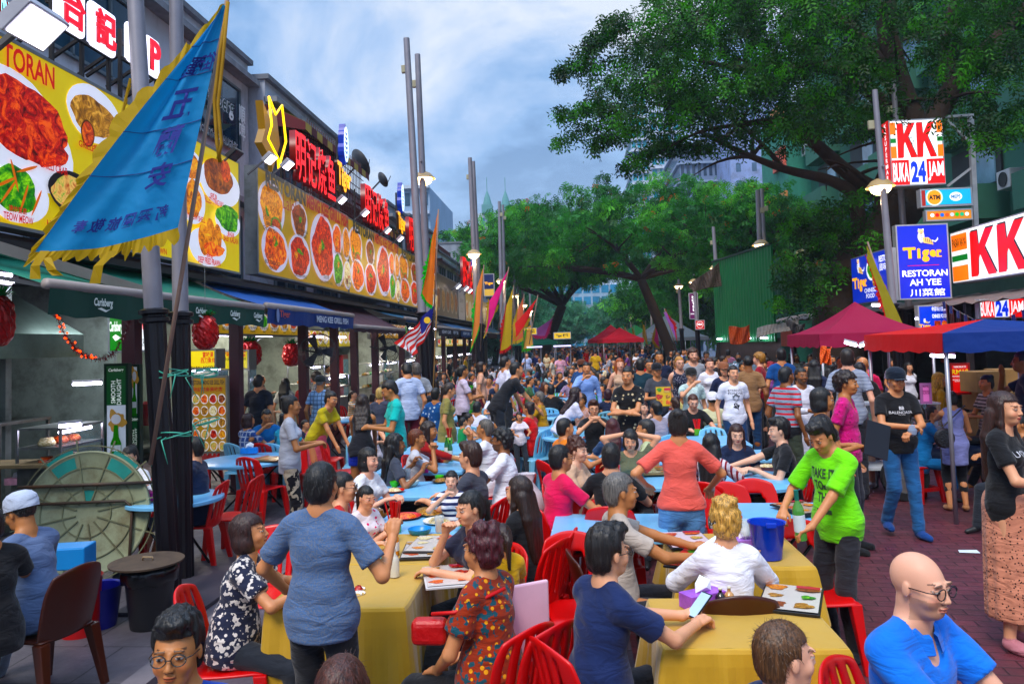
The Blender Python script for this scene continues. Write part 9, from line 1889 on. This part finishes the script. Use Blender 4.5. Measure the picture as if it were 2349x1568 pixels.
p=(hand(BAL,0)+hand(BAL,1))/2;o=empty('plastic_packet','crumpled clear packet in the black BALENCIAGA shirt man\'s hands','packet',tuple(p));mb=MB();mb.lathe([(0,-.06),(.04,-.04),(.05,.0),(.03,.05),(0,.06)],9,sy=.5);mb.build('body',mat('9fb0c8',rough=.2,alpha=.7),o)
p=hand(MAG,1,.05);bottle(p.x,p.y,'8a9a28','bottle of green juice hanging from the magenta shirt man\'s hand',p.z-.22,.2,.04,'b8c8b0',None,1)
# big round table board leaning on its edge
c=D(203,1176,6.9);Rr=.56;o=empty('folded_table','big round folding table standing on its edge, mottled green grey underside to the camera','table',(c.x,c.y,c.z));o.rotation_euler=(R(82),0,R(8))
mb=MB();mb.lathe([(0,0),(Rr,0),(Rr+.012,.012),(Rr+.012,.045),(Rr,.05),(Rr-.03,.03),(0,.03)],64);mb.build('tabletop',mat('8a9078',rough=.7,var=.25,vs=3,dirt='5c4c30',dirt_s=4),o,smooth='auto')
mb=MB();
for rr in(.22,.42,.62):mb.tube([(rr*math.cos(a),rr*math.sin(a),.034)for a in[k*math.pi/24 for k in range(49)]],.007,4,cap=False)
for k in range(12):a=k*math.pi/6+.2;mb.bar((.1*math.cos(a),.1*math.sin(a),.035),(.69*math.cos(a),.69*math.sin(a),.035),.012)
mb.build('rib',mat('6c7058',rough=.7,dirt='4c3c24'),o)
for k,(r0_,r1_,a0,a1)in enumerate(((.43,.61,.75,1.2),(.43,.61,1.85,2.3),(.1,.21,1.3,1.8),(.43,.61,3.4,3.85))):mb=MB();mb.quad(*[(r_*math.cos(a),r_*math.sin(a),.033)for r_,a in((r0_,a0),(r1_,a0),(r1_,(a0+a1)/2),(r1_,a1),(r0_,a1),(r0_,(a0+a1)/2))]);mb.build('panel',mat('1c7c74',rough=.5,var=.2,vs=8),o)
mb=MB();mb.tube([(-.45,.10,.06),(.35,.10,.06),(.42,.04,.06),(.42,-.62,.06)],.014,8);mb.bar((-.62,.26,.06),(.62,.26,.06),.03);mb.build('folding_leg',mat('3a3028',rough=.6,dirt='5c3c24'),o,smooth=True)
# rubbish bin with plywood lid
g=G(318,1452,.05);x,y=g.x,g.y+.16;o=empty('rubbish_bin','black rubbish bin lined with a black bag under a round plywood lid','bin',(x,y,.05));o.scale=(.86,.86,.84);mb=MB();mb.lathe([(0,0),(.165,0),(.17,.02),(.215,.50),(.225,.52),(.225,.54),(.2,.53),(.155,.02)],32);mb.build('body',mat('17171b',rough=.4,bump=.2,bs=6),o,smooth='auto')
mb=MB();n=40;vs=[];fs=[]
for j,(r_,z)in enumerate(((.20,.56),(.235,.56),(.245,.50),(.238,.43),(.225,.41))):
    for k in range(n):a=2*math.pi*k/n;q_=1+.02*math.sin(a*11+j)+.015*math.sin(a*23);vs.append((r_*q_*math.cos(a),r_*q_*math.sin(a),z+.012*math.sin(a*7+j)))
for j in range(4):
    for k in range(n):fs.append((j*n+k,j*n+(k+1)%n,(j+1)*n+(k+1)%n,(j+1)*n+k))
mb.add(vs,fs);mb.build('liner',mat('101014',rough=.22),o,smooth=True);mb=MB();mb.lathe([(0,.575),(.315,.575),(.318,.592),(0,.596)],40,c=(-.03,0,0));lid=mb.build('lid',mat('4a3c30',rough=.7,var=.3,vs=5,dirt='2c2420',dirt_s=6),o,smooth='auto');mb=MB();mb.tube([(-.07,0,.596),(-.065,0,.625),(.025,0,.625),(.03,0,.596)],.008,6);mb.build('handle',mat('8a7860'),lid,smooth=True)
# tubs
g=G(205,1450,.05);o=lathe_thing('tub',[(0,0),(.13,0),(.17,.30),(.175,.31),(.16,.30),(.12,.012),(0,.012)],plastic('12187c'),g.x-.02,g.y+.14,.05,'navy blue tub with gold lettering beside the rubbish bin','tub');me=fit_text('Tiger',.13,.06,0,.03);me.transform(frame_M((.0,-.156,.13),(1,0,0),(0,0,1)));link('logo',me,mat('b08a4c'),o)
g=D(160,1262,5.6);mb=MB();mb.box((-.15,-.11,0),(.15,.11,.16));o=mb.build('storage_tub',plastic('1c80c0'),loc=(g.x,g.y,g.z-.12),rz=.2,bevel=.01);tag(o,'light blue rectangular plastic tub behind the grey capped man','tub')
lathe_thing('tub',[(0,0),(.13,0),(.15,.42),(.16,.43),(.14,.42),(.12,.02),(0,.02)],plastic('a81020'),g.x+.05,g.y+.05,.05,'red tub carrying the light blue rectangular tub','tub')
# right edge: glossy counter case, motorcycle, boxes, pop-up
r=panel(2182,832,2228,905,12.2,'red pop-up banner with RM10 offer','c81828',.25,.04,[('RM10',.5,.72,.85,.16,'f0d040'),('NIKMATI',.5,.88,.6,.06,'f4f4f4'),('POTONGAN TUNAI',.5,.58,.8,.05,'f4f4f4'),('SETIAP KALI ANDA\nGUNA BOOST',.5,.45,.8,.08,'f4f4f4')],fr='8a1018')
r=panel(2112,878,2138,926,9.6,'small pink price card standing on the drinks stall','d878b8',.15,.015,[('MENU',.5,.85,.7,.1,'602050'),('FRESH\nJUICE',.5,.55,.7,.2,'802060')],fr='b070a0')
rs=random.Random(12)
for i in range(14):mb=MB();mb.box((-.22,-.2,0),(.22,.2,.30));p=D(2255+48*(i%3)+rs.uniform(-4,4),830+0*(i//3),11.8+.5*(i%2));o=mb.build('cardboard_box',mat('8a6c48',rough=.8,var=.2),loc=(p.x,p.y,.31*(i//3)),rz=rs.uniform(-.15,.15),bevel=.008);tag(o,'brown cardboard carton stacked beside the pop-up banner','carton','cartons stacked by the pop-up banner')
p=D(2208,940,9.3);o=wempty('motorcycle','dark motorcycle parked beside the drinks stall','motorcycle',(p.x,p.y,0));X,Y=p.x+.3,10.2
for k in(-.62,.62):mb=MB();mb.lathe([(.20,-.05),(.29,-.045),(.30,0),(.29,.045),(.20,.05),(.20,-.05)],28,M=Matrix.Translation((X+k,Y,.30))@Matrix.Rotation(R(90),4,'X'));wl=mb.build('wheel',mat('141416',rough=.7),o,smooth='auto');mb=MB();mb.lathe([(0,-.03),(.2,-.02),(.2,.02),(0,.03)],20,M=Matrix.Translation((X+k,Y,.30))@Matrix.Rotation(R(90),4,'X'));mb.build('rim',steel(),wl)
mb=MB();mb.lathe([(0,-.5),(.10,-.45),(.15,-.1),(.16,.2),(.10,.5),(0,.56)],14,M=Matrix.Translation((X,Y,.58))@Matrix.Rotation(R(90),4,'Y'));mb.build('body',mat('1c2438',rough=.25),o,smooth='auto');mb=MB();mb.box((X-.1,Y-.11,.72),(X+.6,Y+.11,.80));mb.build('saddle',mat('141414',rough=.5),o,bevel=.03);mb=MB();mb.tube([(X-.62,Y,.3),(X-.5,Y,.7),(X-.42,Y,1.0)],.025,8);mb.tube([(X-.42,Y-.33,1.04),(X-.42,Y,1.0),(X-.42,Y+.33,1.04)],.014,8);mb.build('handlebar',mat('2c2c30',rough=.4,metal=.6),o)
for sg in(-1,1):mb=MB();mb.tube([(X-.42,Y+sg*.25,1.04),(X-.45,Y+sg*.30,1.2)],.006,5);mb.lathe([(0,0),(.05,0),(.055,.01),(0,.012)],14,M=Matrix.Translation((X-.45,Y+sg*.30,1.24))@Matrix.Rotation(R(-90),4,'Y'));mb.build('mirror',mat('8a98a8',rough=.1,metal=.8),o)
# drinks counter under the canopy
p=D(2010,930,9.9);counter(p.x,10.4,p.x+1.0,11.1,.86,'lit drinks counter with red and green packets under the canopy',mat('b8c0c8',rough=.4));r=wempty('display_cabinet','small lit glass cabinet of packets under the canopy','cabinet',(p.x+.5,10.5,.9));mb=MB();mb.box((p.x,10.4,.92),(p.x+1,10.42,1.2));mb.build('glass',glassmat('c8e0e8',.25),r);mb=MB();mb.box((p.x,10.38,1.2),(p.x+1,10.9,1.22));mb.build('top',mat('d0d8dc',rough=.3),r)
for k in range(12):mb=MB();mb.box((p.x+.04+.08*k,10.45,.92),(p.x+.10+.08*k,10.6,1.05+.04*(k%2)));mb.build('packet',mat(('c01818','2c8c3c','d8a020','d8d8e0')[k%4],rough=.35),r)
# silver car roof behind the walkers
p=D(1690,845,21);o=empty('parked_car','silver car mostly hidden behind the walkers','car',(p.x,21.5,0));mb=MB();mb.box((-.85,-2,.3),(.85,2,.85));mb.build('body',mat('a8b4c0',rough=.25,metal=.4),o,bevel=.12,seg=4,smooth='auto');mb=MB();mb.prism([(-1.3,.8),(-.8,1.42),(.9,1.42),(1.6,.8)],-.72,.72,Matrix.Rotation(R(90),4,'Z')@Matrix.Rotation(R(90),4,'X'));mb.build('cabin',mat('9fb0c0',rough=.15,metal=.3),o,bevel=.08,seg=3,smooth='auto')
for sx in(-.8,.8):
    for sy in(-1.25,1.25):mb=MB();mb.lathe([(0,-.1),(.3,-.1),(.31,0),(.3,.1),(0,.1)],20,M=Matrix.Translation((sx,sy,.31))@Matrix.Rotation(R(90),4,'Y'));mb.build('wheel',mat('141416',rough=.7),o,smooth='auto')
# bunting of small striped flags
pts=[S(x,y,7.3)for x,y in((2165,692),(2200,715),(2240,735),(2290,738),(2345,712),(2375,700))];r=wempty('bunting','string of small red white and blue flags below the KK boards','bunting',tuple(pts[0]));mb=MB();mb.tube(pts,.006,4);mb.build('cord',mat('707078'),r)
for k in range(11):
    a=along(pts,k/11);mb=MB();n=6
    for i in range(n):mb.cur=i%2;mb.quad((a.x,a.y+.03*i-.09,a.z),(a.x+.02,a.y+.03*i-.06,a.z),(a.x+.03,a.y+.03*i-.05,a.z-.34),(a.x+.01,a.y+.03*i-.08,a.z-.34))
    mb.cur=2;mb.quad((a.x-.02,a.y-.09,a.z),(a.x-.02,a.y+.02,a.z),(a.x-.01,a.y+.02,a.z-.14),(a.x-.01,a.y-.09,a.z-.14));mb.build('small_flag',[mat('c02840',var=0),mat('e0d8e0',var=0),mat('1c2878',var=0)],r)

# more carried things
p=(hand(PHW,0)+hand(PHW,1))/2;phone(p.x,p.y,p.z+.02,R(62),'white phone held by the ponytail woman in black',.7,'e0e0e4')
c=CURL[0].location;q=D(968,1432,c.y-.1);o=wempty('shoulder_bag','crimson shoulder bag on the curly haired woman\'s lap','bag',tuple(q));mb=MB();mb.box((q.x-.05,q.y-.04,q.z-.09),(q.x+.12,q.y+.05,q.z+.03));mb.build('body',mat('a81028',rough=.4,bump=.4,bs=30),o,bevel=.03,seg=3);mb=MB();a=wpt(CURL,CURL[1].shl+Vector((0,-.12,.02)));mb.tube([q+Vector((.05,0,.05)),q.lerp(a,.5)+Vector((-.03,-.08,0)),a],.010,6);mb.build('strap',mat('c01030',rough=.5),o,smooth=True)
c=KID[0].location;o=empty('high_chair','grey legged baby high chair with pink back under the small child','high chair',(c.x,c.y,0),-R(-30));mb=MB();mb.box((-.17,-.16,.55),(.17,.17,.59));mb.build('seat',plastic('d8a0b0'),o,bevel=.01);mb=MB();mb.box((-.16,-.19,.60),(.16,-.165,.95));mb.build('backrest',plastic('e0b8c8'),o,bevel=.01)
for sx in(-1,1):
    for sy in(-1,1):mb=MB();mb.tube([(sx*.13,sy*.12,.56),(sx*.24,sy*.27,.02)],.012,8);mb.build('leg',mat('8c98a4',rough=.35,metal=.5),o,smooth=True);mb=MB();mb.lathe([(0,0),(.016,0),(.016,.03),(0,.03)],8,c=(sx*.245,sy*.275,0));mb.build('rubber_foot',mat('d8d8d0'),o)
x,y=P3(1208,1085,.9);o=empty('plastic_bag','bulging white plastic bag with red letters by the magenta t-shirt','bag',(x,y,.46));mb=MB();n=20;vs=[];fs=[]
for j,(r_,z)in enumerate(((0,0),(.13,.01),(.16,.12),(.13,.26),(.06,.36),(.09,.44))):
    for k in range(n):a=2*math.pi*k/n;q_=1+.10*math.sin(a*5+j)+.05*math.sin(a*8-j);vs.append((r_*q_*math.cos(a),r_*q_*math.sin(a)*.8,z))
for j in range(5):
    for k in range(n):fs.append((j*n+k,j*n+(k+1)%n,(j+1)*n+(k+1)%n,(j+1)*n+k))
mb.add(vs,fs);mb.build('bag',mat('d8d4dc',rough=.35,var=.08),o,smooth=True);me=fit_text('PASAR',.14,.04,0,.02);me.transform(frame_M((0,-.137,.14),(1,0,0),(0,0,1)));link('lettering',me,mat('b01030'),o)
x,y=P3(1272,925,.9);o=empty('pushchair','black folding pushchair with curved handle among the pale blue chairs','pushchair',(x,y,0),.4);mb=MB();mb.lathe([(0,-.02),(.22,.0),(.24,.25),(.18,.42),(.0,.46)],16,c=(0,0,.5),sy=.8);mb.build('hood',mat('14141a',rough=.7),o,smooth='auto');mb=MB();mb.tube([(-.2,.2,.4),(-.2,-.2,.95),(0,-.26,1.02),(.2,-.2,.95),(.2,.2,.4)],.014,8);mb.build('handle',mat('1c1c20'),o,smooth=True)
for sx in(-1,1):
    for sy in(-1,1):mb=MB();mb.lathe([(0,-.02),(.08,-.02),(.085,0),(.08,.02),(0,.02)],14,M=Matrix.Translation((sx*.22,sy*.26,.085))@Matrix.Rotation(R(90),4,'Y'));mb.build('wheel',mat('1c1c20'),o,smooth='auto');mb=MB();mb.tube([(sx*.22,sy*.26,.09),(sx*.18,0,.5)],.012,6);mb.build('strut',mat('5c5c64',metal=.5),o)
